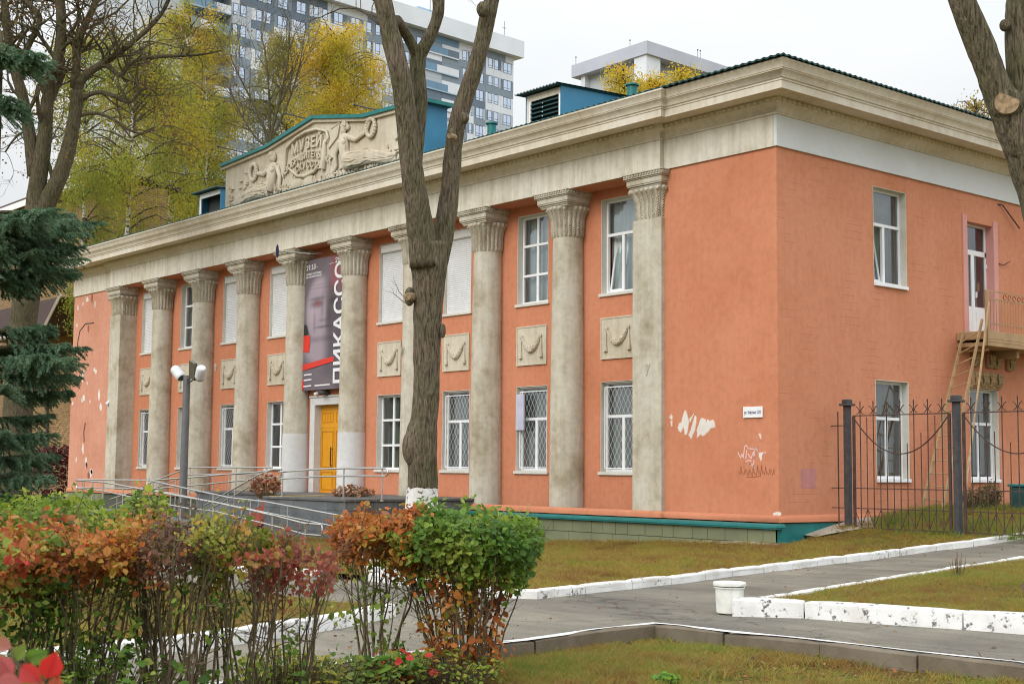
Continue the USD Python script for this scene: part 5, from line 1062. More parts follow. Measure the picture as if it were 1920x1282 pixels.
for k in range(110):
    z = 2.0+k*rowsz
    xa = at(58, 700, 1, HY)[0]; xb = -49.5; x = xa-.13*(k % 2)
    while x < xb:
        u_, v_ = (lambda P_: (960+FPX*(P_ @ Rr)/(P_ @ Fw), 641-FPX*(P_ @ Ur)/(P_ @ Fw)))(np.array([x, HY, z])-CAM)
        on_ = 88 < u_ < 140 and 560 < v_ < 830
        mb = MB().box(x+.006, x+.249, HY-.012-.008*br.random(), HY+.03, z+.006, z+rowsz-.006)
        if on_ and cnt < 290 and br.random() < .7: obj('brick', mb, M[['brick_a', 'brick_a', 'brick_b', 'brick_c'][br.integers(4)]], HS); cnt += 1
        elif 40 < u_ < 240: rest.add(mb.v[0], mb.f[0])
        x += .255
obj('brickwork', rest, M['brick_a'], HS, kind='stuff')
def hp(u, v, y=HY): return at(u, v, 1, y)
c0, c1 = hp(95, 640, HY-.1), hp(140, 400, HY-.1)
wa = hp(92, 450, HY-.05); wb = hp(150, 392, HY-.05)
obj('window', MB().poly(Polygon([(wa[0], wa[2]), (wb[0], wa[2]), (wb[0], wb[2]-.6), ((wa[0]+wb[0])/2, wb[2]+.1), (wa[0], wb[2]-.7)]), HY-.08, HY-.02), M['brown'], HS, label='dark brown arched window')
wa = hp(-5, 432, HY-.05); wb = hp(14, 404, HY-.05); obj('window', MB().box(wa[0], wb[0], HY-.06, HY-.02, wa[2], wb[2]), M['tframe'], HS)
pr = [hp(112, 556, HY-2.2), hp(80, 618, HY-2.2), hp(-40, 640, HY-2.2), hp(-40, 590, HY-2.2)]
obj('porch_roof', MB().poly(Polygon([(p[0], p[2]) for p in pr]), HY-2.2, HY-.03), M['brown'], HS)
obj('porch_bargeboard', MB().tube([hp(113, 553, HY-2.25), hp(81, 617, HY-2.25)], .09, 4), M['reveal'], HS)
obj('porch_soffit', MB().tube([hp(-40, 642, HY-2.3), hp(82, 619, HY-2.3)], .09, 4), M['reveal'], HS)
obj('downpipe', MB().tube([hp(70, 618, HY-1.9), hp(88, 636, HY-.12), hp(88, 900, HY-.12)], .08, 8), M['brown'], HS)
obj('downpipe', MB().tube([hp(0, 398, HY-.5), hp(24, 412, HY-.12), hp(24, 470, HY-.12)], .07, 8), M['brown'], HS)

# ---------------------------------------------------------------- leaves and trees
def leafmat(name, trans=.3, rough=.55): return look(name, {'a': ('attribute', {'attribute': 'tint'}), 'p': ('principled_bsdf', {'roughness': rough, 'specular_ior_level': .3}), 't': ('translucent_bsdf', {}), 'm': ('mix_closure', {'fac': trans})}, [('a.color', 'p.base_color'), ('a.color', 't.color'), ('p.BSDF', 'm.closure1'), ('t.BSDF', 'm.closure2')], surface='m.closure')
M['leaf'] = leafmat('hedge_leaves'); M['leaf_tree'] = leafmat('tree_leaves', .4, .7); M['needle'] = leafmat('spruce_needles', .1, .6)
LEAF6 = (np.array([(0, 0, 0), (.36, .28, .08), (.40, .62, .10), (0, 1, 0), (-.40, .62, .10), (-.36, .28, .08)]), np.array([(0, 1, 2), (0, 2, 3), (0, 3, 4), (0, 4, 5)]))
LEAF2 = (np.array([(0, 0, 0), (.42, .5, .08), (0, 1, 0), (-.42, .5, .08)]), np.array([(0, 1, 2), (0, 2, 3)]))
def unit(a): return a/(np.linalg.norm(a, axis=-1, keepdims=True)+1e-9)
def leaf_mesh(P, D, N, size, tint, proto=LEAF6, wide=1.0):
    """P bases, D tip directions, N normals, size lengths"""
    D = unit(D); X = unit(np.cross(D, N)); Z = np.cross(X, D); v0, f0 = proto; n, k = len(P), len(v0)
    gl_ = np.random.default_rng(len(P)); wv_ = (wide*gl_.uniform(.62, 1.12, len(P)))[:, None, None]; cv_ = gl_.uniform(-.6, 2.6, len(P))[:, None, None]; tipc = gl_.normal(size=len(P))[:, None, None]*.16
    V = P[:, None] + size[:, None, None]*(v0[None, :, 0:1]*wv_*X[:, None]+v0[None, :, 1:2]*D[:, None]+(v0[None, :, 2:3]*cv_+tipc*v0[None, :, 1:2]**2)*Z[:, None])
    F_ = f0[None]+(np.arange(n)*k)[:, None, None]
    return V.reshape(-1, 3), F_.reshape(-1, 3), np.repeat(tint, k, 0)
def ramp(stops, t):
    xs = [s[0] for s in stops]; return np.stack([np.interp(t, xs, [s[1][i] for s in stops]) for i in range(3)], -1)
def grow(mb, p, d, L_, r, lev, g, tips, wob=.28, up=.12, nch=(3, 5), minr=.006, k=5, spread=.75, rad=.62):
    """one limb with its side limbs"""
    n = 5 if lev > 0 else 4; P_ = [np.array(p)]; d = np.array(d, float); dirs = [d]
    for i in range(n):
        d = d + g.normal(size=3)*wob*.5 + np.array([0, 0, up*.5]); d /= np.linalg.norm(d); P_.append(P_[-1]+d*L_/n); dirs.append(d)
    rr = r*np.linspace(1, .55 if lev > 0 else .3, n+1); mb.tube(P_, rr, k if lev > 1 else (4 if lev == 1 else 3), cap=False)
    if lev == 0: tips.append((P_[-1], d)); tips.append((P_[-3], d)); return
    for c in range(g.integers(*nch)):
        t = g.uniform(.25, 1.0); i = min(int(t*n), n-1); q = P_[i]+(P_[i+1]-P_[i])*(t*n-i)
        a = g.normal(size=3); a -= a @ dirs[i]*dirs[i]; a /= np.linalg.norm(a); nd = dirs[i]*(1-spread*.5)+a*spread; nd /= np.linalg.norm(nd)
        grow(mb, q, nd, L_*g.uniform(.45, .75), max(rr[i]*rad*.75, minr), lev-1, g, tips, wob, up, nch, minr, k, spread, rad)
    grow(mb, P_[-1], d, L_*.7, rr[-1], lev-1, g, tips, wob, up, nch, minr, k, spread, rad)
def limb(mb, pts, rs, D, k=12, knots=True, seed=0):
    """a limb through pixels (u, v) at depth D, or (u, v, D)"""
    P_ = np.array([deep(q[0], q[1], q[2] if len(q) > 2 else D) for q in pts]); rs = np.array(rs, float); n = len(P_)
    s = np.linspace(0, n-1, (n-1)*5+1); g = np.random.default_rng(seed)
    from scipy.interpolate import CubicSpline
    Q = CubicSpline(np.arange(n), P_)(s); R_ = np.interp(s, np.arange(n), rs)*(1+.018*g.normal(size=len(s)))
    m = MB().tube(Q, R_, k); v = m.v[0]; ax = np.repeat(Q, k, 0); body = v[:-2]; off = body-ax; nz = meshkit.fbm(body*np.array([3.2, 3.2, 1.6]), 3, seed+3)-.5
    v[:-2] = ax+off*(1+.13*nz[:, None]+.07*(meshkit.noise(body*np.array([11., 11., 4.]), seed+8)-.5)[:, None]); mb.add(v, m.f[0]); return Q, R_
M['bark_grey'] = bark('grey_maple_bark', (.04, .032, .024), (.235, .195, .145), 1.0, 1.0); M['bark_dark'] = bark('dark_bark', (.045, .038, .026), (.165, .14, .095), 1.0); M['bark_twig'] = plain('thin_twig_bark', (.07, .055, .042), .9, var=.25)
M['birch'] = look('birch_bark', {'g': ('geometry', {}), 'mp': ('mapping', {'scale': (2.5, 2.5, 7)}), 'n': ('noise_texture', {'scale': 1.0, 'detail': 5.0}), 'r': ('rgb_ramp', {'ramp': [(.40, (.05, .045, .04)), (.5, (.55, .53, .49))]}), 'p': ('principled_bsdf', {'roughness': .8})}, [('g.position', 'mp.vector'), ('mp.vector', 'n.vector'), ('n.fac', 'r.fac'), ('r.color', 'p.base_color')])
M['cutwood'] = plain('sawn_wood', (.25, .175, .10), .9, var=.45, scale=16)

# the big pruned tree in front of the colonnade
DT = 26.0; px = DT/FPX
tb = deep(790, 935, DT)
MT = thing('pruned_tree', 'tall leafless tree with three pruned stems and whitewashed foot in front of the columns', 'tree', (tb[0], tb[1], T1(tb[0], tb[1])))
tr = MB(); zg = T1(tb[0], tb[1])+.05
Q, R_ = limb(tr, [(786, 1062), (788, 1010), (791, 935), (793, 880), (789, 835), (796, 780), (800, 720), (801, 640), (802, 570), (804, 505), (802, 455)], [40*px, 32*px, 28*px, 27.5*px, 31*px, 25.5*px, 24*px, 25.5*px, 28*px, 34*px, 34*px], DT, 18, seed=1)
for (u, v, rx, rz) in ((771, 838, 17, 34), (768, 556, 10, 18), (803, 737, 13, 12), (790, 548, 10, 9), (830, 620, 6, 14)): tr.ell(deep(u, v, DT-.12), (rx*px, rx*px, rz*px), 2)
obj('trunk', tr, M['bark_grey'], MT, smooth=True)
s1 = MB(); limb(s1, [(797, 500, 25.9), (787, 420, 25.8), (774, 330, 25.7), (764, 240, 25.7), (752, 150, 25.6), (738, 90, 25.6), (722, 20, 25.6), (705, -60, 25.5), (690, -160, 25.4)], [30*px, 25*px, 21*px, 20*px, 19*px, 19*px, 17*px, 15*px, 10*px], DT, 14, seed=2)
obj('stem', s1, M['bark_grey'], MT, smooth=True)
s2 = MB(); limb(s2, [(776, 350, 25.9), (780, 260, 26.1), (786, 180, 26.2), (783, 118, 26.3), (800, 80, 26.3), (819, 35, 26.3), (821, -10, 26.3), (812, -90, 26.3), (820, -180, 26.3)], [16*px, 16*px, 15.5*px, 15*px, 12*px, 11*px, 12*px, 10*px, 7*px], DT, 12, seed=3)
limb(s2, [(783, 122, 26.3), (774, 88, 26.2), (757, 58, 26.0), (744, 40, 25.7)], [10*px, 10*px, 10*px, 11*px], DT, 10, seed=4); obj('stem', s2, M['bark_grey'], MT, smooth=True)
s3 = MB(); limb(s3, [(812, 505, 26.1), (830, 440, 26.2), (843, 360, 26.3), (850, 280, 26.3), (862, 215, 26.3), (885, 145, 26.3), (905, 75, 26.3), (917, 20, 26.3), (935, -50, 26.3), (950, -150, 26.3)], [26*px, 21*px, 18*px, 17*px, 17*px, 16*px, 15.5*px, 16*px, 13*px, 8*px], DT, 14, seed=5)
for (u, v, a) in ((871, 222, 9), (848, 250, 8), (737, 55, 12), (905, 18, 12), (756, 242, 9)): s3.ell(deep(u, v, DT), (a*px, a*px, a*1.3*px), 1)
obj('stem', s3, M['bark_grey'], MT, smooth=True)
for (u, v, w) in ((767, 556, 7), (846, 255, 5)):
    c = deep(u, v, DT-.32); obj('sawn_stub', MB().tube([c+Fw*.2+Rr*.05, c-Fw*.03-Rr*.03], [w*px*1.25, w*px], 12), M['cutwood'], MT)
c = deep(790, 935, DT)
ww = MB(); k = 26; zz = np.linspace(zg-.3, zg+1.30, 9); V = []
for i, z in enumerate(zz):
    t = (z-tb[2])/ (px*1); vpx = 935-(z-tb[2])/px; cu = np.interp(-vpx, [-1062, -1010, -935, -880], [786, 788, 791, 793]); rr = np.interp(-vpx, [-1062, -1010, -935, -880], [41, 33, 29, 29])*px*1.035
    cc = deep(cu, vpx, DT)
    for a in range(k): V.append((cc[0]+rr*math.cos(a*2*math.pi/k), cc[1]+rr*math.sin(a*2*math.pi/k), z+(.03*rnd.uniform(-1, 1) if i == len(zz)-1 else 0)))
ww.add(V, [(i*k+j, i*k+(j+1) % k, (i+1)*k+(j+1) % k, (i+1)*k+j) for i in range(len(zz)-1) for j in range(k)])
obj('whitewash', ww, kerb_paint('trunk_whitewash', .44), MT, smooth=True)
g = np.random.default_rng(3); tw = MB(); tips = []
for (u, v, D, d) in ((722, 20, 25.6, (-.6, .2, .5)), (730, 60, 25.6, (-.9, -.2, .3)), (821, 10, 26.3, (-.4, .3, .8)), (705, -40, 25.5, (-.5, .3, .8)), (700, -80, 25.5, (.6, .3, .6)), (930, -60, 26.3, (.5, .2, .8)), (815, -100, 26.3, (.2, .5, .8))):
    dd = np.array(d); dd = Rr*dd[0]+Fw*dd[1]+np.array([0, 0, dd[2]]); grow(tw, deep(u, v, D), dd/np.linalg.norm(dd), 1.5, .028, 2, g, tips, wob=.35, up=.02, nch=(2, 4), minr=.004)
for (u, v) in ((765, 570), (764, 560)): grow(tw, deep(u, v, DT), -Rr*.8+np.array([0, 0, .3]), .35, .008, 1, g, tips, nch=(1, 3), minr=.003)
obj('twigs', tw, M['bark_twig'], MT, kind='stuff')
def leaves_at(tips, n, size, stops, g, spread=.12, proto=LEAF2, droop=.6):
    C_ = np.array([t[0] for t in tips]); idx = g.integers(0, len(C_), n); P_ = C_[idx]+g.normal(size=(n, 3))*spread
    D_ = unit(g.normal(size=(n, 3))+np.array([0, 0, -droop])); N_ = unit(g.normal(size=(n, 3))); sz = size*g.uniform(.6, 1.2, n)
    t = np.clip(g.random(n)*.6+.9*(meshkit.noise(P_*.8, 3)-.25), 0, 1); return leaf_mesh(P_, D_, N_, sz, ramp(stops, t), proto)

# the leaning tree at the right edge
RT_ = thing('leaning_tree', 'leaning tree with a round saw cut cropped by the right edge', 'tree', (*deep(1985, 1100, 17.5)[:2], T1(*deep(1985, 1100, 17.5)[:2])))
px2 = 17.5/FPX; rb = MB()
limb(rb, [(1988, 1125), (1992, 1050), (1998, 900), (2000, 720), (1990, 560), (1965, 420), (1935, 310), (1900, 235)], [80*px2, 52*px2, 46*px2, 44*px2, 43*px2, 42*px2, 41*px2, 34*px2], 17.5, 18, seed=11)
limb(rb, [(1925, 290), (1893, 220), (1868, 165), (1842, 95), (1815, 30), (1790, -40), (1770, -130)], [36*px2, 33*px2, 28*px2, 27*px2, 25*px2, 23*px2, 16*px2], 17.5, 16, seed=12)
limb(rb, [(1938, 300, 17.6), (1922, 215, 17.7), (1912, 130, 17.8), (1908, 60, 17.8), (1908, 10, 17.8), (1915, -60, 17.8)], [30*px2, 27*px2, 25*px2, 24*px2, 22*px2, 15*px2], 17.6, 14, seed=13)
rb.ell(deep(1884, 48, 17.7), (10*px2, 10*px2, 12*px2), 2)
obj('trunk', rb, M['bark_grey'], RT_, smooth=True)
c = deep(1888, 192, 17.5-.23); obj('sawn_stub', MB().tube([c+Fw*.25+Rr*.08-Ur*.04, c], [24*px2, 22*px2], 20), M['cutwood'], RT_, smooth=30); obj('bark_collar', MB().tube([c+Fw*.25+Rr*.08, c+Fw*.09+Rr*.03, c+Fw*.015], [34*px2, 31*px2, 23*px2], 18), M['bark_grey'], RT_, smooth=True)
wb_ = deep(1988, 1125, 17.5); obj('whitewash', MB().lathe([(66*px2, wb_[2]-.1), (60*px2, wb_[2]+.2), (57*px2, wb_[2]+.5), (52*px2, wb_[2]+1.0)], 24, (wb_[0], wb_[1], 0)), kerb_paint('trunk_whitewash_b', .36), RT_, smooth=True)
tw = MB(); tips = []
for (u, v, d) in ((1790, -40, (-.5, 0, .6)), (1780, -80, (-.8, .1, .3)), (1912, -50, (.3, 0, .8))):
    dd = Rr*d[0]+Fw*d[1]+np.array([0, 0, d[2]]); grow(tw, deep(u, v, 17.5), dd/np.linalg.norm(dd), .9, .02, 2, g, tips, wob=.4, up=0, nch=(2, 4), minr=.003)
obj('twigs', tw, M['bark_twig'], RT_, kind='stuff')

# the branching bare tree at the left
DL = 45.0; p3 = DL/FPX; lb_ = deep(40, 640, DL)
LT = thing('bare_tree', 'big branching almost leafless tree with twin trunks left of the museum', 'tree', (*deep(30, 980, DL)[:2], -1.0))
lt_ = MB()
limb(lt_, [(26, 985), (30, 850), (36, 720), (44, 600), (58, 500), (64, 430), (70, 385)], [34*p3, 29*p3, 26*p3, 24*p3, 24*p3, 24*p3, 19*p3], DL, 16, seed=21)
Lr = [limb(lt_, a, b, DL, 10, seed=s) for s, (a, b) in enumerate([
 ([(66, 430), (85, 385), (110, 335), (128, 280), (140, 220), (144, 170)], [20*p3, 18*p3, 16*p3, 14.5*p3, 12.5*p3, 12*p3]),
 ([(66, 400), (74, 320), (84, 250), (90, 185), (108, 115), (115, 50), (112, -10), (105, -80)], [19*p3, 16*p3, 14*p3, 12*p3, 11*p3, 10*p3, 8*p3, 5*p3]),
 ([(64, 330), (52, 230), (38, 165), (22, 110), (12, 40), (0, -30)], [13*p3, 11*p3, 10*p3, 9*p3, 8*p3, 5*p3]),
 ([(40, 150), (56, 80), (75, 35), (50, 5), (38, -40)], [7*p3, 6*p3, 5*p3, 4.5*p3, 3*p3]),
 ([(144, 172), (158, 145), (182, 126), (210, 108), (255, 74), (295, 36), (318, -2), (340, -50)], [10*p3, 8.5*p3, 7*p3, 6.5*p3, 5*p3, 4*p3, 3*p3, 2*p3]),
 ([(185, 126), (210, 130), (228, 141), (248, 117), (302, 106), (360, 104), (416, 94)], [6*p3, 5*p3, 4.5*p3, 4*p3, 3.5*p3, 2.5*p3, 1.2*p3]),
 ([(140, 165), (144, 100), (154, 60), (178, 8), (190, -50)], [9*p3, 8*p3, 7*p3, 6*p3, 4*p3]),
 ([(128, 275), (150, 190), (200, 175), (240, 192), (262, 172), (300, 180)], [5*p3, 5*p3, 4*p3, 3.5*p3, 3*p3, 1.5*p3]),
 ([(140, 222), (200, 218), (245, 245), (290, 240)], [4*p3, 3*p3, 2.4*p3, 1.2*p3]),
 ([(92, 190), (60, 120), (30, 90), (-20, 70)], [7*p3, 6*p3, 4.5*p3, 3*p3]),
 ([(120, 130), (90, 90), (66, 60), (20, 40)], [5*p3, 4*p3, 3*p3, 2*p3]),
 ([(100, 340), (60, 250), (10, 285)], [4*p3, 3*p3, 1.6*p3])])]
obj('trunk', lt_, M['bark_dark'], LT, smooth=True)
g = np.random.default_rng(31); tw = MB(); tips = []
for li, (Q, R_) in enumerate(Lr):
    if li in (0,): continue
    for _ in range(22 if li in (4, 5, 6) else 13):
        i = g.integers(len(Q)//4, len(Q)); t = Q[min(i+1, len(Q)-1)]-Q[max(i-1, 0)]; t /= np.linalg.norm(t); a = g.normal(size=3); a -= a @ t*t; a /= np.linalg.norm(a); d = t*.5+a*.75+np.array([0, 0, .1])
        grow(tw, Q[i], d/np.linalg.norm(d), g.uniform(.7, 1.8), max(R_[i]*.42, .012), 2, g, tips, wob=.5, up=.05, nch=(2, 4), minr=.006)
obj('twigs', tw, M['bark_dark'], LT, kind='stuff')
V, F_, C_ = leaves_at(tips, 2600, .10, [(0, (.10, .05, .02)), (.5, (.17, .09, .03)), (1, (.22, .15, .03))], g, .15)
obj('leaves', (V, F_), M['leaf_tree'], LT, kind='stuff', col=C_)

# birches: hanging strands of small leaves
def birch(name, label, u, D, vtop, wid, zlow, n_str, stops, seed, group='birches behind the museum', leaf=.10, bare=0., trunk=True, species='birch'):
    g = np.random.default_rng(seed); b = deep(u, 640, D); zb = -1.0; zt = float(deep(u, vtop, D)[2]); H_ = zt-zb; R0_ = wid*D/FPX/2
    t = thing(name, label, 'tree', (b[0], b[1], zb), group=group)
    tm_ = MB(); zs = np.linspace(zb, zt-.5, 9); lean = g.normal(size=2)*.35
    pts = np.array([(b[0]+lean[0]*((z-zb)/H_)**2+.15*math.sin(z*.5+seed), b[1]+lean[1]*((z-zb)/H_)**2, z) for z in zs]); tm_.tube(pts, np.linspace(.20, .03, 9), 10)
    obj('trunk', tm_, M['birch' if species == 'birch' else 'bark_dark'], t, smooth=True)
    br_ = MB(); S_ = []
    nb = 84
    for i in range(nb):
        f = g.random()**.8; z = zlow+(zt-zlow)*f; ci = np.array([np.interp(z, zs, pts[:, k]) for k in range(3)])
        prof = (math.sin(math.pi*min(1, (1-f)*1.05+.10))**.7)*.95+.08; L_ = R0_*prof*g.uniform(.75, 1.15); a = g.uniform(0, 2*np.pi); dx = np.array([math.cos(a), math.sin(a), 0])
        rise = g.uniform(.25, .8)*L_; ss = np.linspace(0, 1, 7); P_ = ci+np.outer(ss*L_, dx)+np.outer(rise*np.sin(ss*1.9)*1.0, [0, 0, 1])-np.outer(L_*.25*ss**3, [0, 0, 1])
        P_ += g.normal(size=P_.shape)*.05*ss[:, None]; br_.tube(P_, np.linspace(.05, .012, 7), 4, cap=False)
        for _ in range(n_str):
            s = g.uniform(.15, 1.02); q = np.array([np.interp(s, ss, P_[:, k]) for k in range(3)])+g.normal(size=3)*np.array([.28, .28, .18]); S_.append((q, g.uniform(.3, 1.35)*(.6+.8*prof)*R0_/3.2))
    P_, T_l = [], []
    for q, l in S_:
        if g.random() < bare: continue
        m = max(6, int(l*29)); s = np.linspace(0, 1, m); c = q+np.outer(s*l, [0, 0, -1])+np.outer(s*s, g.normal(size=3)*np.array([.25, .25, .05])); P_.append(c+g.normal(size=(m, 3))*np.array([.22, .22, .16]))
        br_.tube(c[::max(1, m//3)], .006, 3, cap=False) if g.random() < .35 and m > 3 else None
    P_ = np.concatenate(P_); n = len(P_); D_ = unit(g.normal(size=(n, 3))*.6+np.array([0, 0, -1])); N_ = unit(g.normal(size=(n, 3)))
    tt = np.clip(g.random(n)*.42+.58*((P_[:, 2]-zlow)/(zt-zlow))*.55+.85*(meshkit.noise(P_*.45+seed, 5)-.30), 0, 1)
    V, F_, C_ = leaf_mesh(P_, D_, N_, leaf*g.uniform(.6, 1.2, n), ramp(stops, tt), LEAF2, 1.1)
    obj('branches', br_, M['bark_twig'], t, kind='stuff'); obj('crown', (V, F_), M['leaf_tree'], t, kind='stuff', col=C_); return t
OL = [(0, (.11, .155, .025)), (.4, (.20, .24, .03)), (.7, (.33, .30, .033)), (1, (.48, .34, .035))]
YE = [(0, (.20, .22, .025)), (.35, (.38, .33, .03)), (.7, (.56, .41, .03)), (1, (.62, .39, .025))]
birch('birch_tree', 'olive green birch in front of the brick house, left of the museum roof', 225, 65, 62, 265, 7.5, 16, OL, 1, leaf=.095)
birch('birch_tree', 'yellowing birch rising behind the left end of the museum roof', 345, 96, 15, 215, 13, 20, [(0, (.15, .19, .025)), (.45, (.27, .28, .03)), (.75, (.44, .34, .035)), (1, (.55, .33, .035))], 2, leaf=.12)
birch('birch_tree', 'dull green birch directly left of the sculpted pediment', 385, 92, 130, 150, 9, 14, OL, 3, leaf=.11)
birch('birch_tree', 'low olive birch between the brick house and the small open roof dormer', 318, 86, 160, 205, 7, 16, OL, 13, leaf=.11)
birch('birch_tree', 'olive yellow birch behind the twin trunks of the big bare tree', 150, 69, 60, 190, 8, 14, OL, 14, leaf=.10)
birch('birch_tree', 'olive birch behind the bare tree above the pediment', 530, 97, 60, 180, 15, 16, [(0, (.12, .145, .03)), (.5, (.21, .20, .04)), (1, (.33, .26, .045))], 4, leaf=.11)
birch('birch_tree', 'bright yellow birch above the pediment left of the pruned tree', 637, 88, 46, 195, 14, 26, YE, 5, leaf=.11)
birch('birch_tree', 'small yellow birch top beside the pale tower, left of the vent pipe', 1150, 78, 112, 95, 14, 16, YE, 6, leaf=.12, bare=.1)
birch('birch_tree', 'small yellow birch top right of the vent pipe', 1222, 80, 130, 85, 14, 16, YE, 7, leaf=.12, bare=.1)
birch('birch_tree', 'small sparse yellow birch top nearest the roof corner', 1305, 78, 118, 80, 14, 12, YE, 8, leaf=.12, bare=.2)
birch('birch_tree', 'sparse reddish brown tree top behind the right end of the museum roof', 1850, 60, 172, 130, 9, 8, [(0, (.12, .06, .03)), (.5, (.24, .17, .04)), (1, (.34, .27, .05))], 9, leaf=.11, bare=.3, species='other')
# the bare tree behind the pediment
BT = thing('bare_tree', 'leafless fine twigged tree rising behind the left slope of the pediment', 'tree', (*deep(512, 640, 84)[:2], -1.0)); g = np.random.default_rng(41); tw = MB(); tips = []; D4 = 84.
for pts, rs in (([(512, 520), (508, 330), (505, 265)], [.26, .2, .17]), ([(505, 265), (525, 185), (540, 110), (543, 40)], [.11, .08, .05, .02]), ([(505, 268), (480, 205), (452, 150), (430, 100)], [.11, .07, .05, .02]), ([(506, 270), (505, 190), (500, 120), (488, 60)], [.1, .07, .05, .02]), ([(506, 266), (545, 180), (562, 120), (572, 60)], [.09, .06, .04, .02]), ([(506, 275), (470, 245), (440, 190), (425, 160)], [.08, .05, .04, .02])):
    Q, R_ = limb(tw, pts, rs, D4, 7, seed=int(pts[-1][0]))
    for _ in range(12 if len(pts) > 3 else 0):
        i = g.integers(4, len(Q)); t = Q[min(i+1, len(Q)-1)]-Q[i-1]; t /= np.linalg.norm(t); a = g.normal(size=3); a -= a @ t*t; a /= np.linalg.norm(a); d = t*.75+a*.5
        grow(tw, Q[i], d/np.linalg.norm(d), g.uniform(1.2, 2.6), max(R_[i]*.5, .02), 2, g, tips, wob=.25, up=.15, nch=(2, 4), minr=.010)
obj('branches', tw, M['bark_dark'], BT)

# blue spruce at the left edge
SP0 = deep(-22, 640, 27.0); SPR = thing('blue_spruce', 'blue green spruce with drooping layered branches at the left edge', 'tree', (SP0[0], SP0[1], -1.0))
g = np.random.default_rng(51); obj('trunk', MB().tube([(SP0[0], SP0[1], z) for z in np.linspace(-1.1, 9.5, 8)], np.linspace(.2, .04, 8), 10), M['bark_dark'], SPR, smooth=True)
sb = MB(); NP, ND, NN, NS = [], [], [], []
px4 = 27/FPX
layers = [(1000, 105), (965, 130), (925, 130), (890, 110), (850, 115), (815, 95), (765, 125), (735, 140), (705, 195), (680, 160), (650, 95), (560, 60), (540, 130), (515, 155), (490, 145), (465, 160), (438, 178), (420, 120), (230, 20), (140, 70)]
for v, ext in layers:
    z = float(deep(0, v, 27)[2])
    nbr = 9
    for i in range(nbr):
        a = g.uniform(0, 2*np.pi) if i else g.normal()*.25
        L_ = (ext+22)*px4*(1.0 if i == 0 else g.uniform(.7, 1.05)); dx = Rt*math.cos(a)+np.array([Fw[0], Fw[1], 0])*math.sin(a)
        ss = np.linspace(0, 1, 9); zz = .30*np.sin(ss*2.2)*.5-.42*ss**1.6*L_*.35+.22*ss**4
        P_ = np.array([SP0[0], SP0[1], z+.25])+np.outer(ss*L_, dx)+np.outer(zz, [0, 0, 1]); sb.tube(P_, np.linspace(.045, .012, 9), 4, cap=False)
        for s in np.linspace(.28, 1.0, int(13*L_/1.5)+6):
            q = np.array([np.interp(s, ss, P_[:, k]) for k in range(3)])
            for sd in (-1, 1):
                tl = (.16+.40*math.sin(math.pi*min(1, s*.93+.1))) * g.uniform(.6, 1.15); side = np.cross(dx, [0, 0, 1])*sd; d = dx*g.uniform(.5, .9)+side*g.uniform(.5, 1.0)+np.array([0, 0, g.uniform(-.55, .15)]); d /= np.linalg.norm(d)
                m = int(tl*60)+6; t = np.linspace(0, 1, m); c = q+np.outer(t*tl, d)-np.outer(t*t*tl*.25, [0, 0, 1])
                for rep in range(5):
                    NP.append(c+g.normal(size=c.shape)*.004); nd = d+g.normal(size=(m, 3))*.75; nd[:, 2] += .25; ND.append(nd); NN.append(g.normal(size=(m, 3))); NS.append(np.full(m, .052)*g.uniform(.7, 1.2, m))
NP, ND, NN, NS = map(np.concatenate, (NP, ND, NN, NS)); tt = np.clip(g.random(len(NP))*.5+.9*(meshkit.noise(NP*3.5, 8)-.25), 0, 1)
V, F_, C_ = leaf_mesh(NP, ND, unit(NN), NS, ramp([(0, (.04, .085, .04)), (.45, (.10, .185, .10)), (1, (.24, .35, .22))], tt), (np.array([(-.11, 0, 0), (.11, 0, 0), (0, 1, 0)]), np.array([(0, 1, 2)])), 1.6)
obj('branches', sb, M['bark_dark'], SPR, kind='stuff'); obj('needles', (V, F_), M['needle'], SPR, kind='stuff', col=C_)
print('spruce', len(F_))
# ---------------------------------------------------------------- hedge shrubs and low plants
GREEN = [(0, (.035, .085, .012)), (.35, (.075, .16, .02)), (.7, (.15, .24, .03)), (1, (.26, .30, .05))]
ORN = [(0, (.16, .07, .03)), (.25, (.30, .09, .025)), (.5, (.42, .12, .025)), (.75, (.40, .20, .035)), (1, (.22, .24, .03))]
MIX = [(0, (.06, .13, .02)), (.3, (.16, .21, .03)), (.5, (.33, .21, .035)), (.75, (.36, .15, .035)), (.93, (.36, .09, .04)), (1, (.48, .05, .04))]
BRN = [(0, (.085, .05, .035)), (.5, (.16, .085, .05)), (.85, (.22, .115, .07)), (1, (.36, .10, .03))]
YGR = [(0, (.09, .14, .02)), (.4, (.20, .22, .03)), (.7, (.33, .25, .03)), (1, (.42, .17, .03))]
REDS = [(0, (.12, .07, .04)), (.3, (.24, .075, .05)), (.6, (.35, .07, .05)), (.8, (.30, .17, .04)), (1, (.16, .19, .03))]
M['stem'] = bark('shrub_stem_bark', (.07, .052, .036), (.235, .185, .13), 3.0, .5)
FR2 = np.array([Fw[0], Fw[1], 0]); FR2 /= np.linalg.norm(FR2)
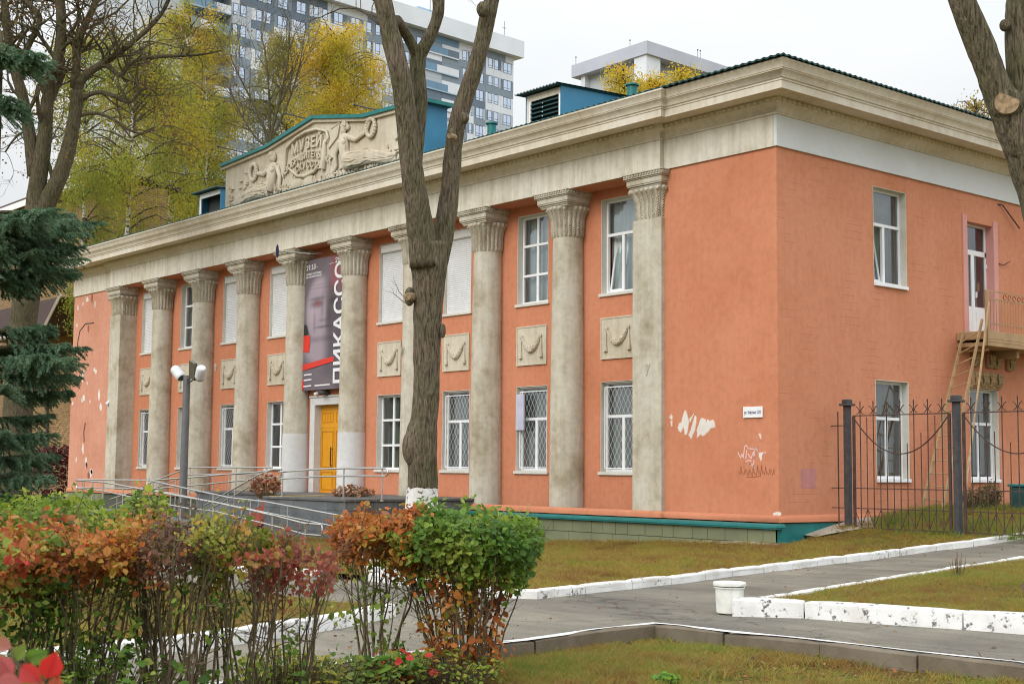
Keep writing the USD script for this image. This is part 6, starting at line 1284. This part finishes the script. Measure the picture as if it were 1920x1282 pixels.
def shrub(name, label, u, D, half, dep, vtop, vlow, n, size, zones, nst, seed, group='clipped shrubs along the path', base_half=.35, low_leaves=.06, nparts=60, ragged=.10, leafy=1.0, lowtone=0):
    """zones: list of (weight function of x in -1..1, stops)"""
    g = np.random.default_rng(seed); b = CAM+ray(u, 700)*D; bx, by = b[0], b[1]; zg = T1(bx, by)-.13
    zt = float(deep(u, vtop, D)[2]); zl = float(deep(u, vlow, D)[2]); rx = half*D/FPX
    t = thing(name, label, 'shrub', (bx, by, zg), group=group); O = np.array([bx, by, 0])
    st = MB(); tips = []
    for i in range(nst):
        a = g.uniform(-1, 1); bb = g.uniform(-1, 1); p0 = O+Rt*a*rx*base_half+FR2*bb*dep*base_half+np.array([0, 0, zg-.03]); ex = np.clip(a*.85+g.normal()*.18, -1, 1); ey = np.clip(bb*.8+g.normal()*.2, -1, 1)
        p1 = O+Rt*ex*rx*.95+FR2*ey*dep*.95+np.array([0, 0, zl+(zt-zl)*g.uniform(.25, .85)]); ss = np.linspace(0, 1, 7); P_ = p0+np.outer(ss, p1-p0)+np.outer(np.sin(ss*np.pi)*g.uniform(-.06, .10), [0, 0, 1])-np.outer(np.sin(ss*np.pi)*.08*(ex-a*.5), Rt*rx)
        P_[1:-1] += g.normal(size=(5, 3))*.018; r0 = g.uniform(.007, .0155); obj('stem', MB().tube(P_, np.linspace(r0, r0*.45, 7), 6), M['stem'], t, smooth=True) if i < 45 else st.tube(P_, np.linspace(r0, r0*.45, 7), 5)
        for j in range(4):
            s = g.uniform(.4, .98); q = np.array([np.interp(s, ss, P_[:, k]) for k in range(3)]); d = unit((P_[-1]-P_[-2]))+g.normal(size=3)*.6; d[2] = abs(d[2]); grow(st, q, d/np.linalg.norm(d), g.uniform(.15, .34), r0*.45, 1, g, tips, wob=.35, up=.1, nch=(2, 4), minr=.0016, k=4)
    obj('twigs', st, M['stem'], t, kind='stuff')
    # leaves crowd the clipped outer surface
    m = n*2; X = g.uniform(-1, 1, m); Y = g.uniform(-1, 1, m); q = g.random(m)**.62
    edge = np.maximum(np.abs(X)**3, np.abs(Y)**3); rr = (np.abs(X)**3.2+np.abs(Y)**3.2)**(1/3.2)
    keep = rr < 1; dn = np.maximum(q, rr); keep &= g.random(m) < .25+.75*np.clip((dn-.35)/.5, 0, 1)
    X, Y, q, rr = X[keep][:n], Y[keep][:n], q[keep][:n], rr[keep][:n]; n = len(X)
    topz = zt+ragged*(meshkit.noise(np.stack([X*3.1+seed, Y*3, X*0], 1), seed)-.5)*2.2-.16*rr**4+.05*np.maximum(0, g.normal(size=n))*(q > .85); lowz = zl-.02+.40*(meshkit.noise(np.stack([X*2.6, Y*2.6+seed, X*0+3], 1), seed+1)-.5)+.0*rr
    flare = .70+.30*q
    P_ = O+np.outer(X*rx*flare, Rt)+np.outer(Y*dep*flare, FR2)+np.outer(lowz+(topz-lowz)*q, [0, 0, 1])
    hole = meshkit.noise(P_*6.5+seed, 11); ok = hole > .36+.25*(1-leafy); P_, X, Y, q = P_[ok], X[ok], Y[ok], q[ok]; n = len(P_)
    if low_leaves:
        k = int(n*low_leaves); c = O+np.outer(np.clip(g.normal(size=k), -1.6, 1.6)*rx*(.28 if lowtone else .5), Rt)+np.outer(g.normal(size=k)*dep*.4, FR2)+np.outer(g.uniform(zg+.05, zl+.1, k), [0, 0, 1]); cl = (g.random((max(1, k//9), 3))); c = c[g.integers(0, max(1, k//9), k)]+g.normal(size=(k, 3))*.05
        P_ = np.vstack([P_, c]); X = np.r_[X, (c-O) @ Rt/rx]; n = len(P_)
    out = unit((P_-O-np.array([0, 0, 1])*zl*.6-np.array([0, 0, .2])))*.6+np.array([0, 0, .55]); N_ = unit(out+g.normal(size=(n, 3))*.55); D_ = unit(np.cross(N_, g.normal(size=(n, 3)))+np.array([0, 0, -.25])+out*.3); sz = size*np.clip(np.exp(g.normal(size=n)*.33)*.88, .4, 1.6)
    tt = np.clip(g.random(n)*.55+1.1*(meshkit.noise(P_*3.4+seed*7, 4)-.27), 0, 1); C_ = np.zeros((n, 3)); W_ = np.stack([np.maximum(f(np.clip(X, -1.3, 1.3))+.62*(meshkit.noise(P_*5+i*9, 6)-.5), .0) for i, (f, _) in enumerate(zones)]); pick = W_.argmax(0)
    for i, (_, stops) in enumerate(zones): C_[pick == i] = ramp(stops, tt)[pick == i]
    if low_leaves: C_[-k:] = ramp(ORN if lowtone else GREEN, np.clip(tt[-k:]*1.1, 0, 1))
    C_ *= g.uniform(.8, 1.15, (n, 1))
    dist_ = np.linalg.norm(P_-CAM, axis=1)-.8*g.random(n)*0; big = np.argsort(dist_/np.maximum(sz, .01)+1e3*(sz < size*.7))[:nparts]; msk = np.ones(n, bool); msk[big] = False
    V, F_, CC = leaf_mesh(P_[msk], D_[msk], N_[msk], sz[msk], C_[msk]); obj('foliage', (V, F_), M['leaf'], t, kind='stuff', col=CC)
    for i in big:
        V, F_, CC = leaf_mesh(P_[i:i+1], D_[i:i+1], N_[i:i+1], sz[i:i+1], C_[i:i+1]); obj('leaf', (V, F_), M['leaf'], t, col=CC)
    return t
one = lambda x: np.ones_like(x)
shrub('shrub', 'clipped shrub in front of the trunk, green leaved on top with dark bare stems', 880, 11.8, 146, .62, 960, 1092, 8800, .053, [(one, GREEN), (lambda x: .5-.6*x, ORN)], 34, 1, base_half=.32, low_leaves=.16, nparts=70, lowtone=1)
shrub('shrub', 'clipped shrub with dry orange brown leaves left of the green one', 714, 12.0, 92, .5, 968, 1056, 4600, .046, [(one, ORN)], 15, 2, base_half=.3, low_leaves=.10, nparts=60, ragged=.08)
shrub('hedge_shrub', 'hedge shrub with mixed red, orange and green leaves at the very left edge', -10, 8.6, 140, .6, 1000, 1120, 3900, .046, [(one, MIX), (lambda x: .9+.0*x, [(0, (.05, .11, .02)), (.5, (.13, .2, .03)), (1, (.28, .27, .04))])], 16, 3, low_leaves=.25, nparts=60)
shrub('hedge_shrub', 'orange leaved hedge shrub with green lower leaves, second from the left', 150, 9.0, 140, .6, 992, 1100, 4500, .045, [(lambda x: .62+0*x, ORN), (lambda x: .55-.1*x, MIX), (lambda x: .25+.2*x, BRN)], 20, 4, low_leaves=.42, nparts=60)
shrub('hedge_shrub', 'hedge shrub with a dry brown twiggy top in the middle of the hedge', 340, 9.2, 128, .55, 974, 1085, 5400, .032, [(lambda x: .66-.5*np.abs(x), BRN), (lambda x: .45-.3*x, ORN), (lambda x: .42+.3*x, YGR), (lambda x: .34+0*x, MIX)], 30, 5, low_leaves=.10, nparts=40, leafy=.9)
shrub('hedge_shrub', 'yellow green and orange hedge shrub right of the dry brown one', 462, 9.4, 92, .5, 986, 1066, 2700, .043, [(one, YGR), (lambda x: .75+.4*x, REDS), (lambda x: .6-.5*x, BRN)], 18, 6, low_leaves=.10, nparts=50)
shrub('hedge_shrub', 'thin red leaved hedge shrub at the right end of the hedge', 560, 10.0, 84, .45, 1026, 1100, 1300, .043, [(one, REDS)], 9, 7, low_leaves=.12, nparts=50, leafy=.8)
shrub('back_shrub', 'yellow green shrub row below the ramp landing, behind the hedge', 90, 17.0, 165, .9, 946, 1030, 4200, .075, [(one, [(0, (.07, .13, .015)), (.5, (.16, .24, .025)), (1, (.30, .33, .04))])], 14, 8, low_leaves=0, nparts=0, ragged=.2)
shrub('back_shrub', 'small bright green shrub sticking up in front of the ramp rails', 282, 16.0, 40, .35, 938, 990, 700, .085, [(one, [(0, (.08, .15, .02)), (.5, (.19, .27, .03)), (1, (.32, .34, .05))])], 6, 9, low_leaves=0, nparts=0, ragged=.2)
shrub('barberry_shrub', 'dark maroon shrub between the spruce and the museum corner', 105, 62.0, 36, 1.2, 838, 940, 1800, .16, [(one, [(0, (.04, .010, .012)), (.6, (.10, .02, .02)), (1, (.17, .035, .03))])], 6, 10, low_leaves=0, nparts=0)
def low_plant(name, label, u, v, D, n, size, spread, hgt, stops, seed, proto=LEAF6, wide=1.3, lawn=-.13, stems=True):
    g = np.random.default_rng(seed); b = CAM+ray(u, v)*D; zg = T1(b[0], b[1])+lawn; t = thing(name, label, 'plant', (b[0], b[1], zg))
    st = MB(); P_ = []
    for i in range(n):
        a = g.uniform(0, 2*np.pi); r = spread*math.sqrt(g.random()); h = hgt*g.uniform(.35, 1.0)*(1-.35*r/spread); q = np.array([b[0]+r*math.cos(a), b[1]+r*math.sin(a), zg+h]); P_.append(q); st.tube([(b[0]+.35*r*math.cos(a), b[1]+.35*r*math.sin(a), zg-.02), (b[0]+.8*r*math.cos(a), b[1]+.8*r*math.sin(a), zg+h*.6), q], .003, 4, cap=False)
    P_ = np.array(P_); N_ = unit(np.array([0, 0, 1])+g.normal(size=(n, 3))*.45-.3*unit(Fw)); D_ = unit(g.normal(size=(n, 3))*np.array([1, 1, .25])); sz = size*g.uniform(.6, 1.2, n)
    V, F_, C_ = leaf_mesh(P_-D_*sz[:, None]*.5, D_, N_, sz, ramp(stops, g.random(n)), proto, wide)
    if stems: obj('stems', st, M['stem'], t, kind='stuff')
    obj('leaves', (V, F_), M['leaf'], t, kind='stuff', col=C_); return t
low_plant('mallow_plant', 'low plant with broad round green leaves under the clipped shrubs', 722, 1250, 11.0, 34, .17, .30, .34, GREEN, 1)
low_plant('columbine_plant', 'low plant with small pale green lobed leaves below the green shrub', 830, 1250, 11.2, 380, .05, .50, .34, [(0, (.08, .15, .02)), (.6, (.20, .26, .03)), (1, (.36, .33, .05))], 2)
low_plant('columbine_plant', 'feathery yellow green plant in front of the hedge end', 540, 1250, 10.3, 520, .045, .40, .52, [(0, (.10, .15, .02)), (.6, (.25, .27, .03)), (1, (.40, .32, .04))], 3)
low_plant('seedling_plant', 'red leaved seedling at the foot of the clipped shrubs', 752, 1235, 11.0, 30, .07, .36, .42, [(0, (.40, .05, .03)), (.7, (.55, .04, .03)), (1, (.16, .2, .03))], 4)
low_plant('undergrowth_plant', 'green leafy undergrowth at the bottom of the hedge on the left', 150, 1285, 8.8, 620, .065, .85, .75, GREEN, 5)
low_plant('undergrowth_plant', 'leafy undergrowth between the hedge and the mallow leaves', 640, 1260, 10.8, 420, .055, .55, .34, [(0, (.07, .13, .02)), (.6, (.14, .2, .03)), (1, (.3, .26, .05))], 6)
low_plant('grass_tuft', 'bright green tuft growing on the near lawn', 1248, 1226, 11.6, 130, .05, .12, .09, [(0, (.07, .18, .02)), (1, (.16, .30, .03))], 7, wide=.8)
low_plant('grass_tuft', 'small green tuft right of the bright tuft at the lower edge', 1268, 1258, 10.8, 60, .045, .10, .05, [(0, (.10, .19, .02)), (1, (.2, .28, .04))], 8, wide=.8)
low_plant('weed_plant', 'small reddish dry weed on the thin white kerb', 1797, 1068, 20.0, 34, .04, .13, .5, [(0, (.30, .09, .07)), (1, (.42, .18, .12))], 9, lawn=.0, wide=.6)
low_plant('wall_plant', 'dark bushy plant behind the fence under the second side window', 1824, 925, 32.0, 240, .10, .28, .75, [(0, (.05, .06, .02)), (.6, (.12, .12, .03)), (1, (.20, .12, .05))], 10, lawn=.0, wide=.5)
low_plant('wall_plant', 'tallest dark bushy plant behind the fence, next to the green metal box', 1856, 922, 32.6, 260, .10, .28, .85, [(0, (.05, .07, .02)), (.6, (.11, .12, .03)), (1, (.22, .11, .06))], 11, lawn=.0, wide=.5)
low_plant('potted_flowers', 'dry reddish plant on the platform left of the entrance door', 497, 921, 38.6, 200, .12, .45, .75, [(0, (.14, .07, .04)), (.6, (.34, .10, .05)), (1, (.45, .40, .25))], 12, lawn=1.05)
low_plant('potted_flowers', 'low orange brown plant on the platform right of the entrance door', 662, 921, 38.0, 220, .11, .6, .42, [(0, (.16, .08, .04)), (.6, (.36, .15, .06)), (1, (.5, .36, .26))], 13, lawn=1.05)
# rose leaves close to the lens, out of focus
g = np.random.default_rng(71); RS = thing('rose_bush', 'blurred red and green leaves close to the viewer in the lower left corner', 'shrub', (*deep(30, 1400, 2.6)[:2], T1(*deep(30, 1400, 2.6)[:2])-.17))
rs = MB()
for i, (u, v, D, s, c) in enumerate([(12, 1246, 2.5, .062, (.50, .12, .12)), (60, 1262, 2.45, .07, (.55, .05, .045)), (96, 1245, 2.5, .075, (.60, .035, .03)), (70, 1225, 2.6, .065, (.12, .22, .03)), (40, 1222, 2.6, .05, (.16, .22, .04)), (20, 1282, 2.4, .07, (.48, .14, .13)), (86, 1288, 2.45, .07, (.42, .16, .08)), (-5, 1260, 2.5, .07, (.45, .10, .10)), (110, 1285, 2.5, .06, (.50, .12, .06)), (50, 1295, 2.4, .06, (.14, .2, .03)), (5, 1210, 2.6, .05, (.40, .16, .12))]):
    p = deep(u, v, D); dd = unit(Rr*g.uniform(-.6, 1)+Up*g.uniform(-.3, .8)); s *= .72; c = tuple(np.array(c)*.8); V, F_, C_ = leaf_mesh(np.array([p-dd*s*.5]), np.array([dd]), np.array([unit(-Fw+g.normal(size=3)*.4)]), np.array([s]), np.array([c]), LEAF6, 1.1); obj('leaf', (V, F_), M['leaf'], RS, col=C_)
    q = deep(u*.4+30, 1420, 2.6); obj('stem', MB().tube([q, (p+q)/2+g.normal(size=3)*.02, p-dd*s*.5], .003, 5), M['stem'], RS)

# ---------------------------------------------------------------- grass and fallen leaves
def blades(seed, n, h, w, lean, mat):
    g = np.random.default_rng(seed); V, F_ = [], []
    for i in range(n):
        a = g.uniform(0, 2*np.pi); r = .05*math.sqrt(g.random()); b = np.array([r*math.cos(a), r*math.sin(a), -.01]); d = np.array([g.normal()*lean, g.normal()*lean, 1]); hh = h*g.uniform(.5, 1.15); sx = np.array([math.cos(a*3), math.sin(a*3), 0])*w
        k = len(V); V += [b-sx, b+sx, b+d*hh*.6+sx*.6, b+d*hh*.6-sx*.6, b+d*hh+np.array([d[0], d[1], -.2])*hh*.4]; F_ += [(k, k+1, k+2), (k, k+2, k+3), (k+3, k+2, k+4)]
    return np.array(V), np.array(F_)
def scatter(name, label, poly, off, dens, protos, seed, sc=(.6, 1.3), fall=None, maxn=40000):
    g = np.random.default_rng(seed); x0, y0, x1, y1 = poly.bounds; n = int(min((x1-x0)*(y1-y0)*dens, 400000)); P_ = np.column_stack([g.uniform(x0, x1, n), g.uniform(y0, y1, n)])
    import shapely
    P_ = P_[shapely.contains_xy(poly, P_[:, 0], P_[:, 1])]; d = P_-CAM[:2]; z = d @ Fw[:2]/np.linalg.norm(Fw[:2]); lat = d @ Rt[:2]; P_ = P_[(z > 2) & (np.abs(lat) < z*.42+.8)]
    nz = meshkit.fbm(np.column_stack([P_*.9, np.zeros(len(P_))]), 3, 12); P_ = P_[g.random(len(P_)) < np.clip((nz-.28)*3.2, .05, 1)]
    P_ = P_[:maxn]; n = len(P_); Z = T(P_[:, 0], P_[:, 1])+off
    path = _name('/World', name); pi = UsdGeom.PointInstancer.Define(stage, path); tg = []
    for i, (v, f, mt) in enumerate(protos):
        m = UsdGeom.Mesh.Define(stage, f'{path}/blade_tuft_{i+1:03d}' if i else f'{path}/blade_tuft'); m.CreatePointsAttr(Vt.Vec3fArray.FromNumpy(v.astype(np.float32))); m.CreateFaceVertexCountsAttr(Vt.IntArray.FromNumpy(np.full(len(f), 3, np.int32))); m.CreateFaceVertexIndicesAttr(Vt.IntArray.FromNumpy(f.astype(np.int32).ravel())); m.CreateSubdivisionSchemeAttr('none'); UsdShade.MaterialBindingAPI.Apply(m.GetPrim()).Bind(mt); tg.append(m.GetPath())
    pi.CreatePrototypesRel().SetTargets(tg); pi.CreateProtoIndicesAttr(Vt.IntArray.FromNumpy(g.integers(0, len(protos), n).astype(np.int32))); pi.CreatePositionsAttr(Vt.Vec3fArray.FromNumpy(np.column_stack([P_, Z]).astype(np.float32)))
    a = g.uniform(0, np.pi, n); q = np.zeros((n, 4), np.float32); q[:, 0] = np.cos(a); q[:, 3] = np.sin(a)
    pi.CreateOrientationsAttr(Vt.QuathArray([Gf.Quath(float(w), 0, 0, float(zz)) for w, zz in zip(q[:, 0], q[:, 3])])); s = g.uniform(*sc, n); pi.CreateScalesAttr(Vt.Vec3fArray.FromNumpy(np.stack([s, s, s*g.uniform(.7, 1.2, n)], 1).astype(np.float32)))
    cd(pi.GetPrim(), label=label, category='grass', kind='stuff'); print(name, n)
pr_dry = [(*blades(1, 12, .05, .0028, .6, None), M['grass']), (*blades(2, 10, .075, .0028, .65, None), M['grass']), (*blades(3, 12, .04, .003, .9, None), M['grass']), (*blades(8, 7, .08, .003, .5, None), M['grass_green']), (*blades(10, 12, .06, .003, .7, None), M['grass']), (*blades(11, 12, .05, .003, .7, None), M['grass'])]
pr_far = [(*blades(4, 12, .05, .0045, .5, None), M['grass']), (*blades(5, 12, .08, .0045, .6, None), M['grass'])]
pr_gr = [(*blades(6, 12, .14, .0045, .35, None), M['grass_green']), (*blades(7, 12, .20, .0045, .4, None), M['grass_green'])]
near_poly = Polygon(list(k_near)+[tuple(CAM[:2]+np.array([12, 2])), tuple(CAM[:2]+Fw[:2]*3), tuple(CAM[:2]+Fw[:2]*4-Rt[:2]*9)]).buffer(0).buffer(-.1)
scatter('grass', 'short yellowish grass on the lawn nearest the viewer', near_poly, -.125, 1500, pr_dry, 1, (.7, 1.6), maxn=42000)
scatter('grass', 'short olive grass on the museum lawn', lawn_far.buffer(-.12), .07, 330, pr_far, 2, (.8, 1.7), maxn=60000)
scatter('grass', 'short olive grass on the right hand lawn', lawn_right.buffer(-.1), .06, 600, pr_dry, 3, (.8, 1.6), maxn=24000)
scatter('grass', 'short olive grass on the lawn strip behind the hedge', lawn_left.buffer(-.1), .06, 380, pr_dry, 4, (.8, 1.6), maxn=24000)
fence_green = Polygon([(1.5, 1.4), (9, 2.2), (9, 7.5), (.3, 9.5), (.3, 3.0)])
scatter('grass', 'taller green grass under the fence and the side wall', fence_green, .07, 90, pr_gr, 5, (.6, 1.3), maxn=9000)
g = np.random.default_rng(81)
for nm, lb_, poly, off, n in (('fallen_leaves', 'scattered brown and yellow fallen leaves on the lawns', unary_union([lawn_far, lawn_right, lawn_left]), .09, 5200), ('fallen_leaves', 'scattered brown fallen leaves on the lawn nearest the viewer', near_poly, -.11, 1900), ('fallen_leaves', 'a few small fallen leaves lying on the asphalt path', apoly, .008, 420)):
    x0, y0, x1, y1 = poly.bounds; P_ = []
    while len(P_) < n:
        p = (g.uniform(x0, x1), g.uniform(y0, y1)); d = np.array(p)-CAM[:2]; zz = d @ Fw[:2]
        if zz > 3 and abs(d @ Rt[:2]) < zz*.42 and poly.contains(Point(p)): P_.append(p)
    P_ = np.array(P_); z = T(P_[:, 0], P_[:, 1])+off; N_ = unit(np.array([0, 0, 1])+g.normal(size=(n, 3))*.3); D_ = unit(np.cross(N_, g.normal(size=(n, 3))))
    V, F_, C_ = leaf_mesh(np.column_stack([P_, z]), D_, N_, .048*g.uniform(.5, 1.3, n), ramp([(0, (.07, .035, .02)), (.5, (.19, .10, .04)), (.9, (.33, .22, .07)), (1, (.36, .09, .05))], g.random(n)), LEAF2); obj(nm, (V, F_), M['leaf'], label=lb_, category='leaves', kind='stuff', col=C_)
V, F_ = topstrip(k_near, .0, .075, .033); obj('kerb_whitewash', (V, F_), M['kerb'], kind='structure', label='strip of old whitewash left along the top edge of the bare kerb')
print('tris', sum(1 for _ in stage.Traverse()))
